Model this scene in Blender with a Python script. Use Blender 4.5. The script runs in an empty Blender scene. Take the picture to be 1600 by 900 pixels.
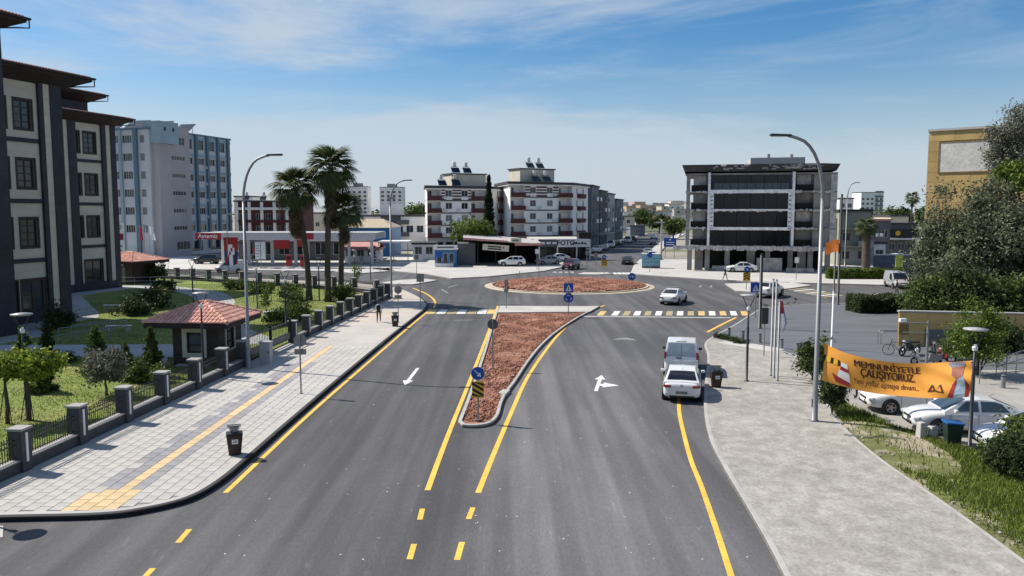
import bpy, bmesh, math, random
import numpy as np
from mathutils import Vector, Matrix, Euler
R = math.radians
rng = random.Random(7)
nrng = np.random.default_rng(11)
SC = bpy.context.scene
COL = SC.collection

# ------------------------------------------------------------------ camera
CAM_H, FPX, PITCH = 9.0, 1250.0, math.atan(120 / 1250.0)
cam_d = bpy.data.cameras.new('camera'); cam = bpy.data.objects.new('camera', cam_d); COL.objects.link(cam)
cam.location = (0, 0, CAM_H); cam.rotation_euler = (math.pi / 2 - PITCH, 0, 0)
cam_d.sensor_width = 36; cam_d.lens = 36 * FPX / 1600; cam_d.clip_end = 9000; cam_d.clip_start = 0.2
SC.camera = cam

# ------------------------------------------------------------------ light
SUN_EL, SUN_H = R(46), Vector((-0.926, 0.378, 0)).normalized()
world = bpy.data.worlds.new('World'); SC.world = world; world.use_nodes = True
nt = world.node_tree; nt.nodes.clear()
def wn(t, **k):
    n = nt.nodes.new(t)
    for a, b in k.items(): setattr(n, a, b)
    return n
def wl(a, b): nt.links.new(a, b)
sky = wn('ShaderNodeTexSky', sky_type='NISHITA', sun_disc=False, sun_elevation=SUN_EL,
         sun_rotation=math.atan2(SUN_H.x, SUN_H.y), altitude=20, air_density=1.0, dust_density=0.6, ozone_density=3.5)
hsv = wn('ShaderNodeHueSaturation'); hsv.inputs['Saturation'].default_value = 1.36; hsv.inputs['Value'].default_value = 1.0
wl(sky.outputs[0], hsv.inputs['Color'])
tc = wn('ShaderNodeTexCoord'); sep = wn('ShaderNodeSeparateXYZ'); wl(tc.outputs['Generated'], sep.inputs[0])
zz = wn('ShaderNodeMath', operation='MULTIPLY'); zz.inputs[1].default_value = 2.6; wl(sep.outputs['Z'], zz.inputs[0])
cmb = wn('ShaderNodeCombineXYZ'); wl(sep.outputs['X'], cmb.inputs[0]); wl(sep.outputs['Y'], cmb.inputs[1]); wl(zz.outputs[0], cmb.inputs[2])
def cloud(rot, scl, nscale, detail, dist, lo, hi, offs, typ='FBM'):
    mp = wn('ShaderNodeMapping'); mp.inputs['Rotation'].default_value = (0, R(rot), 0); mp.inputs['Scale'].default_value = scl
    mp.inputs['Location'].default_value = offs
    wl(cmb.outputs[0], mp.inputs[0])
    n = wn('ShaderNodeTexNoise'); n.inputs['Scale'].default_value = nscale; n.inputs['Detail'].default_value = detail
    n.inputs['Roughness'].default_value = 0.62; n.inputs['Distortion'].default_value = dist
    wl(mp.outputs[0], n.inputs['Vector'])
    r = wn('ShaderNodeMapRange'); r.inputs['From Min'].default_value = lo; r.inputs['From Max'].default_value = hi
    r.interpolation_type = 'SMOOTHSTEP'
    wl(n.outputs[0], r.inputs['Value']); return r.outputs[0]
c1 = cloud(-18, (1.0, 1.0, 2.4), 1.25, 10, 0.45, 0.42, 0.68, (15.3, 4.4, 0.2))
c2 = cloud(-24, (1.2, 1.0, 3.6), 2.1, 11, 0.6, 0.46, 0.74, (8.2, 0.4, 0.1))
cx = wn('ShaderNodeMath', operation='MULTIPLY_ADD'); wl(c2, cx.inputs[0]); cx.inputs[1].default_value = 0.30; wl(c1, cx.inputs[2])
# thin veil that thickens toward the horizon
hz = wn('ShaderNodeMapRange'); hz.inputs['From Min'].default_value = 0.0; hz.inputs['From Max'].default_value = 0.21
hz.inputs['To Min'].default_value = 0.70; hz.inputs['To Max'].default_value = 0.0; hz.interpolation_type = 'SMOOTHSTEP'
wl(sep.outputs['Z'], hz.inputs['Value'])
cs = wn('ShaderNodeMath', operation='MULTIPLY'); cs.inputs[1].default_value = 0.92; wl(cx.outputs[0], cs.inputs[0])
ca = wn('ShaderNodeMath', operation='ADD', use_clamp=True); wl(cs.outputs[0], ca.inputs[0]); wl(hz.outputs[0], ca.inputs[1])
cm = wn('ShaderNodeMath', operation='MINIMUM'); cm.inputs[1].default_value = 0.86; wl(ca.outputs[0], cm.inputs[0])
mixw = wn('ShaderNodeMix', data_type='RGBA'); wl(cm.outputs[0], mixw.inputs['Factor']); wl(hsv.outputs[0], mixw.inputs['A'])
mixw.inputs['B'].default_value = (5.0, 5.7, 6.5, 1)
bg = wn('ShaderNodeBackground'); bg.inputs['Strength'].default_value = 0.082
wl(mixw.outputs['Result'], bg.inputs['Color'])
wo = wn('ShaderNodeOutputWorld'); wl(bg.outputs[0], wo.inputs['Surface'])

sun_d = bpy.data.lights.new('sun', 'SUN'); sun = bpy.data.objects.new('sun', sun_d); COL.objects.link(sun)
sun_d.energy = 4.8; sun_d.angle = R(0.53); sun_d.color = (1.0, 0.93, 0.83)
_ld = Vector((-SUN_H.x * math.cos(SUN_EL), -SUN_H.y * math.cos(SUN_EL), -math.sin(SUN_EL)))
sun.rotation_euler = _ld.to_track_quat('-Z', 'Y').to_euler(); sun.location = (-60, 30, 90)

vs = SC.view_settings; vs.view_transform = 'Standard'; vs.look = 'None'; vs.exposure = 0.46; vs.gamma = 1.0; vs.use_curve_mapping = False
SC.render.engine = 'CYCLES'; SC.cycles.use_denoising = True; SC.cycles.max_bounces = 6; SC.cycles.diffuse_bounces = 3
SC.cycles.caustics_reflective = False; SC.cycles.caustics_refractive = False; SC.cycles.transparent_max_bounces = 8

# ------------------------------------------------------------------ places
def G(u, v, z=0.0):
    """photo pixel -> point on the horizontal plane at height z (surveying aid)"""
    x = (u - 800) / FPX; y = -(v - 450) / FPX
    d = (x, math.cos(PITCH) + y * math.sin(PITCH), -math.sin(PITCH) + y * math.cos(PITCH))
    t = (z - CAM_H) / d[2]
    return Vector((d[0] * t, d[1] * t, z))
def Zat(u, v, depth):
    """height of a pixel seen at ground depth y=depth, and its x"""
    x = (u - 800) / FPX; y = -(v - 450) / FPX
    d = (x, math.cos(PITCH) + y * math.sin(PITCH), -math.sin(PITCH) + y * math.cos(PITCH))
    t = depth / d[1]
    return Vector((d[0] * t, depth, CAM_H + d[2] * t))

# ------------------------------------------------------------------ materials
MATS = {}
def mat(name, col, rough=0.75, metal=0.0, var=0.14, scale=1.5, bump=0.0, bscale=30.0, rnd=0.0, island=0.0,
        fine=0.0, spec=0.4, emit=None, trans=0.0, coat=0.0, stretch=None, col2=None, c2lo=0.5, c2hi=0.6, c2scale=0.6):
    if name in MATS: return MATS[name]
    m = bpy.data.materials.new(name); m.use_nodes = True; t = m.node_tree; N = t.nodes; L = t.links
    b = N['Principled BSDF']; b.inputs['Roughness'].default_value = rough; b.inputs['Metallic'].default_value = metal
    b.inputs['Specular IOR Level'].default_value = spec
    if coat: b.inputs['Coat Weight'].default_value = coat; b.inputs['Coat Roughness'].default_value = 0.06
    c = tuple(col) + (1,) if len(col) == 3 else col
    co = N.new('ShaderNodeTexCoord'); src = co.outputs['Object']
    if stretch:
        mp = N.new('ShaderNodeMapping'); mp.inputs['Scale'].default_value = stretch; L.new(src, mp.inputs[0]); src = mp.outputs[0]
    fac = None
    def noise(sc, det=5, ro=0.6):
        n = N.new('ShaderNodeTexNoise'); n.inputs['Scale'].default_value = sc; n.inputs['Detail'].default_value = det
        n.inputs['Roughness'].default_value = ro; L.new(src, n.inputs['Vector']); return n.outputs[0]
    def rngmap(o, a, bb, lo=0.3, hi=0.7):
        r = N.new('ShaderNodeMapRange'); r.inputs['From Min'].default_value = lo; r.inputs['From Max'].default_value = hi
        r.inputs['To Min'].default_value = a; r.inputs['To Max'].default_value = bb; L.new(o, r.inputs['Value']); return r.outputs[0]
    def mul(a, bb):
        if a is None: return bb
        n = N.new('ShaderNodeMath'); n.operation = 'MULTIPLY'; L.new(a, n.inputs[0]); L.new(bb, n.inputs[1]); return n.outputs[0]
    if var: fac = mul(fac, rngmap(noise(scale), 1 - var, 1 + var))
    if fine: fac = mul(fac, rngmap(noise(bscale, 3, 0.7), 1 - fine, 1 + fine))
    if rnd:
        oi = N.new('ShaderNodeObjectInfo'); fac = mul(fac, rngmap(oi.outputs['Random'], 1 - rnd, 1 + rnd, 0, 1))
    if island:
        ge = N.new('ShaderNodeNewGeometry'); fac = mul(fac, rngmap(ge.outputs['Random Per Island'], 1 - island, 1 + island, 0, 1))
    base = None
    if col2 is not None:
        mx = N.new('ShaderNodeMix'); mx.data_type = 'RGBA'; mx.inputs['A'].default_value = c; mx.inputs['B'].default_value = tuple(col2) + (1,)
        L.new(rngmap(noise(c2scale, 6, 0.65), 0, 1, c2lo, c2hi), mx.inputs['Factor']); base = mx.outputs['Result']
    if fac is not None:
        vm = N.new('ShaderNodeVectorMath'); vm.operation = 'SCALE'; L.new(fac, vm.inputs['Scale'])
        if base is not None: L.new(base, vm.inputs[0])
        else: vm.inputs[0].default_value = c[:3]
        L.new(vm.outputs[0], b.inputs['Base Color'])
    elif base is not None: L.new(base, b.inputs['Base Color'])
    else: b.inputs['Base Color'].default_value = c
    if bump:
        bn = N.new('ShaderNodeBump'); bn.inputs['Strength'].default_value = bump; bn.inputs['Distance'].default_value = 0.02
        L.new(noise(bscale, 4, 0.6), bn.inputs['Height']); L.new(bn.outputs[0], b.inputs['Normal'])
    if emit: b.inputs['Emission Color'].default_value = tuple(emit[:3]) + (1,); b.inputs['Emission Strength'].default_value = emit[3]
    if trans: b.inputs['Transmission Weight'].default_value = trans
    MATS[name] = m; return m
def leafmat(name, col, island=0.45, tl=0.25):
    if name in MATS: return MATS[name]
    m = mat(name, col, rough=0.6, var=0.25, scale=0.7, island=island, spec=0.25)
    t = m.node_tree; b = t.nodes['Principled BSDF']; tr = t.nodes.new('ShaderNodeBsdfTranslucent'); mx = t.nodes.new('ShaderNodeMixShader')
    mx.inputs[0].default_value = tl
    src = b.inputs['Base Color'].links[0].from_socket
    t.links.new(src, tr.inputs['Color']); t.links.new(b.outputs[0], mx.inputs[1]); t.links.new(tr.outputs[0], mx.inputs[2])
    t.links.new(mx.outputs[0], t.nodes['Material Output'].inputs['Surface']); return m

# ------------------------------------------------------------------ mesh builder
class MB:
    def __init__(s): s.v = []; s.f = []; s.m = []
    def add(s, vs_, fs, mi=0):
        o = len(s.v); s.v.extend([tuple(p) for p in vs_]); s.f.extend([tuple(i + o for i in f) for f in fs]); s.m.extend([mi] * len(fs)); return s
    def box(s, x0, x1, y0, y1, z0, z1, mi=0):
        return s.add([(x0,y0,z0),(x1,y0,z0),(x1,y1,z0),(x0,y1,z0),(x0,y0,z1),(x1,y0,z1),(x1,y1,z1),(x0,y1,z1)],
                     [(0,3,2,1),(4,5,6,7),(0,1,5,4),(1,2,6,5),(2,3,7,6),(3,0,4,7)], mi)
    def frustum(s, cx, cy, z0, z1, w0, d0, w1, d1, mi=0):
        q = []
        for w, d, z in ((w0, d0, z0), (w1, d1, z1)):
            q += [(cx-w/2,cy-d/2,z),(cx+w/2,cy-d/2,z),(cx+w/2,cy+d/2,z),(cx-w/2,cy+d/2,z)]
        return s.add(q, [(0,3,2,1),(4,5,6,7),(0,1,5,4),(1,2,6,5),(2,3,7,6),(3,0,4,7)], mi)
    def obox(s, c, size, rz=0, mi=0, rx=0, ry=0):
        M = Euler((rx, ry, rz)).to_matrix(); a, b, d = [q / 2 for q in size]; c = Vector(c)
        q = [c + M @ Vector(p) for p in ((-a,-b,-d),(a,-b,-d),(a,b,-d),(-a,b,-d),(-a,-b,d),(a,-b,d),(a,b,d),(-a,b,d))]
        return s.add(q, [(0,3,2,1),(4,5,6,7),(0,1,5,4),(1,2,6,5),(2,3,7,6),(3,0,4,7)], mi)
    def tube(s, pts, r, n=8, mi=0, cap=True):
        pts = [Vector(p) for p in pts]; k = len(pts); rr = r if isinstance(r, (list, tuple)) else [r] * k
        q = []; prev = None
        for i, p in enumerate(pts):
            d = (pts[min(i+1, k-1)] - pts[max(i-1, 0)]).normalized()
            if prev is None:
                a = d.cross(Vector((0, 0, 1)))
                if a.length < 1e-3: a = Vector((1, 0, 0))
                a.normalize()
            else: a = (prev - d * prev.dot(d)).normalized()
            prev = a; b = d.cross(a)
            for j in range(n):
                t = 2 * math.pi * j / n; q.append(p + (a * math.cos(t) + b * math.sin(t)) * rr[i])
        f = [(i*n+j, i*n+(j+1)%n, (i+1)*n+(j+1)%n, (i+1)*n+j) for i in range(k-1) for j in range(n)]
        if cap: f += [tuple(range(n))[::-1], tuple(range((k-1)*n, k*n))]
        return s.add(q, f, mi)
    def lathe(s, prof, n=16, c=(0,0,0), mi=0, axis='z', cap=True):
        q = []
        for r, z in prof:
            for j in range(n):
                t = 2 * math.pi * j / n; a, b = r * math.cos(t), r * math.sin(t)
                p = (a, b, z) if axis == 'z' else ((a, z, b) if axis == 'y' else (z, a, b))
                q.append((p[0]+c[0], p[1]+c[1], p[2]+c[2]))
        k = len(prof); fl = axis == 'y'
        f = [(i*n+j, i*n+(j+1)%n, (i+1)*n+(j+1)%n, (i+1)*n+j) for i in range(k-1) for j in range(n)]
        if cap: f += [tuple(range(n))[::-1], tuple(range((k-1)*n, k*n))]
        if fl: f = [x[::-1] for x in f]
        return s.add(q, f, mi)
    def prism(s, poly, z0, z1, mi=0, side=None, bottom=False):
        n = len(poly); a = sum(poly[i][0]*poly[(i+1)%n][1]-poly[(i+1)%n][0]*poly[i][1] for i in range(n))
        if a < 0: poly = poly[::-1]
        q = [(p[0], p[1], z0) for p in poly] + [(p[0], p[1], z1) for p in poly]
        s.add(q, [tuple(range(n, 2*n))], mi); o = len(s.v) - 2*n
        for i in range(n): s.f.append((o+i, o+(i+1)%n, o+n+(i+1)%n, o+n+i)); s.m.append(mi if side is None else side)
        if bottom: s.f.append(tuple(o+i for i in range(n))[::-1]); s.m.append(mi)
        return s
    def wall(s, o, a, W, z0, z1, ops=(), depth=0.22, mi=0, rmi=None):
        """wall sheet along angle a from o, outside is the right-hand side of travel turned away (-y when a=0); ops = (x0,x1,z0,z1)"""
        ux, uy = math.cos(a), math.sin(a); nx, ny = -uy, ux
        P = lambda x, z, d=0.0: (o[0] + ux*x + nx*d, o[1] + uy*x + ny*d, z)
        xs = sorted({0.0, W, *[q for p in ops for q in p[:2]]}); zs = sorted({z0, z1, *[q for p in ops for q in p[2:4]]})
        for i in range(len(xs)-1):
            for j in range(len(zs)-1):
                cx_, cz = (xs[i]+xs[i+1])/2, (zs[j]+zs[j+1])/2
                if any(p[0] < cx_ < p[1] and p[2] < cz < p[3] for p in ops): continue
                s.add([P(xs[i],zs[j]),P(xs[i+1],zs[j]),P(xs[i+1],zs[j+1]),P(xs[i],zs[j+1])], [(0,1,2,3)], mi)
        for p in ops:
            x0, x1, a0, a1 = p[:4]
            q = [P(x0,a0),P(x1,a0),P(x1,a1),P(x0,a1),P(x0,a0,depth),P(x1,a0,depth),P(x1,a1,depth),P(x0,a1,depth)]
            s.add(q, [(0,4,5,1),(1,5,6,2),(2,6,7,3),(3,7,4,0)], mi if rmi is None else rmi)
        return s
    def mesh(s, name, mats, smooth=False):
        me = bpy.data.meshes.new(name); me.from_pydata(s.v, [], s.f)
        for m_ in (mats if isinstance(mats, (list, tuple)) else [mats]): me.materials.append(m_)
        if len(set(s.m)) > 1: me.polygons.foreach_set('material_index', s.m)
        if smooth: me.polygons.foreach_set('use_smooth', [True] * len(me.polygons))
        me.update(); return me
    def build(s, name, mats, parent=None, smooth=False, loc=(0,0,0), rz=0.0):
        return obj(name, s.mesh(name, mats, smooth), parent, loc, rz)
def obj(name, me, parent=None, loc=(0,0,0), rz=0.0, rot=None):
    o = bpy.data.objects.new(name, me); COL.objects.link(o); o.location = loc
    o.rotation_euler = rot if rot is not None else (0, 0, rz)
    if parent is not None: o.parent = parent
    return o
def tag(o, label=None, cat=None, group=None, kind=None):
    for k, v_ in (('label', label), ('category', cat), ('group', group), ('kind', kind)):
        if v_: o[k] = v_
    return o
def thing(name, label, cat, loc=(0,0,0), rz=0.0, group=None):
    o = obj(name, None, None, loc, rz); o.empty_display_size = 0.3; return tag(o, label, cat, group)
def copy_tree(o, loc=None, rz=None, label=None, parent=None):
    c = o.copy(); COL.objects.link(c)
    if parent is not None: c.parent = parent
    if loc is not None: c.location = loc
    if rz is not None: c.rotation_euler = (0, 0, rz)
    if label: c['label'] = label
    for ch in list(o.children): copy_tree(ch, parent=c)
    return c
def bev(o, w=0.02, seg=2, ang=40):
    m = o.modifiers.new('bevel', 'BEVEL'); m.width = w; m.segments = seg; m.limit_method = 'ANGLE'; m.angle_limit = R(ang); return o
def npmesh(name, V, F, mats, smooth=False, mi=None):
    me = bpy.data.meshes.new(name); V = np.asarray(V, dtype=np.float32); F = np.asarray(F, dtype=np.int32); k = F.shape[1]
    me.vertices.add(len(V)); me.vertices.foreach_set('co', V.ravel())
    me.loops.add(F.size); me.loops.foreach_set('vertex_index', F.ravel())
    me.polygons.add(len(F)); me.polygons.foreach_set('loop_start', np.arange(0, F.size, k, dtype=np.int32))
    for m_ in (mats if isinstance(mats, (list, tuple)) else [mats]): me.materials.append(m_)
    if mi is not None: me.polygons.foreach_set('material_index', np.asarray(mi, dtype=np.int32))
    if smooth: me.polygons.foreach_set('use_smooth', np.ones(len(F), dtype=bool))
    me.update(calc_edges=True); me.validate(); return me
def text_mesh(body, size, extrude=0.0, bold=0.0, align='CENTER'):
    cu = bpy.data.curves.new('lettering', 'FONT'); cu.body = body; cu.size = size; cu.extrude = extrude; cu.offset = bold
    cu.align_x = align; cu.align_y = 'CENTER'; cu.resolution_u = 3
    o = bpy.data.objects.new('lettering_source', cu); COL.objects.link(o)
    bpy.context.view_layer.update()
    me = bpy.data.meshes.new_from_object(o.evaluated_get(bpy.context.evaluated_depsgraph_get()))
    bpy.data.objects.remove(o); me.materials.clear(); return me
def text(body, size, m, parent, loc, rz=0.0, bold=0.0, name='lettering', sx=1.0):
    """upright lettering facing local -y"""
    me = text_mesh(body, size, 0.008, bold); me.materials.append(m)
    o = obj(name, me, parent, loc, rot=(math.pi/2, 0, rz)); o.scale = (sx, 1, 1); return o
def lerp(a, b, t): return a + (b - a) * t
def polyline(pts, n):
    """Catmull-Rom resample"""
    P = [Vector((p[0], p[1], 0)) for p in pts]; out = []
    for i in range(len(P)-1):
        p0, p1, p2, p3 = P[max(i-1,0)], P[i], P[i+1], P[min(i+2,len(P)-1)]
        for k in range(n):
            t = k / n
            out.append(0.5*((2*p1)+(p2-p0)*t+(2*p0-5*p1+4*p2-p3)*t*t+(3*p1-p0-3*p2+p3)*t**3))
    out.append(P[-1]); return out
def inside(poly, x, y):
    """vectorised point in polygon"""
    x = np.asarray(x); y = np.asarray(y); r = np.zeros(x.shape, bool); n = len(poly)
    for i in range(n):
        x0, y0 = poly[i][0], poly[i][1]; x1, y1 = poly[(i+1)%n][0], poly[(i+1)%n][1]
        if y0 == y1: continue
        c = (y0 > y) != (y1 > y); r ^= c & (x < (x1-x0)*(y-y0)/(y1-y0)+x0)
    return r
def ribbon(pts, w, z):
    """flat strip along pts (list of Vector), width w, returns MB"""
    mb = MB(); q = []
    for i, p in enumerate(pts):
        d = (pts[min(i+1,len(pts)-1)] - pts[max(i-1,0)]); d.z = 0; d.normalize(); n = Vector((-d.y, d.x, 0))
        q += [(p.x-n.x*w/2, p.y-n.y*w/2, z), (p.x+n.x*w/2, p.y+n.y*w/2, z)]
    return mb.add(q, [(2*i, 2*i+2, 2*i+3, 2*i+1) for i in range(len(pts)-1)])
# ------------------------------------------------------------------ palette
M_asph = mat('asphalt', (0.070, 0.070, 0.075), rough=0.86, var=0.24, scale=0.16, bump=0.35, bscale=15, fine=0.15, col2=(0.098, 0.096, 0.098), c2lo=0.42, c2hi=0.66, c2scale=0.11, stretch=(1.0, 0.30, 1))
M_ground = mat('dry_ground', (0.27, 0.245, 0.205), rough=0.95, var=0.25, scale=0.05, bump=0.3, bscale=8, col2=(0.13, 0.14, 0.07), c2lo=0.52, c2hi=0.62, c2scale=0.03)
M_conc = mat('pale_concrete', (0.44, 0.425, 0.40), rough=0.9, var=0.14, scale=0.35, bump=0.25, bscale=25, fine=0.08)
M_worn = mat('worn_paving', (0.265, 0.25, 0.222), rough=0.92, var=0.14, scale=0.4, bump=0.6, bscale=9, fine=0.20, col2=(0.40, 0.382, 0.35), c2lo=0.40, c2hi=0.74, c2scale=1.9, stretch=(1.0, 0.8, 1))
M_tile = mat('light_paving', (0.405, 0.39, 0.365), rough=0.85, var=0.10, scale=0.8, rnd=0.05, island=0.05, fine=0.08, bscale=20)
M_tiled = mat('charcoal_paving', (0.255, 0.253, 0.265), rough=0.85, var=0.12, scale=0.9, rnd=0.07, island=0.1, fine=0.10, bscale=40)
M_tiley = mat('yellow_paving', (0.56, 0.42, 0.24), rough=0.85, var=0.10, scale=0.8, rnd=0.07, island=0.06, fine=0.10, bscale=60)
M_joint = mat('paving_joint', (0.265, 0.255, 0.24), rough=0.95, var=0.1)
M_kerb = mat('kerb_stone', (0.37, 0.36, 0.34), rough=0.85, var=0.16, scale=1.2, fine=0.10, bscale=20)
M_kerbd = mat('basalt_kerb', (0.036, 0.035, 0.036), rough=0.8, var=0.25, scale=1.2, fine=0.12, bscale=20)
M_kerbc = mat('cream_kerb', (0.45, 0.385, 0.295), rough=0.85, var=0.16, scale=0.8)
M_soil = mat('red_soil', (0.235, 0.105, 0.068), rough=0.97, var=0.3, scale=0.9, bump=0.8, bscale=12, fine=0.25, col2=(0.33, 0.185, 0.13), c2lo=0.48, c2hi=0.62, c2scale=0.5)
M_clod = mat('soil_clod', (0.27, 0.125, 0.085), rough=0.97, var=0.2, scale=2, island=0.45)
M_grass = mat('lawn_green', (0.155, 0.195, 0.038), rough=0.95, var=0.3, scale=0.35, bump=0.6, bscale=22, fine=0.2, col2=(0.22, 0.20, 0.07), c2lo=0.5, c2hi=0.68, c2scale=0.28)
M_blade = leafmat('grass_blade', (0.165, 0.215, 0.035), island=0.5, tl=0.3)
M_verge = mat('verge_earth', (0.125, 0.135, 0.045), rough=0.97, var=0.3, scale=0.5, bump=0.8, bscale=14, fine=0.25, col2=(0.34, 0.29, 0.22), c2lo=0.50, c2hi=0.60, c2scale=0.42)
M_plaza = mat('plaza_paving', (0.118, 0.124, 0.138), rough=0.7, var=0.16, scale=0.25, fine=0.12, bscale=14, bump=0.3, stretch=(0.5, 2.2, 1))
M_park = mat('parking_paving', (0.30, 0.285, 0.26), rough=0.9, var=0.18, scale=0.4, fine=0.14, bscale=14, bump=0.4)
M_yel = mat('yellow_road_paint', (0.76, 0.45, 0.07), rough=0.7, var=0.14, scale=0.9, fine=0.14, bscale=9, col2=(0.30, 0.20, 0.08), c2lo=0.58, c2hi=0.70, c2scale=4.5)
M_whi = mat('white_road_paint', (0.66, 0.66, 0.64), rough=0.7, var=0.16, scale=1.4, fine=0.18, bscale=8, col2=(0.22, 0.22, 0.22), c2lo=0.56, c2hi=0.70, c2scale=3.5)
M_yelf = mat('faded_yellow_paint', (0.36, 0.30, 0.16), rough=0.8, var=0.2, scale=2, fine=0.3, bscale=8)
M_whif = mat('faded_white_paint', (0.26, 0.26, 0.26), rough=0.8, var=0.2, scale=2, fine=0.3, bscale=8)
M_path = mat('garden_path_paving', (0.36, 0.36, 0.36), rough=0.88, var=0.10, scale=0.5, fine=0.08, bscale=20)

def two_tone(m):
    """the right-hand carriageway was resurfaced earlier and has bleached lighter; tyre lanes run along it"""
    t = m.node_tree; N = t.nodes; L = t.links; b = N['Principled BSDF']; src = b.inputs['Base Color'].links[0].from_socket
    co = N.new('ShaderNodeTexCoord'); sp = N.new('ShaderNodeSeparateXYZ'); L.new(co.outputs['Object'], sp.inputs[0])
    ns = N.new('ShaderNodeTexNoise'); ns.inputs['Scale'].default_value = 0.22; ns.inputs['Detail'].default_value = 5; L.new(co.outputs['Object'], ns.inputs['Vector'])
    ad = N.new('ShaderNodeMath'); ad.operation = 'MULTIPLY_ADD'; ad.inputs[1].default_value = 3.0; L.new(ns.outputs[0], ad.inputs[0]); L.new(sp.outputs['X'], ad.inputs[2])
    def mr(o, a, b2, c, d):
        r = N.new('ShaderNodeMapRange'); r.interpolation_type = 'SMOOTHSTEP'
        for k, v in zip(('From Min','From Max','To Min','To Max'), (a, b2, c, d)): r.inputs[k].default_value = v
        L.new(o, r.inputs['Value']); return r.outputs[0]
    fx = mr(ad.outputs[0], -0.6, 2.2, 0.0, 1.0); fx2 = mr(sp.outputs['X'], 5.0, 7.4, 1.0, 0.55); fy = mr(sp.outputs['Y'], 28, 74, 0.62, 0.10)
    mp = N.new('ShaderNodeMapping'); mp.inputs['Rotation'].default_value = (0, 0, R(4)); mp.inputs['Scale'].default_value = (1.1, 0.035, 1); L.new(co.outputs['Object'], mp.inputs[0])
    tn = N.new('ShaderNodeTexNoise'); tn.inputs['Scale'].default_value = 1.0; tn.inputs['Detail'].default_value = 4; L.new(mp.outputs[0], tn.inputs['Vector'])
    lanes = mr(tn.outputs[0], .35, .68, .78, 1.20)
    def op(o, a, c): n = N.new('ShaderNodeMath'); n.operation = o; L.new(a, n.inputs[0]); (L.new(c, n.inputs[1]) if not isinstance(c, float) else setattr(n.inputs[1], 'default_value', c)); return n.outputs[0]
    s2 = N.new('ShaderNodeTexNoise'); s2.inputs['Scale'].default_value = 3.2; s2.inputs['Detail'].default_value = 6; s2.inputs['Roughness'].default_value = .75
    m2 = N.new('ShaderNodeMapping'); m2.inputs['Rotation'].default_value = (0, 0, R(14)); m2.inputs['Scale'].default_value = (1.0, 0.22, 1); L.new(co.outputs['Object'], m2.inputs[0]); L.new(m2.outputs[0], s2.inputs['Vector'])
    scuff = mr(s2.outputs[0], .57, .76, 1.0, 1.7); lanes = op('MULTIPLY', lanes, scuff); drip = mr(s2.outputs[0], .22, .36, .74, 1.0); lanes = op('MULTIPLY', lanes, drip)
    f = op('MULTIPLY', op('ADD', op('MULTIPLY', op('MULTIPLY', fx, fx2), fy), 1.0), lanes)
    sc = N.new('ShaderNodeVectorMath'); sc.operation = 'SCALE'; L.new(src, sc.inputs[0]); L.new(f, sc.inputs['Scale']); L.new(sc.outputs[0], b.inputs['Base Color'])
two_tone(M_asph)
# ------------------------------------------------------------------ ground and road
g = MB(); NG = 24
for i in range(NG):
    for j in range(NG):
        x0, y0 = -3600 + 300*i, -600 + 300*j
        g.add([(x0,y0,-0.09),(x0+300,y0,-0.09),(x0+300,y0+300,-0.09),(x0,y0+300,-0.09)], [(0,1,2,3)])
ground = tag(g.build('ground', M_ground), kind='structure')
STREET = polyline([(11.5, 112), (12.3, 120), (23.4, 174), (43, 255), (70, 350), (112, 470)], 8)
def street_at(y, off=0.0):
    for i in range(len(STREET)-1):
        a, b = STREET[i], STREET[i+1]
        if a.y <= y <= b.y:
            p = a.lerp(b, (y-a.y)/(b.y-a.y)); d = (b-a).normalized(); return Vector((p.x + d.y*off, p.y - d.x*off, 0)), math.atan2(d.x, d.y)
    return STREET[-1].copy(), 0.3
lft = [street_at(y, -6)[0] for y in range(124, 460, 12)]; rgt = [street_at(y, 6)[0] for y in range(124, 460, 12)]
road_poly = [(-170,-14),(170,-14),(170,122),(rgt[0].x+6,122)] + [(p.x,p.y) for p in rgt] + [(p.x,p.y) for p in lft[::-1]] + [(lft[0].x-6,122),(-170,122)]
road = tag(MB().add([(x,y,0) for x, y in road_poly], [tuple(range(len(road_poly)))]).build('road', M_asph), kind='structure')

def slab(name, px, z, m, m_side=None, pts=None, z0=-0.05, parent=None, kind='structure'):
    poly = pts if pts else [tuple(G(u, v, z))[:2] for u, v in px]
    mb = MB().prism(poly, z0, z, 0, 1 if m_side else None)
    o = mb.build(name, [m, m_side] if m_side else m, parent)
    return tag(o, kind=kind) if parent is None else o
def kerb(name, pts, w, z0, z1, m, parent, closed=False):
    """solid kerb of width w laid to the left of the travel direction along pts"""
    n = len(pts); mb = MB(); q = []
    for i, p in enumerate(pts):
        a = pts[(i-1) % n] if (closed or i) else p; b = pts[(i+1) % n] if (closed or i < n-1) else p
        d = Vector((b[0]-a[0], b[1]-a[1], 0)).normalized(); nn = Vector((-d.y, d.x, 0))
        q += [(p[0], p[1], z0), (p[0], p[1], z1-0.015), (p[0]+nn.x*0.025, p[1]+nn.y*0.025, z1), (p[0]+nn.x*w, p[1]+nn.y*w, z1), (p[0]+nn.x*w, p[1]+nn.y*w, z0)]
    rngk = range(n if closed else n-1)
    for i in rngk:
        a, b = 5*i, 5*((i+1) % n)
        mb_f = [(a+k, b+k, b+k+1, a+k+1) for k in range(4)]
        mb.f += mb_f; mb.m += [0]*4
    mb.v = [tuple(p) for p in q]
    return mb.build(name, m, parent)

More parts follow.
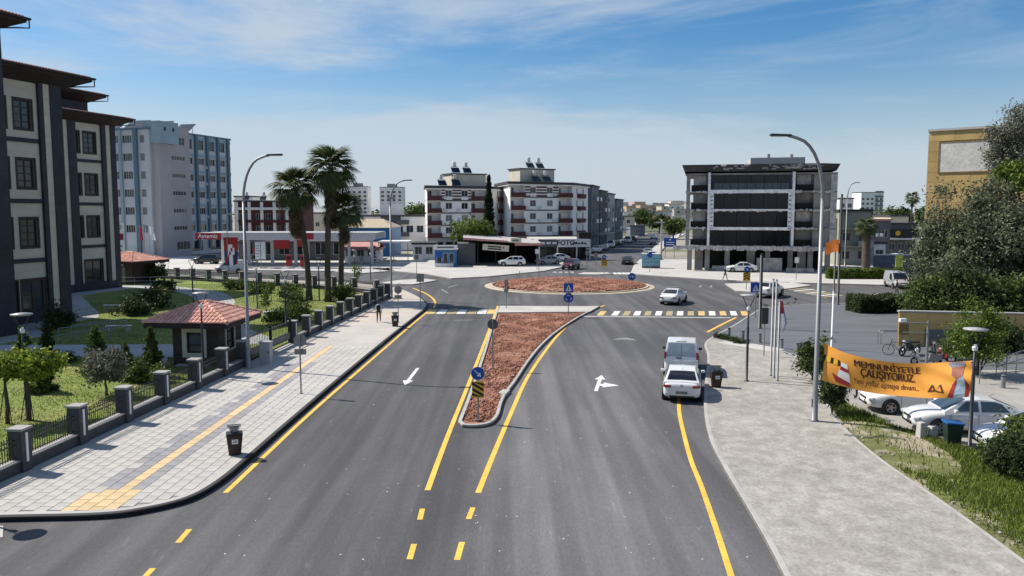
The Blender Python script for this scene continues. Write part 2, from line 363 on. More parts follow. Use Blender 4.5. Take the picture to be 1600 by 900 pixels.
# ------------------------------------------------------------------ left pavement
KL = polyline([(-30, 21.6), (-21, 22.1), (-14.9, 22.5), (-12.1, 22.7), (-10.9, 23.2), (-10.0, 24.1), (-9.62, 25.6), (-9.5, 28), (-9.38, 33.5), (-9.05, 44.6), (-8.6, 56.5), (-8.05, 68.5), (-7.9, 72.5), (-8.2, 77), (-10.3, 85.1), (-13.8, 93.5), (-20, 99.5), (-32, 105), (-60, 119)], 5)
F0, F1 = Vector((-17.35, 20.0, 0)), Vector((-12.75, 81.5, 0))
FB = [F1, Vector((-14.6, 85.6, 0)), Vector((-17.6, 88.6, 0)), Vector((-28.0, 95.0, 0)), Vector((-46.5, 106.0, 0)), Vector((-62, 115.2, 0))]
lp = [(p.x, p.y) for p in KL] + [(p.x, p.y) for p in FB[::-1]] + [(F0.x, F0.y), (-30, 20.2)]
# fence line bends away at the side road, pavement goes with it
left_pav = slab('left_pavement', None, 0.112, M_joint, M_kerbd, pts=lp)
kerb('kerb', [(p.x, p.y) for p in KL], 0.16, -0.02, 0.165, M_kerbd, left_pav)
lip = []
for i, p in enumerate(KL):
    d = (KL[min(i+1, len(KL)-1)] - KL[max(i-1, 0)]).normalized(); lip.append(p + Vector((-d.y, d.x, 0))*0.30)
ribbon(lip, 0.30, 0.134).build('edge_strip', M_tile, left_pav)
fl = [F0 + (F1-F0)*t/30 + Vector((0.18, 0, 0)) for t in range(31)]
ribbon(fl, 0.5, 0.134).build('edge_strip', M_tile, left_pav)
TW, TL, GAP = 0.40, 0.60, 0.012
def strip_x(y): return -12.42 + 0.016*(y-24)
cand = []
for ci in range(-13, 10):
    for ri in range(0, 52):
        y0 = 22.2 + ri*TL + (TL/2 if ci % 2 else 0); yc = y0 + TL/2; xc = strip_x(yc) + ci*TW
        cand.append((ci, ri, xc, yc))
cx_ = np.array([c[2] for c in cand]); cy_ = np.array([c[3] for c in cand])
ok = np.ones(len(cand), bool)
for dx_, dy_ in ((-.2,-.3),(.2,-.3),(.2,.3),(-.2,.3)): ok &= inside(lp, cx_+dx_, cy_+dy_)
cand = [c for c, k in zip(cand, ok) if k and c[3] < 52.2]
cand.sort(key=lambda c: c[2]**2 + c[3]**2)
TMESH = {}
for k_, m_ in (('l', M_tile), ('d', M_tiled), ('y', M_tiley)):
    t_ = MB(); a, b = TW/2-GAP/2, TL/2-GAP/2
    t_.add([(-a,-b,0),(a,-b,0),(a,b,0),(-a,b,0),(-a+.006,-b+.006,.018),(a-.006,-b+.006,.018),(a-.006,b-.006,.018),(-a+.006,b-.006,.018)], [(4,5,6,7),(0,1,5,4),(1,2,6,5),(2,3,7,6),(3,0,4,7)])
    TMESH[k_] = t_
TME = {k_: TMESH[k_].mesh('paving_tile', m_) for k_, m_ in (('l', M_tile), ('d', M_tiled), ('y', M_tiley))}
rest = MB()
for n_, (ci, ri, x, y) in enumerate(cand):
    kk = 'l'
    if y > 24.6:
        if ci == 0: kk = 'y'
        elif ci in (-1, 1, -2): kk = 'd' if (ci != -2 or ri % 4 != 0) else 'l'
    if y <= 24.7 and ci in (-2, -1, 0, 1): kk = 'y'
    if y > 46.5 and kk != 'l': kk = 'l' if ci else 'y'
    zt = 0.113 + rng.uniform(-0.001, 0.002)
    if n_ < 300: obj('paving_tile', TME[kk], left_pav, (x, y, zt), rz=-0.016)
    else:
        rest.add([(p[0]+x, p[1]+y, p[2]+zt) for p in TMESH[kk].v], [(4,5,6,7),(0,1,5,4),(1,2,6,5),(2,3,7,6),(3,0,4,7)], 'ldy'.index(kk))
tag(rest.build('paving_tiles_beyond', [M_tile, M_tiled, M_tiley], left_pav), kind='stuff')
M_far = mat('distant_paving', (0.43, 0.405, 0.375), rough=0.88, var=0.10, scale=0.3, fine=0.10, bscale=4, col2=(0.46, 0.39, 0.33), c2lo=0.45, c2hi=0.6, c2scale=0.12)
fp = [(p.x, p.y) for p in KL if p.y > 52] ; kx0 = lerp(-9.05, -8.6, (52-44.6)/11.9)
far_poly = [(kx0, 52.0)] + fp + [(p.x, p.y) for p in FB[::-1]] + [(lerp(F0.x, F1.x, (52-20)/61.5), 52.0)]
MB().prism(far_poly, 0.10, 0.1305).build('paving', M_far, left_pav)
# old slab and dropped kerb by the side road, bottom left corner
slab('side_road_apron', None, 0.02, M_conc, pts=[(-24,19.5),(-15.2,20.8),(-14.1,21.4),(-14.6,22.2),(-24,21.8)])
# ------------------------------------------------------------------ lawn and garden paths
lawn_poly = [(F0.x-0.3, F0.y-2)] + [(-16.95+0.0748*(y-26)-0.35, y) for y in (26, 40, 60, 80)] + [(p.x-0.3, p.y-0.3) for p in FB] + [(-70, 119), (-90, 90), (-75, 40), (-40, 18)]
lawn = slab('lawn', None, 0.14, M_grass, pts=lawn_poly)
def path(name, pts, w, z, m): return tag(ribbon(polyline(pts, 8), w, z).build(name, m), kind='structure')
path('garden_path', [(-52, 49.6), (-38, 50.2), (-28, 50.4), (-22.5, 50.6), (-18.6, 50.2)], 4.6, 0.150, M_path)
path('curved_garden_path', [(-45, 96), (-40.5, 92.5), (-34, 87), (-29.5, 79), (-26.4, 70), (-22, 60), (-17.2, 53)], 3.6, 0.154, M_path)
slab('building_apron', None, 0.158, M_path, pts=[(-34.6, 52), (-33.2, 57), (-36.0, 60), (-34.6, 66.5), (-36.5, 70), (-45.5, 84), (-43.0, 95), (-55, 96), (-60, 52)])
# ------------------------------------------------------------------ median island
med = [G(*p, 0.14) for p in [(716,657),(730,622),(745,580),(757,545),(766,515),(774,490),(779,478)]]
med_r = [G(*p, 0.14) for p in [(938,478),(905,495),(870,518),(845,541),(825,566),(806,595),(793,612),(785,628),(779,648),(766,660),(742,664),(722,663)]]
mp_ = polyline([(p.x, p.y) for p in med], 4)[:-1] + polyline([(p.x, p.y) for p in med_r], 4)
mpoly = [(p.x, p.y) for p in mp_]
area2 = sum(mpoly[i][0]*mpoly[(i+1)%len(mpoly)][1]-mpoly[(i+1)%len(mpoly)][0]*mpoly[i][1] for i in range(len(mpoly)))
if area2 < 0: mpoly = mpoly[::-1]
median = slab('median_island', None, 0.06, M_soil, pts=mpoly)
kerb('kerb', mpoly, 0.15, -0.02, 0.15, M_kerb, median, closed=True)
kp = [tuple(G(*p, 0.15))[:2] for p in [(781,478),(936,478.5),(921,487),(778,488)]]
MB().prism(kp, 0.05, 0.156).build('paved_crossing', M_conc, median)
# the drain inlet where the kerb steps in
nt_ = [tuple(G(*p, 0.15))[:2] for p in [(779,613),(786,608),(797,609),(789,617)]]
MB().prism(nt_, 0.0, 0.158).build('drain_inlet_kerb', M_kerb, median)
def soil_bed(name, poly, z, amp, parent, step=0.28, dome=None, nclod=2500, clod=(0.03, 0.09), zclip=None):
    xs = [p[0] for p in poly]; ys = [p[1] for p in poly]
    X, Y = np.meshgrid(np.arange(min(xs), max(xs)+step, step), np.arange(min(ys), max(ys)+step, step))
    X = X + nrng.uniform(-.3, .3, X.shape)*step; Y = Y + nrng.uniform(-.3, .3, Y.shape)*step
    m_ = inside(poly, X, Y); Z = z + nrng.random(X.shape)*amp + 0.4*amp*np.sin(X*1.7+np.cos(Y*0.9)*2)
    if dome: Z = Z + dome[2]*np.clip(1-((X-dome[0])**2+(Y-dome[1])**2)/dome[3]**2, 0, 1)
    ny, nx = X.shape; idx = np.arange(nx*ny).reshape(ny, nx)
    q = m_[:-1,:-1] & m_[1:,:-1] & m_[:-1,1:] & m_[1:,1:]
    F = np.stack([idx[:-1,:-1][q], idx[:-1,1:][q], idx[1:,1:][q], idx[1:,:-1][q]], 1)
    o = obj(name, npmesh(name, np.stack([X.ravel(), Y.ravel(), Z.ravel()], 1), F, M_soil, smooth=True), parent)
    px = nrng.uniform(min(xs), max(xs), nclod*4); py = nrng.uniform(min(ys), max(ys), nclod*4); k = inside(poly, px, py); px, py = px[k][:nclod], py[k][:nclod]
    n = len(px); s_ = nrng.uniform(*clod, n)**1.0; pz = np.full(n, z+amp*0.5)
    if dome: pz = pz + dome[2]*np.clip(1-((px-dome[0])**2+(py-dome[1])**2)/dome[3]**2, 0, 1)
    base = np.array([(1,0,0),(0,1,0),(-1,0,0),(0,-1,0),(0,0,1.0),(0,0,-.6)]); fb = np.array([(0,1,4),(1,2,4),(2,3,4),(3,0,4),(1,0,5),(2,1,5),(3,2,5),(0,3,5)])
    V = base[None]*s_[:,None,None]*nrng.uniform(.55,1.4,(n,6,1)); an = nrng.uniform(0,6.3,n); c, s2 = np.cos(an)[:,None], np.sin(an)[:,None]
    V = np.stack([V[...,0]*c-V[...,1]*s2, V[...,0]*s2+V[...,1]*c, V[...,2]], -1) + np.stack([px,py,pz],-1)[:,None]
    F2 = (fb[None] + (np.arange(n)*6)[:,None,None]).reshape(-1,3)
    tag(obj('soil_clods', npmesh('soil_clods', V.reshape(-1,3), F2, M_clod), parent), kind='stuff'); return o
bed = [tuple(G(*p, 0.1))[:2] for p in [(724,656),(738,618),(752,580),(765,545),(774,515),(781,490),(915,489),(900,494),(866,518),(841,541),(821,566),(801,595),(780,616),(781,626),(775,646),(764,656),(742,659)]]
soil_bed('soil_bed', bed, 0.07, 0.07, median, nclod=9000, clod=(0.02, 0.085))
# ------------------------------------------------------------------ roundabout
RC = (6.9, 96.6); RR = 9.6
def circ(c, r, n=64): return [(c[0]+r*math.cos(2*math.pi*i/n), c[1]+r*math.sin(2*math.pi*i/n)) for i in range(n)]
roundab = slab('roundabout_island', None, 0.10, M_soil, pts=circ(RC, RR-0.3))
kerb('kerb', circ(RC, RR), 0.35, -0.02, 0.16, M_kerbc, roundab, closed=True)
ring = MB(); ca_, cb_ = circ(RC, RR+0.02), circ(RC, RR+0.65)
ring.add([(x,y,0.05) for x,y in ca_]+[(x,y,0.012) for x,y in cb_], [(i, i+64, (i+1)%64+64, (i+1)%64) for i in range(64)])
ring.build('apron_ring', M_kerbc, roundab)
soil_bed('soil_mound', circ(RC, RR-0.34), 0.10, 0.10, roundab, step=0.4, dome=(RC[0], RC[1], 0.55, RR), nclod=6000, clod=(0.04, 0.13))
# ------------------------------------------------------------------ far pavements and islands
far_pav = slab('far_pavement', [(548,417),(600,422),(668,428),(705,434.5),(760,432),(850,423),(880,416.5),(893,405),(893,398),(560,398)], 0.13, M_conc, M_kerb)
slab('splitter_island', [(594,441.5),(618,444),(645,444),(684,437.5),(664,435.5),(628,437)], 0.13, M_conc, M_kerb)
slab('splitter_island', [(522,424),(560,427),(617,422.5),(606,419.5),(560,420.5)], 0.13, M_conc, M_kerb)
slab('splitter_island', [(902,428.3),(930,428.8),(957,427.6),(948,425.4),(912,425.4)], 0.13, M_conc, M_kerb)
slab('splitter_island', [(1133,443),(1150,454),(1178,456),(1232,450.5),(1268,445.5),(1232,440.5)], 0.13, M_conc, M_kerb)
right_far = slab('right_far_pavement', [(985,427.5),(1040,431.5),(1100,435.5),(1180,440),(1330,443.5),(1420,446),(1420,405),(1000,405),(990,415)], 0.13, M_conc, M_kerb)
slab('station_forecourt', None, 0.10, mat('forecourt_concrete', (0.46,0.45,0.43), rough=0.9, var=0.14, scale=0.1), M_kerb, pts=[(-85,128),(-22,119),(-20,150),(-85,165)])
# pavement strips along the far street
for sd in (-1, 1):
    a = [street_at(y, sd*6)[0] for y in range(150, 330, 10)]; b = [street_at(y, sd*8.6)[0] for y in range(150, 330, 10)]
    slab('street_pavement', None, 0.13, M_conc, M_kerb, pts=[(p.x,p.y) for p in a] + [(p.x,p.y) for p in b[::-1]])
# ------------------------------------------------------------------ right side
KR = polyline([(6.0, 14), (6.7, 19.1), (7.05, 22.8), (7.35, 26.8), (7.75, 30.7), (8.75, 35.8), (10.3, 42), (12.0, 48.5), (12.95, 53.2), (14.4, 56.6), (17.3, 62), (20.4, 68.2), (23.0, 72.8), (27, 75.6), (34, 77.4), (50, 79.5), (90, 83)], 5)
plaza_poly = [(p.x, p.y) for p in KR if p.y > 53] + [(90, 44), (19.2, 44.5), (17.2, 50.5), (14.9, 54.5)]
plaza = slab('plaza', None, 0.12, M_plaza, M_kerb, pts=plaza_poly)
slab('parking_area', None, 0.10, M_park, pts=[(13.6, 33.0), (15, 26), (22, 14), (90, 14), (90, 44), (19.2, 44.5), (17.4, 50), (16.0, 43)])
rs_right = [(14.9, 54.4), (17.2, 50.4), (17.0, 46), (16.2, 42.5), (14.2, 35.0), (13.65, 32.6), (13.2, 28), (13.15, 23.5), (12.95, 19.0), (12.6, 14)]
rp = [(p.x, p.y) for p in KR if p.y < 56] + rs_right
right_pav = slab('right_pavement', None, 0.13, M_worn, M_kerb, pts=rp)
kerb('kerb', [(p.x, p.y) for p in KR][::-1], 0.16, -0.02, 0.137, M_kerb, right_pav)
ribbon([Vector((p.x+0.02, p.y, 0)) for p in polyline(rs_right, 5)], 0.14, 0.137).build('edge_strip', M_kerb, right_pav)
ribbon([Vector((14.55, 54.2, 0)), Vector((17.0, 50.6, 0))], 1.6, 0.134).build('concrete_ramp', M_conc, right_pav)
vp = [(12.95,14),(13.1,19.0),(13.3,23.5),(13.35,28),(13.8,32.4),(14.3,34.8),(15.0,37.6),(15.4,35.8),(15.7,32.6),(16.6,30.8),(17.0,29.2),(17.5,27.9),(20.5,27.0),(26,25.5),(26,14)]
verge = slab('grass_verge', None, 0.15, M_verge, pts=vp)
bare = (14.55, 29.6)
# ------------------------------------------------------------------ painted markings (children of the road)
def line(px, w, m, name='road_line', n=6):
    pts = polyline([tuple(G(u, v))[:2] for u, v in px], n); ribbon(pts, w, 0.004).build(name, m, road)
def paint(pts, m, name): MB().add([(x, y, 0.0045) for x, y in pts], [tuple(range(len(pts)))]).build(name, m, road)
line([(352,770),(420,706),(480,650),(540,597),(600,545),(645,506),(673,483)], 0.17, M_yel, 'edge_line')
line([(678,481),(680,474),(676,466),(664,458),(645,450)], 0.22, M_yel, 'edge_line')
line([(1143,902),(1125,845),(1110,800),(1094,755),(1080,720),(1069,680),(1061,640),(1062,600),(1068,560)], 0.17, M_yel, 'edge_line')
line([(668,766),(700,680),(740,580),(762,522),(778,478)], 0.19, M_yel, 'edge_line')
line([(747,770),(772,708),(800,642),(823,592),(850,551),(875,520),(900,499),(925,485),(945,477)], 0.19, M_yel, 'edge_line')
line([(1105,519),(1122,510),(1140,501),(1150,496)], 0.22, M_yel, 'edge_line')
for a, b in [((656,812),(660,795)),((732,811),(739,793)),((640,874),(647,850)),((714,875),(722,847)),((278,848),(296,827)),((226,902),(239,888))]:
    line([a, b], 0.16, M_yel, 'lane_dash', 1)
line([(911,494.3),(1000,495),(1080,496),(1141,496.5)], 0.28, M_whi, 'stop_line')
M_cwy = mat('crosswalk_yellow_paint', (0.60, 0.42, 0.16), rough=0.75, var=0.16, scale=1.4, fine=0.2, bscale=8, col2=(0.25,0.2,0.12), c2lo=0.55, c2hi=0.70, c2scale=3.5)
tx = [(674.7,M_cwy),(691,M_whi),(707,M_yelf),(722,M_whi),(738,M_yelf),(753.5,M_whi),(768.5,M_cwy)]
for u, m_ in tx:
    p = G(u, 487); d = 0.045
    paint([(p.x-.40-d, p.y-1.5), (p.x+.40-d, p.y-1.5), (p.x+.40+d, p.y+1.5), (p.x-.40+d, p.y+1.5)], m_, 'crosswalk_stripe')
us = [929+16.65*k for k in range(15)]
ms = [M_yel,M_yelf,M_whi,M_yelf,M_whi,M_whi,M_yelf,M_whi,M_yelf,M_whi,M_yel,M_whi,M_yel,M_whi,M_yel]
for k, u in enumerate([940,962,979]+[995.5+16.7*j for j in range(11)]):
    m_ = [M_cwy,M_whi,M_yelf,M_whi,M_yelf,M_whi,M_yelf,M_whi,M_yelf,M_cwy,M_whi,M_cwy,M_whi,M_cwy][k]
    p = G(u, 489.5); d = 0.34
    paint([(p.x-.26-d, p.y-1.5), (p.x+.30-d, p.y-1.5), (p.x+.30+d, p.y+1.5), (p.x-.26+d, p.y+1.5)], m_, 'crosswalk_stripe')
# straight arrow (points toward the viewer) and straight-or-right arrow
def arrow(base, tip, w=0.095, hw=0.29, hl=1.2, m=M_whi, branch=None, name='lane_arrow'):
    b, t = Vector((*base, 0)), Vector((*tip, 0)); d = (t-b); L_ = d.length; d.normalize(); r = Vector((d.y, -d.x, 0))
    P = lambda s_, o: b + d*s_ + r*o
    mb = MB(); mb.add([(*P(0,-w).xy,.0045),(*P(0,w).xy,.0045),(*P(L_-hl,w).xy,.0045),(*P(L_-hl,-w).xy,.0045)], [(0,1,2,3)])
    mb.add([(*P(L_-hl,-hw).xy,.0045),(*P(L_-hl,hw).xy,.0045),(*P(L_,0).xy,.0045)], [(0,1,2)])
    if branch:
        s0, out = branch
        mb.add([(*P(s0-.24,w).xy,.0045),(*P(s0-.24,out-.4).xy,.0045),(*P(s0+.24,out-.4).xy,.0045),(*P(s0+.22,w).xy,.0045)], [(0,1,2,3)])
        mb.add([(*P(s0-.6,out-.4).xy,.0045),(*P(s0,out+.42).xy,.0045),(*P(s0+.6,out-.4).xy,.0045)], [(0,1,2)])
    mb.build(name, m, road)
arrow(G(653,575).xy, G(632,602).xy)
arrow(G(931,611).xy, G(940,586).xy, branch=(1.5, 0.66))
cr = [G(957,530.5), G(966,528.8), G(978,528), G(990,530), G(994,532), G(978,530.2), G(966,530.6)]
paint([(p.x,p.y) for p in cr], M_whif, 'worn_lane_arrow')
for px in [[(711,500.5),(738,500)],[(868,421.5),(905,419.5)],[(1095,446),(1093,449)],[(1110,449),(1112,446)],[(1040,449),(1062,447)],[(690,452),(700,458)],[(700,449),(716,445)],[(1190,480),(1212,480)],[(640,427),(664,425)]]:
    line(px, 0.22, M_whif, 'worn_lane_mark', 1)
for k in range(5):
    p = G(960+7*k, 427.2); paint([(p.x-.28,p.y-1.6),(p.x+.28,p.y-1.6),(p.x+.45,p.y+1.6),(p.x-.1,p.y+1.6)], M_whi, 'crosswalk_stripe')
for k in range(4):
    p = G(866+9*k, 425.5); paint([(p.x-.28,p.y-1.6),(p.x+.28,p.y-1.6),(p.x+.45,p.y+1.6),(p.x-.1,p.y+1.6)], M_whif, 'crosswalk_stripe')
for k in range(7):
    p0 = G(1232+9*k, 453+1.9*k); p1 = G(1262+9*k, 450+1.9*k); ribbon([p0, p1], 0.5, 0.0045).build('crosswalk_stripe', M_whi if k % 2 else M_yelf, road)
# stray flecks of white paint and grit on the carriageway
fk = MB()
for k in range(150):
    x = rng.uniform(-8, 7); y = 20 + 55*rng.random()**1.6; a = rng.uniform(0, 3.1); s1, s2_ = rng.uniform(.015, .07), rng.uniform(.008, .025)
    if inside(mpoly, [x], [y])[0]: continue
    c, s_ = math.cos(a), math.sin(a); fk.add([(x-c*s1-s_*s2_*.3, y-s_*s1, .0042), (x+s_*s2_, y-c*s2_, .0042), (x+c*s1, y+s_*s1*.8, .0042), (x-s_*s2_, y+c*s2_, .0042)], [(0,1,2,3)])
tag(fk.build('paint_flecks', M_whi, road), kind='stuff')
# ------------------------------------------------------------------ building kit
M_glass = mat('dark_window_glass', (0.035, 0.042, 0.05), rough=0.08, var=0.2, scale=0.5, rnd=0.5, spec=0.6)
M_glassb = mat('curtained_window_glass', (0.16, 0.18, 0.20), rough=0.12, var=0.35, scale=1.3, rnd=0.55, spec=0.6)
M_glassd = mat('black_glazing', (0.008, 0.012, 0.018), rough=0.12, var=0.3, scale=0.4, rnd=0.4, spec=0.35)
M_frw = mat('white_window_frame', (0.62, 0.62, 0.62), rough=0.5, var=0.05)
M_frd = mat('brown_window_frame', (0.035, 0.027, 0.026), rough=0.5, var=0.1)
M_white = mat('white_render', (0.80, 0.79, 0.77), rough=0.9, var=0.09, scale=0.35, fine=0.05, bscale=6)
M_cream = mat('cream_render', (0.60, 0.545, 0.44), rough=0.9, var=0.09, scale=0.35, fine=0.05, bscale=6)
M_greyr = mat('grey_render', (0.36, 0.36, 0.365), rough=0.9, var=0.12, scale=0.3, fine=0.06, bscale=6)
M_burg = mat('burgundy_render', (0.090, 0.030, 0.032), rough=0.85, var=0.14, scale=0.8)
M_cornice = mat('dark_cornice', (0.055, 0.052, 0.058), rough=0.8, var=0.15, scale=0.6)
M_black = mat('black_metal', (0.018, 0.018, 0.019), rough=0.5, var=0.15, spec=0.5)
M_steel = mat('galvanised_steel', (0.24, 0.245, 0.25), rough=0.5, metal=0.35, var=0.14, scale=1.2)
M_concg = mat('raw_concrete', (0.27, 0.265, 0.255), rough=0.95, var=0.28, scale=0.5, fine=0.15, bscale=7, bump=0.4)
M_tilered = mat('terracotta_tile', (0.60, 0.315, 0.25), rough=0.85, var=0.14, scale=1.5, island=0.18)
M_stone = mat('dark_basalt_cladding', (0.030, 0.031, 0.042), rough=0.62, var=0.30, scale=0.8, fine=0.2, bscale=5, bump=0.3)
M_beige = mat('beige_stone_panel', (0.60, 0.545, 0.455), rough=0.8, var=0.10, scale=0.7, fine=0.07, bscale=7, stretch=(0.3, 0.3, 2.2))
M_fascia = mat('dark_timber_soffit', (0.030, 0.020, 0.022), rough=0.75, var=0.2)
M_acw = mat('ac_unit_white', (0.60, 0.60, 0.58), rough=0.6, var=0.08)
M_tank = mat('water_tank_white', (0.66, 0.65, 0.62), rough=0.45, var=0.1)
M_solar = mat('solar_panel_glass', (0.02, 0.025, 0.04), rough=0.15, var=0.2)

WMESH = {}
def window(root, o, a, x0, x1, z0, z1, depth=0.15, fr=None, pn=None, nx=2, nz=1, fw=0.06, name='window'):
    fr = fr or M_frw; pn = pn or M_glass; w, h = round(x1-x0, 3), round(z1-z0, 3); key = (w, h, nx, nz, fw, fr.name, pn.name)
    if key not in WMESH:
        mb = MB(); mb.box(0,w,-.03,.05,0,fw); mb.box(0,w,-.03,.05,h-fw,h); mb.box(0,fw,-.03,.05,fw,h-fw); mb.box(w-fw,w,-.03,.05,fw,h-fw)
        for k in range(1, nx): mb.box(w*k/nx-fw*.4, w*k/nx+fw*.4, -.02, .04, fw, h-fw)
        for k in range(1, nz): mb.box(fw, w-fw, -.012, .03, h*k/nz-fw*.35, h*k/nz+fw*.35)
        WMESH[key] = (mb.mesh('window', fr), MB().add([(0,.02,0),(w,.02,0),(w,.02,h),(0,.02,h)], [(0,1,2,3)]).mesh('pane', pn))
    ux, uy = math.cos(a), math.sin(a)
    f = obj(name, WMESH[key][0], root, (o[0]+ux*x0-uy*depth, o[1]+uy*x0+ux*depth, z0), a); obj('pane', WMESH[key][1], f); return f
def facade(root, mb, o, a, W, z0, z1, wins=(), depth=0.2, mi=0, **kw):
    """wins: (x0,x1,z0,z1[,nx,nz])"""
    mb.wall(o, a, W, z0, z1, [w[:4] for w in wins], depth, mi)
    for w in wins:
        k = dict(kw)
        if len(w) > 4: k['nx'] = w[4]
        if len(w) > 5: k['nz'] = w[5]
        window(root, o, a, w[0], w[1], w[2], w[3], depth*0.7, **k)
def grid(xs, floors, sill, h, nx=2, nz=1): return [(x-w/2, x+w/2, f+sill, f+sill+h, nx, nz) for f in floors for x, w in xs]
def rect_edges(W, D): return [((0,0),0.0,W), ((W,0),math.pi/2,D), ((W,D),math.pi,W), ((0,D),-math.pi/2,D)]
def block(name, label, cat, loc, rz, W, D, H, m, f=(), r=(), l=(), group=None, roofm=None, cornice=0.25, cm=None, fr=None, pn=None, depth=0.18, z0=0.0):
    root = thing(name, label, cat, loc, rz, group); mb = MB()
    for (o, a, L_), w in zip(rect_edges(W, D), (f, r, (), l)): facade(root, mb, o, a, L_, z0, H, w, depth, fr=fr, pn=pn)
    mb.build('wall', m, root)
    rb = MB(); rb.box(-cornice, W+cornice, -cornice, D+cornice, H, H+0.35); rb.build('roof', cm or roofm or M_cornice, root); return root
def solar_heater(loc, rz, label, n=1, sc=1.0):
    t = thing('solar_water_heater', label, 'solar heater', loc, rz, 'solar water heaters on flat roofs'); s = sc
    MB().obox((0,0,0.75*s), (1.9*s, 0.06, 1.5*s), 0, rx=R(-42)).build('panel', M_solar, t)
    MB().lathe([(0.36*s,1.55*s),(0.40*s,1.6*s),(0.40*s,2.5*s),(0.36*s,2.55*s)], 14, (0,0.75*s,0)).build('tank', M_tank, t)
    fr = MB()
    for x in (-.6*s, .6*s): fr.tube([(x,.75*s,0),(x,.75*s,1.7*s)], .03, 5); fr.tube([(x,-.6*s,0),(x,.75*s,1.3*s)], .025, 5)
    fr.build('frame', M_steel, t)
    MB().box(-.75*s,.75*s,.35*s,1.15*s,1.47*s,1.54*s).build('tank_shelf', M_steel, t); return t

# ------------------------------------------------------------------ public building, left edge
RZB = R(74.0)
muni = thing('public_building', 'dark stone public building with cream panels and red tiled eaves behind the lawn', 'building', (-38.6, 62.5, 0.1), RZB)
def hip_roof(root, x0, x1, y0, y1, z, over=1.35, rise=1.3, fz=0.34):
    X0, X1, Y0, Y1 = x0-over, x1+over, y0-over, y1+over
    mb = MB(); mb.add([(x0,y0,z-0.75),(x1,y0,z-0.75),(x1,y1,z-0.75),(x0,y1,z-0.75),(X0,Y0,z-0.05),(X1,Y0,z-0.05),(X1,Y1,z-0.05),(X0,Y1,z-0.05)],
                      [(0,4,5,1),(1,5,6,2),(2,6,7,3),(3,7,4,0)]); mb.box(X0,X1,Y0,Y1,z-0.05,z+fz-.08); so = mb.build('eaves', M_fascia, root)
    m = min(X1-X0, Y1-Y0)/2; zr = z+fz; rb = MB()
    rb.add([(X0-.08,Y0-.08,zr-.08),(X1+.08,Y0-.08,zr-.08),(X1+.08,Y1+.08,zr-.08),(X0-.08,Y1+.08,zr-.08),(X0+m,Y0+m,zr+rise),(X1-m,Y0+m,zr+rise),(X1-m,Y1-m,zr+rise),(X0+m,Y1-m,zr+rise)],
           [(0,1,5,4),(1,2,6,5),(2,3,7,6),(3,0,4,7),(4,5,6,7)])
    ro = rb.build('roof', M_tilered, root); tl = MB(); n = int((X1-X0)/0.27)
    for k in range(n):
        x = X0 + (k+.5)*(X1-X0)/n; d = min(m, x-X0, X1-x)
        if d > .3: tl.tube([(x, Y0-.12, zr-.06), (x, Y0+d, zr-.06+rise*d/m)], 0.085, 6)
    n = int((Y1-Y0)/0.27)
    for k in range(n):
        y = Y0 + (k+.5)*(Y1-Y0)/n; d = min(m, y-Y0, Y1-y)
        if d > .3: tl.tube([(X1+.12, y, zr-.06), (X1-d, y, zr-.06+rise*d/m)], 0.085, 6)
    tag(tl.build('roof_tiles', M_tilered, ro), kind='stuff')
    gt = MB(); gt.tube([(X0-.1,Y0-.16,z+fz-.14),(X1+.16,Y0-.16,z+fz-.14),(X1+.16,Y1,z+fz-.14)], 0.09, 6)
    gt.tube([(X1+.1,Y0-.1,z+fz-.2),(X1+.1,Y0-.1,z-.42),(X1-.5,Y0+.2,z-.5),(x1+.06,y0-.06,z-.6)], 0.055, 6)
    gt.build('gutter', M_black, root); return ro
def plain(root, x0, x1, y0, y1, z0, z1, m, name='wall'): return MB().box(x0,x1,y0,y1,z0,z1).build(name, m, root)
FLZ = [2.2, 7.2, 11.85, 16.45]
def muni_bay(y, s0, s1, strips, wins, top):
    """strips: (s0,s1,kind) kind d/b ; dark ones stand proud"""
    mb = MB()
    ops = [(w[0]-s0, w[1]-s0, z-h/2, z+h/2) for w in wins for z, h in w[2]]
    mb.wall((s0, y), 0.0, s1-s0, 0, top, ops, 0.32); mb.wall((s1, y), math.pi/2, 6, 0, top)
    mb.build('wall', M_beige, muni)
    for w in wins:
        for z, h in w[2]:
            window(muni, (s0, y), 0.0, w[0]-s0, w[1]-s0, z-h/2, z+h/2, 0.16, M_frd, M_glass, w[3], w[4], 0.12)
            fm = MB(); a, b, q, p = w[0], w[1], z-h/2, z+h/2
            fm.box(a-.14,b+.14,y-.05,y+.1,q-.14,q); fm.box(a-.14,b+.14,y-.05,y+.1,p,p+.14); fm.box(a-.14,a,y-.05,y+.1,q,p); fm.box(b,b+.14,y-.05,y+.1,q,p)
            fm.build('window_surround', M_frd, muni)
    for a, b, k in strips:
        if k == 'd': plain(muni, a, b, y-0.22, y+0.4, 0, top, M_stone, 'stone_pilaster')
        elif k == 's': plain(muni, a, b, y-0.14, y+0.4, 0.9, top-.4, M_beige, 'cream_pilaster')
    plain(muni, s0, s1, y-0.18, y+0.3, 0, 0.95, M_stone, 'plinth')
    for k, bz in enumerate((5.0, 9.7, 14.45)):
        for a, b, kd in strips:
            if kd == 'p': plain(muni, a, b, y-0.09, y+0.25, bz-.17, bz+.17, M_stone, 'string_course')
plain(muni, -9.2, -4.5, -4.1, 9, 0, 22.0, M_stone, 'wall')
plain(muni, -9.4, -4.3, -4.3, -3.9, 0, 22.0, M_stone, 'stone_pilaster')
hip_roof(muni, -9.2, -4.5, -4.1, 9, 22.2)
fz4 = [(z, 2.25) for z in FLZ[1:]]
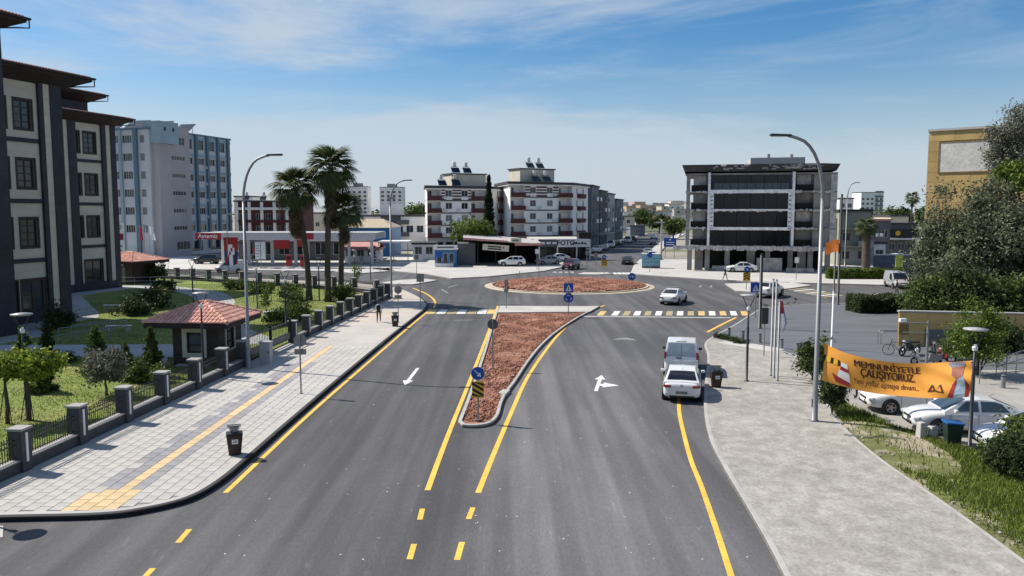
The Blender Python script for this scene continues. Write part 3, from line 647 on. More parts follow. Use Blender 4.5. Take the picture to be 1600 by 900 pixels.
muni_bay(0.0, -4.5, 4.75, [(-4.5,-2.7,'d'),(-2.7,2.5,'p'),(2.5,2.95,'d'),(2.95,3.62,'s'),(3.62,4.75,'d')],
         [(0.35,1.95,fz4,2,4), (-2.05,-0.42,fz4,2,4), (0.15,2.3,[(2.25,2.4)],2,2), (-2.4,-0.25,[(2.25,2.4)],2,2)], 19.6)
hip_roof(muni, -4.2, 5.3, 0, 12, 19.75, over=1.5)
CO = (-48.0+38.6, 86-62.5); CS = .276*CO[0]+.961*CO[1]; CY = -(.961*CO[0]-.276*CO[1])
muni_bay(CY, CS-3.0, CS+7.7, [(CS-3,CS-.9,'d'),(CS-.9,CS+.9,'s'),(CS+.9,CS+2.0,'d'),(CS+2.0,CS+5.65,'p'),(CS+5.65,CS+6.25,'d'),(CS+6.25,CS+6.95,'s'),(CS+6.95,CS+7.72,'d')],
         [(CS+3.2,CS+4.9,fz4,2,4), (CS+2.05,CS+2.6,fz4,1,4), (CS+2.6,CS+5.1,[(2.25,2.4)],2,2)], 19.2)
hip_roof(muni, CS-3, CS+7.7, CY, CY+10, 19.3, over=1.5, rise=0.8)
plain(muni, CS-8, CS+6.8, CY+2.6, CY+12, 18.5, 21.9, M_stone, 'wall')
hip_roof(muni, CS-8, CS+6.8, CY+2.6, CY+12, 22.0, over=1.4, rise=0.8)
plain(muni, 4.75, CS-2, CY+1, CY+6, 0, 18.5, M_stone, 'wall')

# ------------------------------------------------------------------ guard kiosks with tiled hip roofs
M_kiosk = mat('dark_brown_cladding', (0.055, 0.038, 0.036), rough=0.75, var=0.2, scale=0.6, fine=0.12, bscale=6)
def tiled_hip(root, x0, x1, y0, y1, z, rise, tw=0.24, tl=0.36):
    """real barrel tiles, course by course, on the four slopes of a hip roof"""
    cx0, cy0 = (x0+x1)/2, (y0+y1)/2; hw, hd = (x1-x0)/2, (y1-y0)/2
    rb = MB(); ap = max(0.0, hw-hd)
    A, B = (cx0-ap, cy0, z+rise), (cx0+ap, cy0, z+rise)
    if hd > hw: A, B = (cx0, cy0-(hd-hw), z+rise), (cx0, cy0+(hd-hw), z+rise)
    rb.add([(x0,y0,z),(x1,y0,z),(x1,y1,z),(x0,y1,z),A,B], [(0,1,5,4),(1,2,5),(2,3,4,5),(3,0,4)] if hw >= hd else [(0,1,4),(1,2,5,4),(2,3,5),(3,0,4,5)])
    rb.add([(x0,y0,z-.16),(x1,y0,z-.16),(x1,y1,z-.16),(x0,y1,z-.16)], [(3,2,1,0)]); roof = rb.build('roof', M_tilered, root)
    t = MB(); m = min(hw, hd)
    for k, (ox, oy, ux, uy, L_) in enumerate(((x0,y0,1,0,2*hw),(x1,y0,0,1,2*hd),(x1,y1,-1,0,2*hw),(x0,y1,0,-1,2*hd))):
        nx_, ny_ = -uy, ux; n = int(round(L_/tw)); rows = int(m/tl*1.02)+1
        for i in range(n):
            s = (i+.5)*L_/n; lim = min(s, L_-s, m)
            for j in range(rows):
                d0, d1 = j*tl-.04, min((j+1)*tl, lim)
                if d0 > lim-.08: break
                q = []
                for d, up, w in ((d0, .050, .5), (d1, .018, .42)):
                    for ang in (0, 45, 90, 135, 180):
                        o_ = math.cos(R(ang))*tw*w; h_ = math.sin(R(ang))*tw*.33+up
                        q.append((ox+ux*(s+o_)+nx_*d, oy+uy*(s+o_)+ny_*d, z+rise*d/m+h_-.01))
                t.add(q, [(c_+1, c_, c_+5, c_+6) for c_ in range(4)] + [(0,1,2,3,4)])
    tag(t.build('roof_tiles', M_tilered, roof), kind='stuff')
    hp = MB()
    for c_ in ((x0,y0),(x1,y0),(x1,y1),(x0,y1)):
        e = A if (c_[0] == x0 if hw >= hd else c_[1] == y0) else B; N_ = 9
        for k in range(N_):
            p0, p1 = Vector((*c_, z)).lerp(Vector(e), k/N_), Vector((*c_, z)).lerp(Vector(e), (k+1.15)/N_)
            hp.tube([p0+Vector((0,0,.06)), p1+Vector((0,0,.03))], [0.125, 0.10], 8)
    if ap or hd > hw: hp.tube([Vector(A)+Vector((0,0,.04)), Vector(B)+Vector((0,0,.04))], .12, 8)
    hp.build('ridge_tiles', M_tilered, roof)
    fb = MB(); fb.box(x0+.04,x1-.04,y0+.04,y1-.04,z-.30,z-.02); fb.build('eaves', M_fascia, root)
kiosk = thing('guard_kiosk', 'brown guard kiosk with red tiled hip roof beside the gate and cabinet', 'kiosk', (-19.55, 45.6, 0.13), R(-4.5))
mb = MB(); KW, KD, KH = 2.75, 3.1, 2.35
facade(kiosk, mb, (0,0), 0, KW, 0, KH, [(0.85,1.75,0.75,1.95,1,1)], 0.16, fr=M_frd, pn=M_glassb)
facade(kiosk, mb, (KW,0), math.pi/2, KD, 0, KH, [(0.9,2.0,0.8,2.0,2,1)], 0.16, fr=M_frd, pn=M_glassb)
mb.wall((KW,KD), math.pi, KW, 0, KH); mb.wall((0,KD), -math.pi/2, KD, 0, KH); mb.build('wall', M_kiosk, kiosk)
sf = MB()
for (a, b, q, p) in ((0.85,1.75,0.75,1.95),):
    sf.box(a-.27,b+.27,-.07,.02,q-.27,q); sf.box(a-.27,b+.27,-.07,.02,p,p+.24); sf.box(a-.27,a,-.07,.02,q,p); sf.box(b,b+.27,-.07,.02,q,p)
sf.build('window_surround', M_cream, kiosk)
sf = MB(); a, b, q, p = 0.9, 2.0, 0.8, 2.0; X = KW
sf.box(X-.02,X+.06,a-.12,b+.12,q-.12,q); sf.box(X-.02,X+.06,a-.12,b+.12,p,p+.12); sf.box(X-.02,X+.06,a-.12,a,q,p); sf.box(X-.02,X+.06,b,b+.12,q,p)
sf.build('window_surround', M_cream, kiosk)
for k in range(4):
    MB().box(-.03,KW+.03,-.03,KD+.03,.05+k*.58,.05+k*.58+.02).build('cladding_joint', M_frd, kiosk)
MB().box(0.32,2.28,-0.42,-0.06,0.0,0.12).build('step', M_path, kiosk)
tiled_hip(kiosk, -1.25, KW+0.95, -0.95, KD+0.95, KH+.24, 0.95)
MB().lathe([(0.22,0),(0.28,.55),(0.26,.57),(0.20,.3)], 14, (-0.25, -0.75, 0)).build('planter', M_conc, kiosk, smooth=True)

k2 = thing('guard_kiosk', 'far brown kiosk with low red tiled roof below the flags', 'kiosk', (-50.4, 99.0, 0.1), R(-22))
mb = MB(); W2, D2, H2 = 4.4, 3.6, 2.6
facade(k2, mb, (0,0), 0, W2, 0, H2, [(0.8,1.7,0.9,1.9,1,1),(2.4,3.2,0.05,2.1,1,1)], .15, fr=M_frd, pn=M_glassb); mb.wall((W2,0), math.pi/2, D2, 0, H2); mb.wall((W2,D2), math.pi, W2, 0, H2); mb.wall((0,D2), -math.pi/2, D2, 0, H2)
mb.build('wall', M_kiosk, k2); tiled_hip(k2, -1.2, W2+1.2, -1.2, D2+1.2, H2+.2, 1.0, tw=.3, tl=.45)
MB().box(2.55, 3.0, -.06, -.01, 2.2, 2.45).build('plate', M_cream, k2)

# ------------------------------------------------------------------ white and blue office block
M_wb = mat('blue_white_render', (0.50, 0.515, 0.53), rough=0.9, var=0.09, scale=0.2, fine=0.06, bscale=3)
M_wbpink = mat('pinkish_grey_render', (0.38, 0.355, 0.36), rough=0.9, var=0.1, scale=0.2, fine=0.06, bscale=3)
M_bluef = mat('blue_facade_fin', (0.10, 0.165, 0.215), rough=0.6, var=0.12, scale=0.4)
M_bluel = mat('pale_blue_render', (0.27, 0.36, 0.42), rough=0.8, var=0.12, scale=0.3)
ob_rz = R(-15.6); c_, s_ = math.cos(ob_rz), math.sin(ob_rz); OBW = 22.0
office = thing('office_block', 'seven storey pale office block with blue vertical fins behind the fuel station', 'building', (-69.4-c_*OBW, 155-s_*OBW, 0), ob_rz)
FH = 3.45; fls = [k*FH+.4 for k in range(7)]; mb = MB(); OH = 24.6
xs = [(1.6+3.05*k, 2.2) for k in range(6)] + [(20.3, 1.1)]
facade(office, mb, (0,0), 0, OBW, 0, OH, grid(xs, fls[1:], 1.0, 1.5, 4), .18)
rx = [(11.6,2.1),(15.3,2.1),(18.9,2.1),(22.5,2.1)]
facade(office, mb, (OBW,0), math.pi/2, 25.5, 0, OH, grid(rx, fls[1:6], 1.0, 1.4, 3) + grid(rx, fls[6:], .6, 2.3, 3) + grid([(13,4),(20,5)], fls[:1], .3, 2.2, 3), .18)
mb.wall((OBW,25.5), math.pi, OBW, 0, OH); mb.wall((0,25.5), -math.pi/2, 25.5, 0, OH); mb.build('wall', M_wb, office)
for y in (9.9, 13.45, 17.1, 20.7, 24.3): plain(office, OBW+.002, OBW+.5, y-.32, y+.32, 1.2, OH+.1, M_bluef, 'facade_fin')
for k in range(1, 7): plain(office, OBW+.001, OBW+.12, 10.3, 25.5, fls[k]+2.62, fls[k]+3.2, M_bluel, 'spandrel_band')
for x in (3.1, 6.2, 9.3, 12.3, 15.4): plain(office, x-.3, x+.3, -.35, -.002, 1.5, OH, M_bluel, 'facade_fin')
plain(office, 18.6, 19.4, -.5, -.002, 0, OH+.3, M_bluef, 'facade_fin')
mb = MB(); facade(office, mb, (OBW+.002,.6), 0, 1.6, 0, 25.2); mb.v = []; mb.f = []; mb.m = []
tw_ = [(3.6,7.6,f+1.35,f+2.25,5,1) for f in fls[1:6]] + [(3.6,7.6,fls[6]+.9,fls[6]+2.5,5,1), (4.2,8.2,fls[0]+.9,fls[0]+2.6,4,1)]
facade(office, mb, (OBW+1.6,.6), math.pi/2, 9.0, 0, 25.6, tw_, .15); mb.wall((OBW+.002,.6), 0, 1.6, 0, 25.6); mb.wall((OBW+1.6,9.6), math.pi, 1.6, 0, 25.6)
mb.add([(OBW,.6,25.6),(OBW+1.6,.6,25.6),(OBW+1.6,9.6,25.6),(OBW,9.6,25.6)], [(0,1,2,3)]); mb.build('stair_tower', M_wbpink, office)
plain(office, OBW-1.5, OBW+2.3, .2, 5.6, 22.0, 26.2, M_bluel, 'tower_box')
for y in (1.4, 3.8): plain(office, OBW+2.28, OBW+2.36, y, y+.5, 24.4, 25.1, M_black, 'vent_opening')
plain(office, -.2, OBW+.2, -.2, 25.7, OH, OH+.35, M_bluef, 'roof')
for k, (x, y, w, h) in enumerate(((8,5,5,2.2),(14,5,4.5,2.4),(18.5,7,3.6,2.2),(20,12,3.6,1.9))):
    r_ = MB(); r_.obox((x,y+1,OH+1.5), (w,.12,h*1.7), 0, rx=R(-55)); r_.tube([(x-w*.4,y+1.6,OH),(x-w*.4,y+1.6,OH+2)], .06, 5); r_.tube([(x+w*.4,y+1.6,OH),(x+w*.4,y+1.6,OH+2)], .06, 5); r_.build('roof_panel', M_solar, office)
r_ = MB()
for k in range(6):
    for fl in fls[1:6]: pass
for k in range(3):
    for j, fl in enumerate(fls[1:6]):
        if (k + j) % 3 != 2: MB().box(1.0+k*3.05+.1, 1.0+k*3.05+.8, -.38, -.02, fl+.25, fl+.8).build('air_conditioner', M_acw, office)
for j, fl in enumerate(fls[2:6]):
    MB().box(OBW+.02, OBW+.4, 16.6, 17.4-.5, fl+.2, fl+.8).build('air_conditioner', M_acw, office)

# ------------------------------------------------------------------ apartment blocks in the middle
def apartment(name, label, pts, zf, fh, nfl, bal, wins, pent, sidecols):
    P = [Vector((*p, 0)) for p in pts]; o0 = P[0]; root = thing(name, label, 'building', o0, 0)
    L_ = [p - o0 for p in P]; H = zf + fh*nfl; mb = MB(); gb = MB()
    for i in range(len(L_)):
        a, b = L_[i], L_[(i+1) % len(L_)]; d = b-a; W = d.length; ang = math.atan2(d.y, d.x); ux, uy = d.x/W, d.y/W
        ops = []; wl_ = []
        if i == 0:
            for k in range(nfl):
                z = zf + k*fh
                for f0, f1 in bal: ops.append((f0*W, f1*W, z+.12, z+fh-.18))
                for fx in wins: wl_.append((fx*W-.75, fx*W+.75, z+.85, z+2.2, 2, 1))
        elif i == 1:
            for k in range(nfl):
                z = zf + k*fh
                for fx in sidecols: wl_.append((fx*W-.55, fx*W+.55, z+.8, z+2.2, 2, 1))
        q = [w[:4] for w in wl_] + ops
        mb.wall((a.x, a.y), ang, W, zf, H, q, 0.2)
        gops = [(W*j/4+.3, W*(j+1)/4-.3, .1, zf-.9) for j in range(4)] if i < 2 else []
        gb.wall((a.x, a.y), ang, W, 0, zf, gops, .3)
        for g_ in gops: window(root, (a.x, a.y), ang, *g_, depth=.22, fr=M_frd, pn=M_glassd, nx=3, name='shop_window')
        for w in wl_: window(root, (a.x, a.y), ang, *w[:4], depth=.13, nx=2, pn=M_glassb if rng.random() < .5 else M_glass)
        for (x0, x1, z0, z1) in ops:            # recessed balconies
            nx_, ny_ = -uy, ux; T = lambda x, d_: (a.x+ux*x+nx_*d_, a.y+uy*x+ny_*d_)
            bk = MB(); bk.wall(T(x0, 1.3), ang, x1-x0, z0, z1, [(.35,1.5,z0+.1,z0+2.0)], .05)
            for x_ in (x0, x1): p0, p1 = T(x_, .2), T(x_, 1.3); bk.add([(*p0,z0),(*p1,z0),(*p1,z1),(*p0,z1)], [(0,1,2,3)])
            for z_ in (z0, z1): bk.add([(*T(x0,.2),z_),(*T(x1,.2),z_),(*T(x1,1.3),z_),(*T(x0,1.3),z_)], [(0,1,2,3)])
            bo = bk.build('balcony', M_white, root)
            window(bo, T(x0, 1.3), ang, .35, 1.5, z0+.1, z0+2.0, .03, nx=2, name='balcony_door') if False else None
            window(root, T(x0, 1.3), ang, .35, 1.5, z0+.1, z0+2.0, .03, nx=2, name='balcony_door')
            c = T((x0+x1)/2, -.35); MB().obox((c[0], c[1], z0+.40), (x1-x0+.2, .14, 1.0), ang).build('balcony_parapet', M_burg, root)
            c = T((x0+x1)/2, -.12); MB().obox((c[0], c[1], z0-.02), (x1-x0+.2, .56, .14), ang).build('balcony_slab', M_cornice, root)
        if i < 2:                                   # sill bands and striped top floor
            for k in range(nfl):
                z = zf + k*fh
                if i == 0:
                    f0, f1 = bal[0][1], (bal[1][0] if len(bal) > 1 else 1)
                    c = (a.x+ux*W*(f0+f1)/2+uy*.03, a.y+uy*W*(f0+f1)/2-ux*.03); MB().obox((*c, z+.02), ((f1-f0)*W-.2, .10, .22), ang).build('string_course', M_cornice, root)
                    if k == nfl-1:
                        for q_ in range(4):
                            zz_ = z+.35+q_*.62; edges = [f0*W+.1] + [e for fx in wins for e in (fx*W-.8, fx*W+.8)] + [f1*W-.1]
                            for e in range(0, len(edges), 2):
                                xm, wd = (edges[e]+edges[e+1])/2, edges[e+1]-edges[e]
                                MB().obox((a.x+ux*xm+uy*.02, a.y+uy*xm-ux*.02, zz_), (wd, .06, .34), ang).build('burgundy_band', M_burg, root)
                else:
                    c = (a.x+ux*W*.5+uy*.3, a.y+uy*W*.5-ux*.3); MB().obox((*c, z+.45), (W*.42, .7, .95), ang).build('balcony_parapet', M_burg, root)
    mb.build('wall', M_white, root); gb.build('ground_floor', M_greyr, root)
    MB().prism([((p.x-c0.x)*1.06+c0.x, (p.y-c0.y)*1.06+c0.y) for c0 in [sum(L_, Vector())/len(L_)] for p in L_], H, H+.55, bottom=True).build('cornice', M_cornice, root)
    MB().prism([((p.x-c0.x)*1.045+c0.x, (p.y-c0.y)*1.045+c0.y) for c0 in [sum(L_, Vector())/len(L_)] for p in L_], H-.28, H, bottom=True).build('eave_band', M_white, root)
    (x0, x1, y0, y1, h) = pent; d = L_[1].normalized(); ang = math.atan2(d.y, d.x)
    n = Vector((-d.y, d.x, 0)); c = L_[1]*((x0+x1)/2) + n*((y0+y1)/2); w = (x1-x0)*L_[1].length
    pt = MB().obox((c.x, c.y, H+.55+h/2), (w, y1-y0, h), ang).build('penthouse', M_cream, root)
    MB().obox((c.x, c.y, H+.55+h+.12), (w+.5, y1-y0+.5, .24), ang).build('penthouse_roof', M_cornice, pt)
    return root, o0, L_, H+.55, ang, c, h
apt1, o0, L1, HT1, an1, pc1, ph1 = apartment('apartment_block', 'white apartment block with burgundy balconies behind the cypress tree', [(-17.7,168),(-4.1,175),(-0.9,187),(-9,193),(-19.5,183)], 3.4, 2.6, 4, [(0.0,0.20),(0.66,0.90)], [0.32,0.56], (0.45,0.98,3,8,2.6), [0.3,0.7])
for k, (fx, dy_, z_) in enumerate(((.57,5.2,ph1+.24),(.75,5.2,ph1+.24),(.33,4.0,0),(.48,1.8,0))):
    d = L1[1]; p = o0 + d*fx + Vector((-d.normalized().y, d.normalized().x, 0))*dy_
    solar_heater((p.x, p.y, HT1+z_), an1, ['left solar heater on the penthouse behind the cypress', 'right solar heater on the penthouse behind the cypress', 'leftmost solar heater on the lower roof left of the cypress', 'solar heater on the lower roof in front of the left penthouse'][k])
apt2, o0, L2, HT2, an2, pc2, ph2 = apartment('apartment_block', 'white apartment block with burgundy balconies above the black photo shop sign', [(-0.4,172),(13.5,180),(18.2,193),(10,200),(-3.5,188)], 3.6, 2.8, 4, [(0.01,0.22),(0.77,0.99)], [0.36,0.63], (0.30,0.86,4,9,2.9), [0.28,0.68])
for k, (fx, dy_, z_) in enumerate(((.54,6,ph2+.24),(.70,6,ph2+.24),(.49,2.2,0),(.66,2.0,0))):
    d = L2[1]; p = o0 + d*fx + Vector((-d.normalized().y, d.normalized().x, 0))*dy_
    solar_heater((p.x, p.y, HT2+z_), an2, ['left solar heater on the tallest central penthouse', 'right solar heater on the tallest central penthouse', 'left solar heater at the foot of the tallest central penthouse', 'right solar heater at the foot of the tallest central penthouse'][k])
for root, L_, zf_, fh_ in ((apt1, L1, 3.4, 2.6), (apt2, L2, 3.6, 2.8)):
    d = L_[1].normalized(); W_ = L_[1].length; an_ = math.atan2(d.y, d.x)
    for k in range(4):
        for fx in (.26, .46, .70):
            if (k*3+int(fx*10)) % 4 == 1: continue
            c = d*W_*fx + Vector((d.y, -d.x, 0))*.2; MB().obox((c.x, c.y, zf_+k*fh_+.62), (.8, .34, .55), an_).build('air_conditioner', M_acw, root)
# dark terraces running down the far street
M_slate = mat('slate_grey_render', (0.10, 0.105, 0.115), rough=0.85, var=0.15, scale=0.3)
M_slate2 = mat('blue_grey_render', (0.15, 0.165, 0.185), rough=0.85, var=0.15, scale=0.3)
for k, (y, W, D, H, m_, lb) in enumerate(((197,13,15,15.2,M_slate2,'dark blue grey apartment block just behind the photo shop corner'),(214,13,15,14.4,M_slate,'slate apartment block in the middle of the far street terrace'),(231,13,16,14.0,M_greyr,'grey apartment block third along the far street terrace'),(250,13,18,12.6,M_slate2,'last dark apartment block at the far end of the terrace'))):
    p, an = street_at(y, -9.2); rz = -an; cc, ss = math.cos(rz), math.sin(rz)
    wf = grid([(2.5,1.3),(6.5,1.3),(10.5,1.3)], [3.4+2.75*j for j in range(4)], .8, 1.4) if H > 14.3 else grid([(2.5,1.3),(6.5,1.3),(10.5,1.3)], [3.4+2.75*j for j in range(3)], .8, 1.4)
    b = block('apartment_block', lb, 'building', (p.x-cc*W, p.y-ss*W, 0), rz, W, D, H, m_, f=wf, r=grid([(2.2,1.4),(6,1.4),(9.5,1.4),(13,1.4)], [3.4+2.75*j for j in range(4 if H > 14.3 else 3)], .7, 1.5), group=None)
    for j in range(4 if H > 14.3 else 3):
        for x in (4, 11): MB().box(W+.002, W+1.1, x-1.7, x+1.7, 3.25+2.75*j, 3.4+2.75*j).build('balcony_slab', M_greyr, b); MB().box(W+1.0, W+1.1, x-1.7, x+1.7, 3.4+2.75*j, 4.3+2.75*j).build('balcony_parapet', M_white if (j+k) % 2 else M_slate, b)
    MB().box(W-.002, W+2.4, 0, D, 2.9, 3.05).build('awning', M_conc if k % 2 else M_slate2, b)

# ------------------------------------------------------------------ unfinished black building
bb_rz = R(-13); cc, ss = math.cos(bb_rz), math.sin(bb_rz)
bb = thing('unfinished_building', 'gutted black glass building with white framed facade on the far corner', 'building', (26.0, 121.0, 0.1), bb_rz)
BW, BD = 21.6, 15.0; FS = [3.75, 6.45, 9.15, 11.85, 14.5]
M_void = mat('dark_interior', (0.022, 0.021, 0.021), rough=0.95, var=0.3)  # near-black colour paints the shade of open interiors; also used on dark trim
M_wframe = mat('stripped_white_frame', (0.80, 0.80, 0.80), rough=0.8, var=0.22, scale=1.4, fine=0.2, bscale=5)
M_brk = mat('broken_plaster', (0.46, 0.45, 0.44), rough=0.95, var=0.4, scale=1.1, fine=0.25, bscale=5)
plain(bb, 1.2, BW-1.2, 1.3, BD, 3.75, 14.4, M_concg, 'core_wall'); plain(bb, 1.6, BW-1.6, 5.5, BD, 0, 3.7, M_void, 'ground_floor_shade_block')  # ground floor is a solid block painted dark as its shade
for z in FS: plain(bb, .15, BW-.1, .05, BD, z-.24, z, M_concg, 'floor_slab')
for z in FS[:4]:                                              # ragged stripped slab edges
    rg = MB(); x = 0.1
    while x < BW-.4:
        w = rng.uniform(.15, .55)
        if rng.random() < .72: rg.box(x, min(x+w, BW), -rng.uniform(.04, .30), .048, z-rng.uniform(.12, .42), z+rng.uniform(-.03, .14))
        x += w
    tag(rg.build('broken_slab_edge', M_brk, bb), kind='stuff')
cx0, cx1 = 3.35, 15.6
for k in range(5):
    z0, z1 = ([0.0]+FS)[k], ([0.0]+FS)[k+1]
    if k == 0: continue
    for j in range(6):                                         # glazing of the framed centre
        xa = cx0+.5+j*(cx1-cx0-1)/6; MB().box(xa+.03, xa+(cx1-cx0-1)/6-.03, .22, .26, z0+.03, z1-.27).build('glass_panel', M_glassd, bb)
    for xa, xb in ((.9,cx0-.1),(cx1+.15,BW-3.4)):
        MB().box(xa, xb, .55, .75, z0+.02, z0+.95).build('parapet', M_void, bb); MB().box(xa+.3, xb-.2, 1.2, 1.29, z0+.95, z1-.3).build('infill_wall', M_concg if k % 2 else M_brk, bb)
    MB().box(BW-3.3, BW-.2, .25, .32, z0+.05, z1-.28).build('infill_wall', M_concg, bb)
    MB().box(BW-1.0, BW-.15, -.05, .2, z0, z1-.24).build('corner_column', M_brk, bb); MB().box(.2, .75, .2, .8, z0, z1-.24).build('corner_column', M_concg, bb)
    MB().box(BW-.1, BW-.05, .5, BD-1, z0+.2, z1-.4).build('side_glazing', M_glassd, bb)
for (a, b, q, p) in ((cx0,cx0+.34,3.8,14.6),(cx1-.34,cx1,3.8,14.6),(cx0+.34,cx1-.34,11.55,12.05)): MB().box(a,b,-.75,.20,q,p).build('facade_frame', M_wframe, bb)
for (a, b, q, p) in ((cx0+.36,cx0+.85,6.2,11.6),(cx1-.85,cx1-.36,6.2,11.6),(cx0+.36,cx1-.36,6.12,6.55),(cx0+.86,cx1-.86,8.95,9.2)): MB().box(a,b,-.66,.18,q,p).build('inner_frame', M_wframe, bb)
for j in range(16):
    for xx in (cx0+.6, cx1-.6): MB().box(xx-.16, xx+.12, -.70, -.662, 6.7+j*.31, 6.7+j*.31+.12).build('frame_rung', M_void, bb) if j % 2 == 0 else None
for j in range(9):                                            # upper floor glass balustrade
    xa = cx0+.9+j*1.18; MB().box(xa, xa+1.1, -.1, -.06, 12.02, 13.0).build('balustrade_pane', mat('blue_balustrade_glass', (0.05,0.085,0.11), rough=.1, var=.3), bb)
cor = MB(); q = [(-.5,-.9),(BW-2.2,-1.0),(BW+.3,.7),(BW+.6,BD),(-.5,BD)]; q2 = [(-.1,-.2),(BW-2.4,-.2),(BW-.2,.8),(BW,BD),(-.1,BD)]
n = 5; cor.add([(x,y,15.75) for x,y in q]+[(x,y,14.75) for x,y in q2], [(i,(i+1)%n,(i+1)%n+n,i+n) for i in range(n)][::1]+[tuple(range(n))]); cor.build('roof_cornice', M_cornice, bb)
rg = MB()
for i in range(60):
    x = rng.uniform(3.5, BW-3.5) if i % 2 else rng.uniform(BW-7.5, BW-2.6); t_ = rng.uniform(.05, .7)
    rg.obox((x, -.94+.72*t_-.035, 15.72-1.0*t_), (rng.uniform(.2,.9), .05, rng.uniform(.08,.35)), 0, rx=R(-36))
tag(rg.build('peeling_plaster', M_brk, bb), kind='stuff')
MB().box(9.5, 17.3, 3, 9, 15.75, 16.9).build('penthouse', M_conc, bb); MB().box(12, 12.4, 4, 4.4, 16.9, 17.5).build('vent', M_concg, bb); MB().box(15.3, 15.7, 4, 4.4, 16.9, 17.4).build('vent', M_concg, bb)
for x in (.5, 3.1, 6.0, 11.8, 15.0, 17.8, 20.2): MB().box(x, x+.7, .3, .95, 0, 3.5).build('column', M_concg, bb)
cnp = MB(); cnp.box(-1.6, BW-1.5, -1.2, .04, 3.42, 3.72); cnp.build('canopy_slab', M_brk, bb)
rg = MB(); x = -1.6
while x < BW-1.6: w = rng.uniform(.2,.6); rg.box(x, x+w*.9, -1.34, -1.21, 3.05+rng.uniform(0,.25), 3.78); x += w
tag(rg.build('canopy_fascia', M_brk, bb), kind='stuff')
for x in (1.6, 9.2, 16.4): MB().box(x, x+1.2, 1.0, 1.4, 0, 3.0).build('partition', M_concg, bb)
MB().obox((9.0,-.6,.55), (3.4,1.0,.12), .1, rx=R(-25)).build('ramp_slab', M_conc, bb); MB().box(10.6, 14.2, .0, .3, .1, 2.0).build('site_hoarding', M_brk, bb)
MB().box(4.2, 7.4, -.3, .3, .05, .75).build('rubble_wall', M_brk, bb); MB().box(14.8, 18.6, -.4, .2, .05, .6).build('rubble_wall', M_brk, bb)

# ------------------------------------------------------------------ yellow stone building, right edge
M_ylw = mat('yellow_stone_cladding', (0.50, 0.345, 0.135), rough=0.85, var=0.16, scale=0.5, rnd=0.10, fine=0.10, bscale=5)
M_ylwj = mat('cladding_joint_brown', (0.24, 0.16, 0.07), rough=0.95, var=0.15)
yb_rz = R(-42); yb = thing('yellow_building', 'yellow stone clad building with blank white panel behind the olive trees', 'building', (42.2, 82.0, 0.1), yb_rz)
plain(yb, 0, 34, 0.03, 18, 0, 16.9, M_ylwj, 'wall')
PH, PW, TOPZ = 1.02, 2.35, 16.9
for r_ in range(16):
    z1 = TOPZ - r_*PH; z0 = z1 - PH + .022; x = -((r_ % 3)*.8)
    while x < 16.0:
        a, b = max(x, 0.0)+.011, min(x+PW, 15.4)-.011; x += PW
        if b-a < .12: continue
        if z0 > 12.4 and z1 < 16.0 and a > 1.0 and b < 8.9: continue
        if z0 > 12.4 and z1 < 16.0 and a < 1.0 < b: b = 1.0
        if z0 > 12.4 and z1 < 16.0 and a < 8.9 < b: a = 8.9
        if b-a < .1: continue
        MB().box(a, b, rng.uniform(-.012, .0), .029, z0, z1).build('cladding_panel', M_ylw, yb)
M_blank = mat('blank_white_panel', (0.60, 0.58, 0.54), rough=0.9, var=0.16, scale=0.8, fine=0.16, bscale=4)
plain(yb, 1.05, 8.85, -.05, .028, 12.82, 15.7, M_blank, 'blank_sign_panel')
for (a, b, q, p) in ((.98,8.92,12.7,12.82),(.98,8.92,15.7,15.8),(.93,1.05,12.7,15.8),(8.85,8.97,12.7,15.8)): plain(yb, a, b, -.09, .027, q, p, M_ylwj, 'panel_rim')
plain(yb, -.12, 15.5, -.15, .6, 16.9, 17.12, M_conc, 'coping'); plain(yb, -.06, -.002, 0, 8, 0, 16.9, M_cream, 'edge_return')
MB().prism([(10.5,-.02),(15.4,-2.6),(15.4,3),(10.5,3)], 9.6, 10.5, bottom=True).build('overhang', M_ylw, yb)
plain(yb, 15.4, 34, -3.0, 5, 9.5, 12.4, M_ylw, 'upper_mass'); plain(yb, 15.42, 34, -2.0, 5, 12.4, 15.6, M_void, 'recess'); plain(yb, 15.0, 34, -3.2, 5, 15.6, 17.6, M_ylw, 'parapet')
plain(yb, 17, 34, -1.0, 5, 0, 9.5, M_ylw, 'lower_mass')
# ------------------------------------------------------------------ background buildings
M_red = mat('signal_red', (0.31, 0.02, 0.026), rough=0.5, var=0.1)
M_flag = leafmat('red_flag_cloth', (0.40, 0.03, 0.035), .05, .45)
M_flagw = leafmat('white_flag_cloth', (0.70, 0.70, 0.69), .05, .45)
M_signw = mat('sign_white', (0.72, 0.72, 0.72), rough=0.5, var=0.06)
M_signb = mat('sign_blue', (0.015, 0.075, 0.36), rough=0.4, var=0.06)
M_signy = mat('sign_yellow', (0.72, 0.42, 0.03), rough=0.45, var=0.06)
M_ink = mat('sign_black', (0.012, 0.012, 0.013), rough=0.5, var=0.05)
M_bluesh = mat('blue_sheet_metal', (0.03, 0.16, 0.36), rough=0.5, var=0.12, scale=0.6)
M_sandroof = mat('sandy_sheet_roof', (0.42, 0.34, 0.24), rough=0.7, var=0.15)
M_dgrey = mat('dark_grey_render', (0.13, 0.13, 0.135), rough=0.85, var=0.15, scale=0.4)
M_olivew = mat('grey_green_render', (0.30, 0.31, 0.26), rough=0.9, var=0.15, scale=0.3)
M_pink = mat('dusty_pink_sheet', (0.46, 0.24, 0.22), rough=0.7, var=0.15)
def X(u, d): return (u-800)/FPX*d*(math.cos(PITCH)) * 1.0025
def Z(v, d): return Zat(800, v, d).z
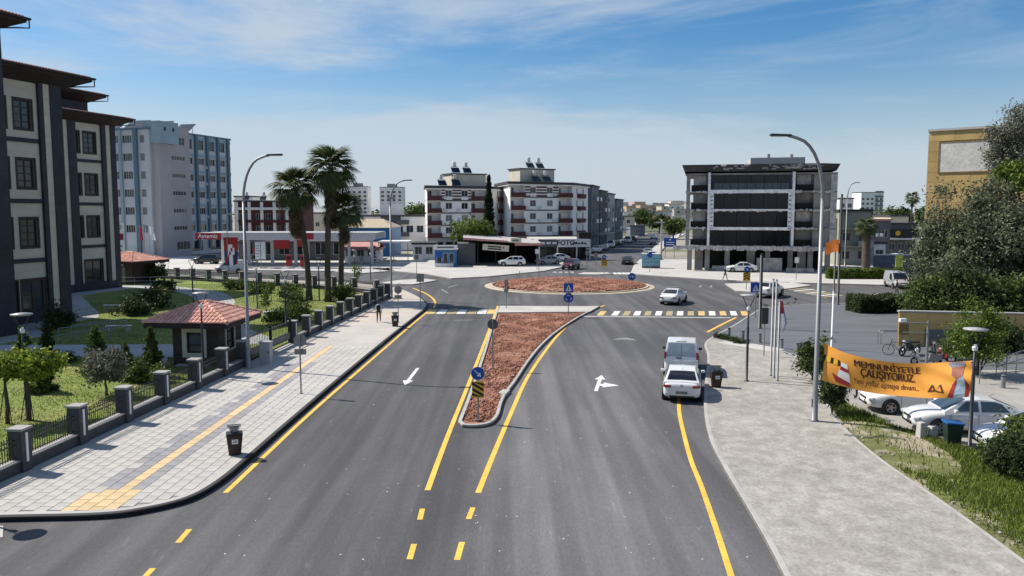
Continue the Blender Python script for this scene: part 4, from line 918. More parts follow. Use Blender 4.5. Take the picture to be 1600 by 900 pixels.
def bg(name, label, u0, u1, v, d, m, D=12, rz=0.0, nx=None, fh=3.0, z1=None, fr=None, pn=None, group=None, win=(1.3, 1.4), skip0=True, cm=None, r=None, base=0.0):
    x0, x1 = Zat(u0, v, d).x, Zat(u1, v, d).x; W = x1-x0; H = z1 or Z(v, d)
    n = max(1, int((H-0.4-base)/fh)); nx = nx or max(1, int(W/3.2))
    cols = [(W*(k+.5)/nx, min(win[0], W/nx*.7)) for k in range(nx)]
    wins = grid(cols, [base+.3+fh*k for k in range(1 if skip0 and n > 1 else 0, n)], .8, min(win[1], fh-1.1))
    rw = grid([(D*.25,1.2),(D*.7,1.2)], [base+.3+fh*k for k in range(n)], .8, 1.3) if r else ()
    return block(name, label, 'building', (x0, d, base), rz, W, D, H-base-.35, m, f=[(w[0],w[1],w[2]-base,w[3]-base,*w[4:]) for w in wins], r=[(w[0],w[1],w[2]-base,w[3]-base,*w[4:]) for w in rw], fr=fr, pn=pn, group=group, cm=cm), x0, W, H

# fuel station
D0 = 130.0
cn = thing('fuel_station_canopy', 'long white fuel station canopy with red fascia sign at its left end', 'canopy', (X(305,D0), D0, 0.1), 0)
CW = X(586,D0)-X(305,D0); zc0, zc1 = Z(375,D0)-.1, Z(363.5,D0)-.1
MB().box(0, CW, 0, 11, zc0+.1, zc1-.05).build('canopy_roof', M_greyr, cn)
MB().box(4.2, CW, -.06, -.002, zc0, zc1).build('fascia', mat('canopy_fascia_grey', (0.44,0.44,0.45), rough=.5, var=.08), cn); MB().box(0, 4.19, -.08, -.002, zc0+.12, zc1-.04).build('red_fascia', M_red, cn)
text('Aytemiz', .95, M_signw, cn, (2.05, -.10, (zc0+zc1)/2+.03), bold=.012)
MB().box(16.2, 19.2, -.09, -.062, zc0+.1, zc1-.1).build('red_fascia', M_red, cn)
for u in (330, 372, 410, 448, 468, 535, 572): MB().box(X(u,D0)-X(305,D0)-.22, X(u,D0)-X(305,D0)+.22, 4.8, 5.3, 0, zc0+.1).build('column', M_signw, cn)
sh, x0_, W_, H_ = bg('station_shop', 'dark glazed fuel station shop under the canopy', 372, 572, 377, 146, M_slate, D=8, nx=7, win=(2.0,2.2), fh=4.0, skip0=False, pn=M_glassd)  # slate wall colour chosen to paint in the shade under the canopy
for u, w, z0, z1 in ((438,3.4,2.2,4.4),(470,2.2,2.6,4.4),(400,1.0,1.5,2.4)):
    MB().box(X(u,146)-x0_-w/2, X(u,146)-x0_+w/2, -.3, -.02, z0, z1).build('red_panel', M_red, sh)
for k, (u, v) in enumerate(((398,415),(452,417),(474,418))):
    p = G(u, v, .1); t = thing('fuel_pump', ['fuel pump nearest the white upright banner', 'fuel pump in the middle under the canopy', 'fuel pump behind the left palm trunk'][k], 'fuel pump', p, .1)
    bev(MB().box(-.45,.45,-.3,.3,.15,1.9).build('cabinet', M_red if k else M_steel, t), .04); MB().box(-.3,.3,-.32,-.30,1.2,1.7).build('display', M_ink, t); MB().box(-.7,.7,-.5,.5,0,.15).build('plinth', M_conc, t)
    MB().tube([(.46,-.1,1.5),(.62,-.12,1.0),(.5,-.1,.7)], .025, 6).build('hose', M_ink, t)
p = G(187, 418, .1)
tt = thing('price_totem', 'tall white price totem beside the dark stone building', 'sign', (p.x, 118, 0.1), 0); tx0 = X(187,118); tt.location.x = tx0
MB().box(-.6,.6,-.12,.12,0,Z(350,118)).build('panel', M_signw, tt); MB().box(-.6,.6,-.14,-.122,Z(376,118),Z(366,118)).build('price_panel', mat('price_red', (.20,.02,.06), var=.1), tt)
lg = MB(); lg.lathe([(.2,-.13),(.36,-.13),(.36,-.15),(.2,-.15),(.2,-.13)], 20, (0,0,Z(356,118)), axis='y', cap=False); lg.build('emblem', M_steel, tt)
for k in range(5): MB().box(-.42, .42-.2*(k%2), -.14, -.122, 1.2+k*.62, 1.4+k*.62).build('printed_line', M_dgrey, tt)
# flags and banners by the road
def flagpole(u, v, h, label, m, fw=1.0, fhh=1.6, d=None, cat='flag pole', mats2=None, side=1, group=None):
    p = G(u, v, .1); t = thing('flag_pole', label, cat, p, 0, group); MB().tube([(0,0,0),(0,0,h)], [.06,.035], 8).build('pole', M_steel, t); MB().lathe([(.03,h),(.07,h+.05),(.0,h+.12)], 8).build('finial', M_steel, t)
    if m:
        q = []; n = 8
        for i in range(n+1):
            for j in range(5):
                s, w = i/n, j/4
                q.append((side*(.05+fw*s*(.55+.25*w)), .12*math.sin(4*s+2*w)+.05*math.sin(9*w+s*3), h-.1-fhh*w-.45*s*s-.12*math.sin(5*s)))
        MB().add(q, [(i*5+j,(i+1)*5+j,(i+1)*5+j+1,i*5+j+1) for i in range(n) for j in range(4)]).build('flag', m, t, smooth=True)
    return t
flagpole(220, 405, 6.2, 'flag pole with drooping red flag beyond the far kiosk', M_flag, .8, 2.4)
flagpole(227, 405, 6.6, 'flag pole with pale flag between the red and white flags', M_bluel, .5, 1.6)
flagpole(235, 405, 6.2, 'flag pole with white flag right of the red flag', M_flagw, 1.4, 2.3)
p = G(357, 432, .1); t = thing('banner_post', 'lamp post carrying a large red, white and navy banner', 'banner', p, 0)
MB().tube([(0,0,0),(0,0,8.6)], [.09,.05], 8).build('pole', M_steel, t); MB().tube([(0,0,8.4),(.9,-.1,8.6)], .04, 6).build('arm', M_steel, t); bev(MB().obox((1.2,-.1,8.55), (.7,.3,.14)).build('lamp_head', M_signw, t), .03)
q = []
for i in range(9):
    for j in range(9): s, w = i/8, j/8; q.append((-.55+2.0*s+.12*w*(1-2*s), .1*math.sin(7*s+3*w), 5.35-3.6*w-.25*math.sin(3.14*s)*w))
bn = MB(); bn.add(q, [(i*9+j,i*9+j+1,(i+1)*9+j+1,(i+1)*9+j) for i in range(8) for j in range(8)])
bn.m = [0 if (j < 2 or (i+j) % 7 == 0) else (1 if abs(i-3.5) < 2-.1*j else (2 if j > 3 else 0)) for i in range(8) for j in range(8)]
bn.build('banner_cloth', [M_red, M_signw, mat('banner_navy', (.03,.04,.12), var=.2)], t, smooth=True)
p = G(408, 419, .1); t = thing('banner_post', 'white upright double banner in front of the fuel station', 'banner', p, 0)
MB().tube([(0,0,0),(0,0,4.3)], .05, 6).build('pole', M_steel, t); bev(MB().box(-.85,-.06,-.03,.03,1.4,4.1).build('banner_cloth', M_signw, t), .01); bev(MB().box(.06,.75,-.03,.03,1.4,4.1).build('banner_cloth', M_signw, t), .01)
for k in range(5): MB().box(-.7,-.25+.1*(k%3),-.036,-.031,1.8+k*.42,1.95+k*.42).build('printed_line', M_bluel, t)
kb = thing('striped_kerb', 'black and white kerb edging the fuel station forecourt', 'kerb', G(385, 420.5, .0), R(-2))
for k in range(22): MB().box(k*1.1, k*1.1+1.08, 0, .25, 0, .26).build('kerb_stone', M_signw if k % 2 else M_ink, kb)

# behind the station
b, x0_, W_, H_ = bg('burgundy_apartments', 'burgundy and white apartment block behind the fuel station', 366, 470, 313, 192, M_burg, D=12, nx=7, cm=M_cornice)
for k in range(6): MB().box(.2+k*3.0, .9+k*3.0, -.25, -.002, 0, H_-.4).build('white_pilaster', M_white, b)
for k in range(3): MB().box(.9, W_-.3, -.5, -.01, 3.3+3*k, 3.9+3*k).build('balcony_band', M_burg if k % 2 else M_white, b)
for k in range(3): solar_heater((x0_+1.5+k*4.2, 196, H_), 0, ['solar heater on the burgundy block nearest the office block', 'middle solar heater on the burgundy block', 'solar heater on the burgundy block nearest the palms'][k], sc=.8)
bg('white_house', 'pale flat house above the burgundy block roof', 446, 470, 296, 235, M_white, nx=2)
bg('white_house', 'pale low house just right of the blue office block', 366, 395, 306, 240, M_white, nx=2)
b, x0_, W_, H_ = bg('long_white_building', 'long white two storey building with dark cornice right of the palms', 552, 664, 336, 186, M_white, D=12, nx=7, win=(1.6,1.6), fh=3.0)
MB().box(6.3, 11, -.03, .1, 5.3, 8.0).build('dark_bay', M_slate, b); MB().box(W_*.36, W_*.64, 2, 8, H_, Z(318,186)).build('roof_block', M_white, b)
for z in (3.2, 6.0): MB().box(W_*.60, W_*.78, -.9, -.002, z, z+1.0).build('balcony', M_slate, b)
bs = thing('blue_shed', 'blue sheet metal shed with sandy low roof beside the palms', 'shed', (X(537,158), 158, 0), 0); w = X(611,158)-X(537,158); zt = Z(356,158)
MB().box(0, w, 0, 14, 0, zt).build('wall', M_bluesh, bs); MB().add([(-.3,-.3,zt+.02),(w+.3,-.3,zt+.02),(w*.72,7,zt+1.7),(w*.08,7,zt+1.7),(w+.3,14.3,zt+.02),(-.3,14.3,zt+.02)], [(0,1,2,3),(1,4,2),(4,5,3,2),(5,0,3)]).build('roof', M_sandroof, bs)
for k in range(9): MB().box(k*w/9+.3, k*w/9+.42, -.06, -.002, 0, zt).build('wall_rib', M_bluesh, bs)
b, x0_, W_, H_ = bg('small_white_house', 'small white house with dusty pink roof behind the palms', 538, 588, 388, 140, M_white, D=7, nx=3, fh=2.6, skip0=False, cm=M_pink)
MB().add([(-.5,-1.6,H_-.2),(W_+.5,-1.6,H_-.2),(W_+.5,3.5,H_+1.0),(-.5,3.5,H_+1.0),(W_+.5,8,H_-.2),(-.5,8,H_-.2)], [(0,1,2,3),(3,2,4,5)]).build('pitched_roof', M_pink, b)
for k in range(5): MB().box(W_-.5+.0*k, W_-.1, -.12-.001*k, -.1, .3+k*.6, .6+k*.6).build('red_stripe', M_red, b)
t = thing('carport', 'thin white carport roof beside the blue shed', 'carport', (X(590,141), 141, 0), 0); w = X(638,141)-X(590,141)
MB().box(0, w, 0, 6, Z(380,141), Z(377,141)).build('roof', M_signw, t)
for x in (.1, w*.5, w-.2): MB().box(x, x+.12, .1, .22, 0, Z(380,141)).build('post', M_steel, t)
bg('white_cabin', 'white site cabin left of the blue kiosk', 645, 679, 379, 147, M_white, D=6, nx=2, fh=3.0, skip0=False)
for lb, u0, u1, v, m_ in (('left of the two distant white towers above the palms',541,574,291,M_white),('right of the two distant white towers above the blue shed',593,629,292,M_white)):
    b, x0_, W_, H_ = bg('apartment_tower', lb, u0, u1, v, 620, m_, D=15, nx=4, fh=3.1, win=(2.2,1.7))
    for k in range(7): MB().box(W_*.35, W_*.65, -.6, -.01, 3+k*3.1, 3.9+k*3.1).build('balcony', M_slate2 if k % 2 else M_white, b)
    MB().box(W_*.3, W_*.7, 3, 9, H_, H_+2.5).build('lift_house', M_greyr, b)

# shops on the far corner
t = thing('blue_kiosk', 'small blue fronted shop kiosk with white sign board', 'kiosk', (X(679,128), 128, .13), R(2)); w = X(713,128)-X(679,128); mb = MB()
facade(t, mb, (0,0), 0, w, 0, 2.7, [(.3,1.15,.3,2.2,1,1),(1.3,2.1,.3,2.2,1,1),(2.25,3.1,.6,2.2,1,1)], .12, fr=M_signw, pn=M_glass)
mb.wall((w,0), math.pi/2, 4, 0, 2.7); mb.wall((w,4), math.pi, w, 0, 2.7); mb.wall((0,4), -math.pi/2, 4, 0, 2.7); mb.build('wall', M_bluesh, t)
MB().box(-.2, w+.2, -.3, 4.2, 2.7, 2.8).build('roof', M_conc, t); MB().box(-.15, w+.15, -.36, -.31, 2.75, 3.5).build('sign_board', M_signw, t); MB().box(.4, w-.4, -.372, -.361, 3.0, 3.25).build('printed_line', M_dgrey, t)
MB().box(.25, 1.2, -.13, -.03, 1.5, 2.3).build('poster', M_signb, t); MB().box(0.1, w-.5, -.55, -.05, 0, .55).build('counter', M_signw, t)
t = thing('workshop_shed', 'open fronted dark workshop with slanting red edged roof', 'shed', (X(714,131), 131, .13), R(3)); w = X(842,131)-X(714,131)
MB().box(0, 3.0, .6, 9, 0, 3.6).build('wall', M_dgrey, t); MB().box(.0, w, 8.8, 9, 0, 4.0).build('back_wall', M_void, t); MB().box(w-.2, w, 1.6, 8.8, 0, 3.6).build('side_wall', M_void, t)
MB().add([(1.0,-1.0,4.55),(w+.5,-1.4,3.55),(w+.5,9.4,3.9),(1.0,9.4,5.1),(1.0,-1.0,4.4),(w+.5,-1.4,3.4),(w+.5,9.4,3.75),(1.0,9.4,4.95)], [(0,1,2,3),(4,7,6,5),(0,4,5,1),(1,5,6,2),(2,6,7,3),(3,7,4,0)]).build('roof', mat('pale_corrugated_roof', (.46,.42,.40), rough=.6, var=.2), t)
MB().add([(1.0,-1.06,4.62),(w*.62,-1.27,4.1),(w*.62,-1.27,3.8),(1.0,-1.06,4.25)], [(0,3,2,1)]).build('roof_edge', M_pink, t); MB().box(w*.7, w+.5, -1.5,-1.41,3.3,3.7).build('roof_edge', M_pink, t)
for x in (3.4, 6.3, 9.6, w-.1): MB().tube([(x,-.6,0),(x,-.6,3.7)], .07, 6).build('post', M_black, t)
s1 = MB().obox((6.3,-1.1,2.95), (4.3,.08,1.0), R(-3), ry=R(4)).build('sign_board', M_cream, t)
for k in range(2): MB().obox((6.1,-1.16,3.12-k*.36), (2.2,.02,.2), R(-3), ry=R(4)).build('printed_line', M_ink, t)
MB().obox((7.75,-1.17,3.0), (.45,.02,.5), .3, ry=.6).build('printed_emblem', M_ink, t)
s2 = MB().obox((9.6,-1.5,4.15), (1.7,.1,.75), R(-4)).build('sign_board', M_cream, t); MB().obox((9.5,-1.57,4.15), (1.0,.02,.25), R(-4)).build('printed_line', M_dgrey, t)
t = thing('photo_shop_front', 'flat roofed shop front with white FOTO sign on the corner', 'shop', (X(840,147), 147, .13), R(6)); w = X(925,147)-X(840,147)
MB().box(0, w, -.2, 16, 3.25, 3.7).build('canopy', M_conc, t); MB().box(.3, w-.2, 4, 15, 0, 3.25).build('interior_shade_block', M_void, t)  # shop inside is a solid block, its shade painted near-black
MB().box(.2, w*.36, -.30, -.21, 2.35, 3.75).build('sign_board', M_slate, t); MB().box(w*.37, w*.97, -.34, -.21, 2.3, 3.8).build('sign_board', M_signw, t)
text('FOTO', 1.25, M_ink, t, (w*.37+1.55, -.36, 3.05), bold=.03); text('aslım', .85, M_ink, t, (w*.78, -.36, 3.0), bold=.015) if False else None
for k in range(5): MB().box(w*.64+k*.56, w*.64+k*.56+.4, -.352, -.341, 2.8, 3.25 if k % 2 else 3.1).build('printed_letter', M_ink, t)
for k in range(3): MB().box(.5+k*1.1, 1.3+k*1.1, -.312, -.301, 2.85, 3.25).build('printed_letter', M_signw, t)
for x in (.2, w*.36, w*.72, w-.3): MB().box(x, x+.22, -.1, .14, 0, 3.25).build('post', M_signw, t)
for j in range(5): MB().box(w*.1+j*w*.17, w*.1+j*w*.17+w*.15, 3.9, 3.96, .2, 2.8).build('shop_window', M_glassd, t)
MB().box(w*.77, w*1.0, -.1, 2, 3.7, 5.0).build('roof_sign', M_ink, t)

# far street: utility pole, hoardings, shelter
p = G(1033, 405, .1); t = thing('utility_pole', 'concrete pole with short cross arm beside the blue roadside hoarding', 'pole', p, 0); MB().tube([(0,0,0),(0,0,Z(345,150)+.2)], [.2,.12], 8).build('pole', M_conc, t); MB().box(-1.1,.6,-.08,.08,6.7,6.95).build('cross_arm', M_conc, t)
p = G(1046, 404, .1); t = thing('roadside_hoarding', 'blue roadside hoarding beside the concrete pole', 'sign', p, R(-5)); bev(MB().box(-1.1,1.2,-.06,.06,2.2,3.9).build('panel', M_signb, t), .02)
for x in (-.8, .9): MB().tube([(x,.08,0),(x,.08,3.8)], .05, 6).build('post', M_steel, t)
for k in range(2): MB().box(-.7,.8,-.072,-.062,2.55+k*.4,2.72+k*.4).build('printed_line', M_signw, t)
bev(MB().obox((.05,-.07,3.55), (.35,.02,.25)).build('printed_emblem', M_signw, t), .005)
p = G(1017, 419, .13); t = thing('bus_shelter', 'pale blue panelled shelter box at the far street corner', 'shelter', p, R(-8))
M_shel = mat('pale_blue_panel', (.16,.36,.44), rough=.4, var=.2)
for k in range(3):
    for j in range(3): bev(MB().box(-1.35+k*.92, -.47+k*.92, -.03, .03, .35+j*.6, .9+j*.6).build('panel', M_shel, t), .01)
MB().box(-1.4,1.45,-.15,1.3,2.15,2.3).build('roof', M_signw, t); MB().box(-1.38,1.42,.0,1.2,0,.34).build('base', M_dgrey, t); MB().box(1.38,1.44,.0,1.2,.34,2.15).build('side_panel', M_shel, t); MB().box(-1.38,1.36,1.14,1.2,.34,2.15).build('back_panel', M_shel, t)

# hill with houses at the end of the street
xs_ = np.linspace(-60, 620, 60); ys_ = np.linspace(300, 1200, 50); XX, YY = np.meshgrid(xs_, ys_)
ZZ = 10.5*np.exp(-((XX-165)/150)**2-((YY-720)/240)**2) - .6 + .5*np.sin(XX*.05)*np.cos(YY*.04); idx = np.arange(XX.size).reshape(XX.shape)
F = np.stack([idx[:-1,:-1].ravel(), idx[:-1,1:].ravel(), idx[1:,1:].ravel(), idx[1:,:-1].ravel()], 1)
M_hill = mat('green_hillside', (.10,.12,.05), rough=.95, var=.3, scale=.03, col2=(.26,.23,.18), c2lo=.5, c2hi=.6, c2scale=.025)
tag(obj('hill', npmesh('hill', np.stack([XX.ravel(),YY.ravel(),ZZ.ravel()],1), F, M_hill, smooth=True)), kind='structure')
def hz_(x, y): return 10.5*math.exp(-((x-165)/150)**2-((y-720)/240)**2) - .6 + .5*math.sin(x*.05)*math.cos(y*.04)
hm = [M_white, M_cream, mat('peach_render', (.50,.36,.25), rough=.9, var=.12, scale=.3), M_greyr, M_cream]
r2 = random.Random(5); ORD = 'first second third fourth fifth sixth seventh eighth ninth tenth eleventh twelfth thirteenth fourteenth'.split(); ROWN = ['nearest', 'second', 'third', 'farthest']
for row, (d, n, h0, h1) in enumerate(((430,9,3.5,6),(520,11,4,7),(610,12,5,8),(720,14,5,9))):
    for k in range(n):
        u = 968 + 112*(k+r2.uniform(.1,.9))/n; x = (u-800)/FPX*d
        W = r2.uniform(7,13); H = r2.uniform(h0,h1); fl_ = [0.3+3*j for j in range(max(1,int(H/3)))]
        block('hillside_house', f'{ORD[k]} house from the left in the {ROWN[row]} row on the far hillside', 'house', (x, d+r2.uniform(-25,25), hz_(x,d)-.3), R(r2.uniform(-25,25)), W, 9, H, hm[r2.randrange(5)], f=grid([(W*.25,1.4),(W*.7,1.4)], fl_, .8, 1.4), group='houses on the far hillside', cm=M_tilered if r2.random() < .3 else M_conc, pn=M_glass)
# low town left of the centre and beside the street
for lb, u0, u1, v, d, m_ in (('grey house behind the long white building',630,668,340,230,M_greyr),('pale house peeping between the apartment blocks',784,800,345,215,M_greyr),('cream low house beyond the palms',486,545,332,260,M_cream),('white low house left of the palms',400,446,322,285,M_white),
        ('grey low house far behind the blue shed',575,640,338,300,M_greyr),('pale block beyond the far terrace',972,992,337,330,M_cream),('small dark shop row beside the far street end',985,1008,352,290,M_slate2)):
    bg('low_house', lb, u0, u1, v, d, m_, D=10)
# right background
b, x0_, W_, H_ = bg('grey_green_house', 'grey green three storey house right of the unfinished building', 1312, 1362, 327, 132, M_olivew, D=10, nx=2, fh=3.0, skip0=False, cm=M_cornice)
for z in (3.1, 6.0): MB().box(-.3, W_+.2, -.9, -.002, z, z+.2).build('balcony_slab', M_olivew, b); MB().box(W_*.55, W_+.2, -.9, -.82, z+.2, z+1.0).build('balcony_rail', M_greyr, b)
MB().box(W_*.5, W_*.95, -1.4, -.3, 6.6, 6.75).build('awning', M_cream, b)
b, x0_, W_, H_ = bg('white_house', 'white house seen between the unfinished building and the distant tower', 1312, 1334, 309, 260, M_white, nx=2, D=9)
b, x0_, W_, H_ = bg('apartment_tower', 'distant white tower above the right hand houses', 1346, 1381, 300, 520, M_white, D=14, nx=5, fh=3.0, win=(1.6,1.5))
for k in range(7): MB().box(W_*.62, W_*.98, -.5, -.01, 3+k*3.0, 4+k*3.0).build('balcony', M_slate2, b)
bg('low_house', 'pale house with a low roof behind the dark shops on the right', 1392, 1420, 336, 190, M_cream, D=9, nx=2)
b, x0_, W_, H_ = bg('dark_shop', 'dark shop with light lettering behind the stout palm', 1358, 1392, 342, 150, M_slate, D=9, nx=2, fh=3.0, cm=M_pink)
for k in range(3): MB().box(.3+k*.9, .95+k*.9, -.06, -.01, 4.3, 4.9).build('printed_letter', M_signw, b)
b, x0_, W_, H_ = bg('sign_fronted_shop', 'dark roofed shop with long black sign and yellow emblem', 1388, 1432, 348, 162, M_dgrey, D=9, nx=3, fh=3.2, skip0=False)
MB().box(-.2, W_+.2, -.9, -.8, 3.7, 5.4).build('sign_board', M_ink, b); MB().lathe([(.5,-.92),(.5,-.9),(0,-.9)], 18, (1.6,0,4.6), axis='y').build('emblem', M_signy, b)
for k in range(5): MB().box(2.6+k*.6, 3.0+k*.6, -.83, -.802, 4.3, 4.9).build('printed_letter', M_signw, b)
MB().box(-.6, W_+.5, -1.2, .2, 3.3, 3.6).build('canopy', M_signw, b)
bg('white_shop', 'small white shop beside the blue grey wall on the right', 1366, 1384, 378, 136, M_white, D=5, nx=1, fh=2.8, skip0=False)
t = thing('boundary_wall', 'blue grey boundary wall behind the clipped roadside hedge', 'wall', (X(1368,117), 117, 0), R(-2)); MB().box(0, 7.2, 0, .3, 0, 2.6).build('wall', mat('blue_grey_wall', (.10,.125,.17), rough=.8, var=.15), t); MB().box(-.05, 7.25, -.05, .35, 2.6, 2.72).build('coping', M_signw, t)
p = G(1404, 432, .1); t = thing('poster_board', 'small green and yellow poster board above the hedge', 'sign', p, 0); MB().box(-.5,.5,-.05,.05,1.3,2.9).build('panel', mat('poster_lime', (.40,.46,.08), var=.25, scale=3), t); MB().tube([(0,.06,0),(0,.06,2.6)], .05, 6).build('post', M_steel, t)
# ------------------------------------------------------------------ garden fence
M_pillar = mat('fence_basalt', (0.060, 0.060, 0.066), rough=0.7, var=0.22, scale=2.0, fine=0.18, bscale=9, bump=0.2)
M_cap = mat('pillar_cap_stone', (0.30, 0.29, 0.28), rough=0.8, var=0.12)
M_strip = mat('white_light_strip', (0.78, 0.78, 0.76), rough=0.3, var=0.03)
M_rail = mat('black_fence_rail', (0.016, 0.016, 0.018), rough=0.45, var=0.1, spec=0.5)
fang = math.atan2(F1.y-F0.y, F1.x-F0.x); fdir = (F1-F0).normalized()
fence = thing('garden_fence', 'low basalt fence with square pillars and black railings along the left pavement', 'fence', (F0.x, F0.y, 0.13), fang)
def sy(y): return (y-F0.y)/fdir.y
pm = MB(); pm.box(-.25,.25,-.25,.25,0,1.45); ME_pil = pm.mesh('pillar', M_pillar)
cm_ = MB(); cm_.box(-.29,.29,-.29,.29,1.45,1.53); ME_cap = cm_.mesh('pillar_cap', M_cap)
lm = MB(); lm.box(-.05,.05,-.285,-.252,.35,1.36); ME_ls = lm.mesh('light_strip', M_strip)
bm_ = MB(); bm_.box(-.011,.011,-.011,.011,.49,1.22); bm_.add([(-.02,-.02,1.22),(.02,-.02,1.22),(.02,.02,1.22),(-.02,.02,1.22),(0,0,1.32)], [(0,1,4),(1,2,4),(2,3,4),(3,0,4)]); ME_bar = bm_.mesh('bar', M_rail)
def pillar(root, x, y, rz=0.0):
    o = obj('pillar', ME_pil, root, (x, y, 0), rz); obj('pillar_cap', ME_cap, o); obj('light_strip', ME_ls, o, (-.02, 0, 0))
PY = [23.5+0.0, 26.75, 29.95, 33.15, 36.3, 39.5, 42.65, 45.3]; PY2 = [53.6+2.8*k for k in range(11)]
for y in PY + PY2: pillar(fence, sy(y), 0)
def panel(root, x0, x1, bars='each', ox=0, oy=0, ang=0.0):
    ca, sa = math.cos(ang), math.sin(ang)
    w = MB().obox((ox+ca*(x0+x1)/2, oy+sa*(x0+x1)/2, .20), (x1-x0, .30, .40), ang).build('base_wall', M_pillar, root)
    MB().obox((ox+ca*(x0+x1)/2, oy+sa*(x0+x1)/2, .425), (x1-x0, .36, .05), ang).build('wall_coping', M_cap, w)
    r_ = MB()
    for z in (.55, .98, 1.14): r_.obox((ox+ca*(x0+x1)/2, oy+sa*(x0+x1)/2, z), (x1-x0, .03, .035), ang)
    for z in (.55, .98, 1.14): MB().obox((ox+ca*(x0+x1)/2, oy+sa*(x0+x1)/2, z), (x1-x0, .03, .035), ang).build('rail', M_rail, root)
    n = int((x1-x0)/.125); st = MB()
    for k in range(1, n):
        x = x0 + (x1-x0)*k/n; px, py = ox+ca*x, oy+sa*x
        if bars == 'each': obj('bar', ME_bar, root, (px, py, 0), ang)
        else: st.box(px-.011,px+.011,py-.011,py+.011,.49,1.25)
    if bars != 'each': tag(st.build('bars', M_rail, root), kind='stuff')
for k in range(len(PY)-1): panel(fence, sy(PY[k])+.25, sy(PY[k+1])-.25, 'each' if k < 5 else 'join')
panel(fence, sy(20.5), sy(PY[0])-.25, 'join')
for k in range(len(PY2)-1): panel(fence, sy(PY2[k])+.25, sy(PY2[k+1])-.25, 'join')
# road side of the garden, behind the palms
bf = thing('garden_fence', 'rear stretch of the basalt garden fence curving along the far road', 'fence', (F1.x, F1.y, 0.13), 0)
acc = [(FB[i], FB[i+1]) for i in range(len(FB)-1)]; first = True
for a, b in acc:
    d = b-a; n = max(1, round(d.length/3.1)); ang = math.atan2(d.y, d.x)
    for k in range(n):
        p = a + d*(k/n) - F1
        if not first: pillar(bf, p.x, p.y, ang+math.pi)
        first = False
        panel(bf, .25, d.length/n-.25, 'join', p.x, p.y, ang)
# sliding gate
gate = thing('sliding_gate', 'black barred sliding gate between kiosk and fence', 'gate', (F0.x+fdir.x*sy(46.0), F0.y+fdir.y*sy(46.0), 0.13), fang); GL = sy(53.3)-sy(46.0)
for x in (.1, GL*.5, GL-.15): MB().box(x-.07,x+.07,-.07,.07,0,1.75).build('post', M_rail, gate)
for z in (.35, .75, 1.5): MB().box(.1, GL-.1, -.03, .03, z, z+.07).build('rail', M_rail, gate)
MB().box(.18, GL-.2, -.015, .015, .42, .74).build('lower_panel', mat('gate_grey_panel', (.12,.12,.13), rough=.5, var=.1), gate)
for k in range(26): MB().box(.3+k*(GL-.6)/26-.012, .3+k*(GL-.6)/26+.012, -.012, .012, .82, 1.5).build('bar', M_rail, gate)
MB().box(0, GL, -.12, .12, 0, .05).build('track', M_cap, gate)
# ------------------------------------------------------------------ street lamps
M_lampd = mat('dark_lamp_metal', (0.035, 0.036, 0.04), rough=0.4, metal=0.3, var=0.15)
def street_lamp(p, label, rz=0.0, h=12.0, arm=1.5, dark=False):
    t = thing('street_lamp', label, 'street lamp', p, rz, 'tall street lamps'); m = M_lampd if dark else M_steel
    MB().lathe([(.17,0),(.17,.05),(.13,.07),(.125,1.2),(.105,1.25),(.075,h-2.6)], 12).build('pole', m, t, smooth=True)
    pts = [(0,0,h-2.7)] + [(arm*.8*(1-math.cos(a)), 0, h-2.6+2.45*math.sin(a)) for a in [R(12*k) for k in range(0, 8)]] + [(arm*.88,0,h-.08),(arm,0,h-.04)]
    MB().tube(pts, [.075]*4+[.068]*(len(pts)-4), 10).build('arm', m, t, smooth=True)
    hd = bev(MB().obox((arm+.32,0,h-.02), (.85,.30,.09), ry=R(-2)).build('lamp_head', M_lampd, t), .03); MB().obox((arm+.38,0,h-.075), (.6,.22,.02)).build('lens', M_signw, hd)
    MB().box(-.2,.2,-.2,.2,0,.025).build('base_plate', m, t)
    MB().box(.06,.13,-.05,.05,.6,.95).build('hatch', M_lampd, t); return t
street_lamp((-14.95, 44.8, .13), 'tall curved street lamp beside the guard kiosk and grey cabinet')
street_lamp((-12.3, 81.2, .13), 'tall curved street lamp at the fence corner right of the palms')
street_lamp((12.85, 33.3, .13), 'tall curved street lamp at the left end of the orange banner', math.pi)
street_lamp((X(1322,130)+.0, 130, .13), 'distant street lamp behind the right corner of the unfinished building', math.pi*.05, h=13.5, arm=1.3)
def garden_lamp(p, label, h=4.55, rz=0.0, disc=.42):
    t = thing('garden_lamp', label, 'lamp post', p, rz, 'disc topped garden lamps')
    MB().lathe([(.14,0),(.14,.03),(.07,.06),(.065,h*.62),(.05,h*.63),(.05,h-.75)], 10).build('post', M_lampd, t, smooth=True)
    for s in (-1, 1): MB().tube([(0,0,h-.78),(s*.33,0,h-.06)], .022, 6).build('bracket', M_lampd, t)
    MB().lathe([(.02,h-.10),(disc*.9,h-.06),(disc,h-.03),(disc,h),(.05,h+.05)], 24).build('disc_reflector', mat('lamp_disc_grey', (.34,.34,.34), rough=.4, var=.06), t, smooth=True)
    MB().lathe([(.08,h-.82),(.1,h-.7),(.06,h-.6)], 10).build('lantern', M_signw, t); return t
garden_lamp((-20.7, 33.5, .14), 'disc topped garden lamp among the clipped trees at the left edge')
garden_lamp((-17.65, 23.3, .14), 'disc topped lamp beside the pavement at the left edge, casting a ring shadow')
garden_lamp((-16.55, 42.3, .14), 'disc topped garden lamp in front of the guard kiosk')
garden_lamp((12.3, 41.3, .13), 'disc topped lamp on the right pavement left of the flag poles', disc=.44)
garden_lamp((17.1, 29.2, .14), 'disc topped lamp at the right end of the orange banner')
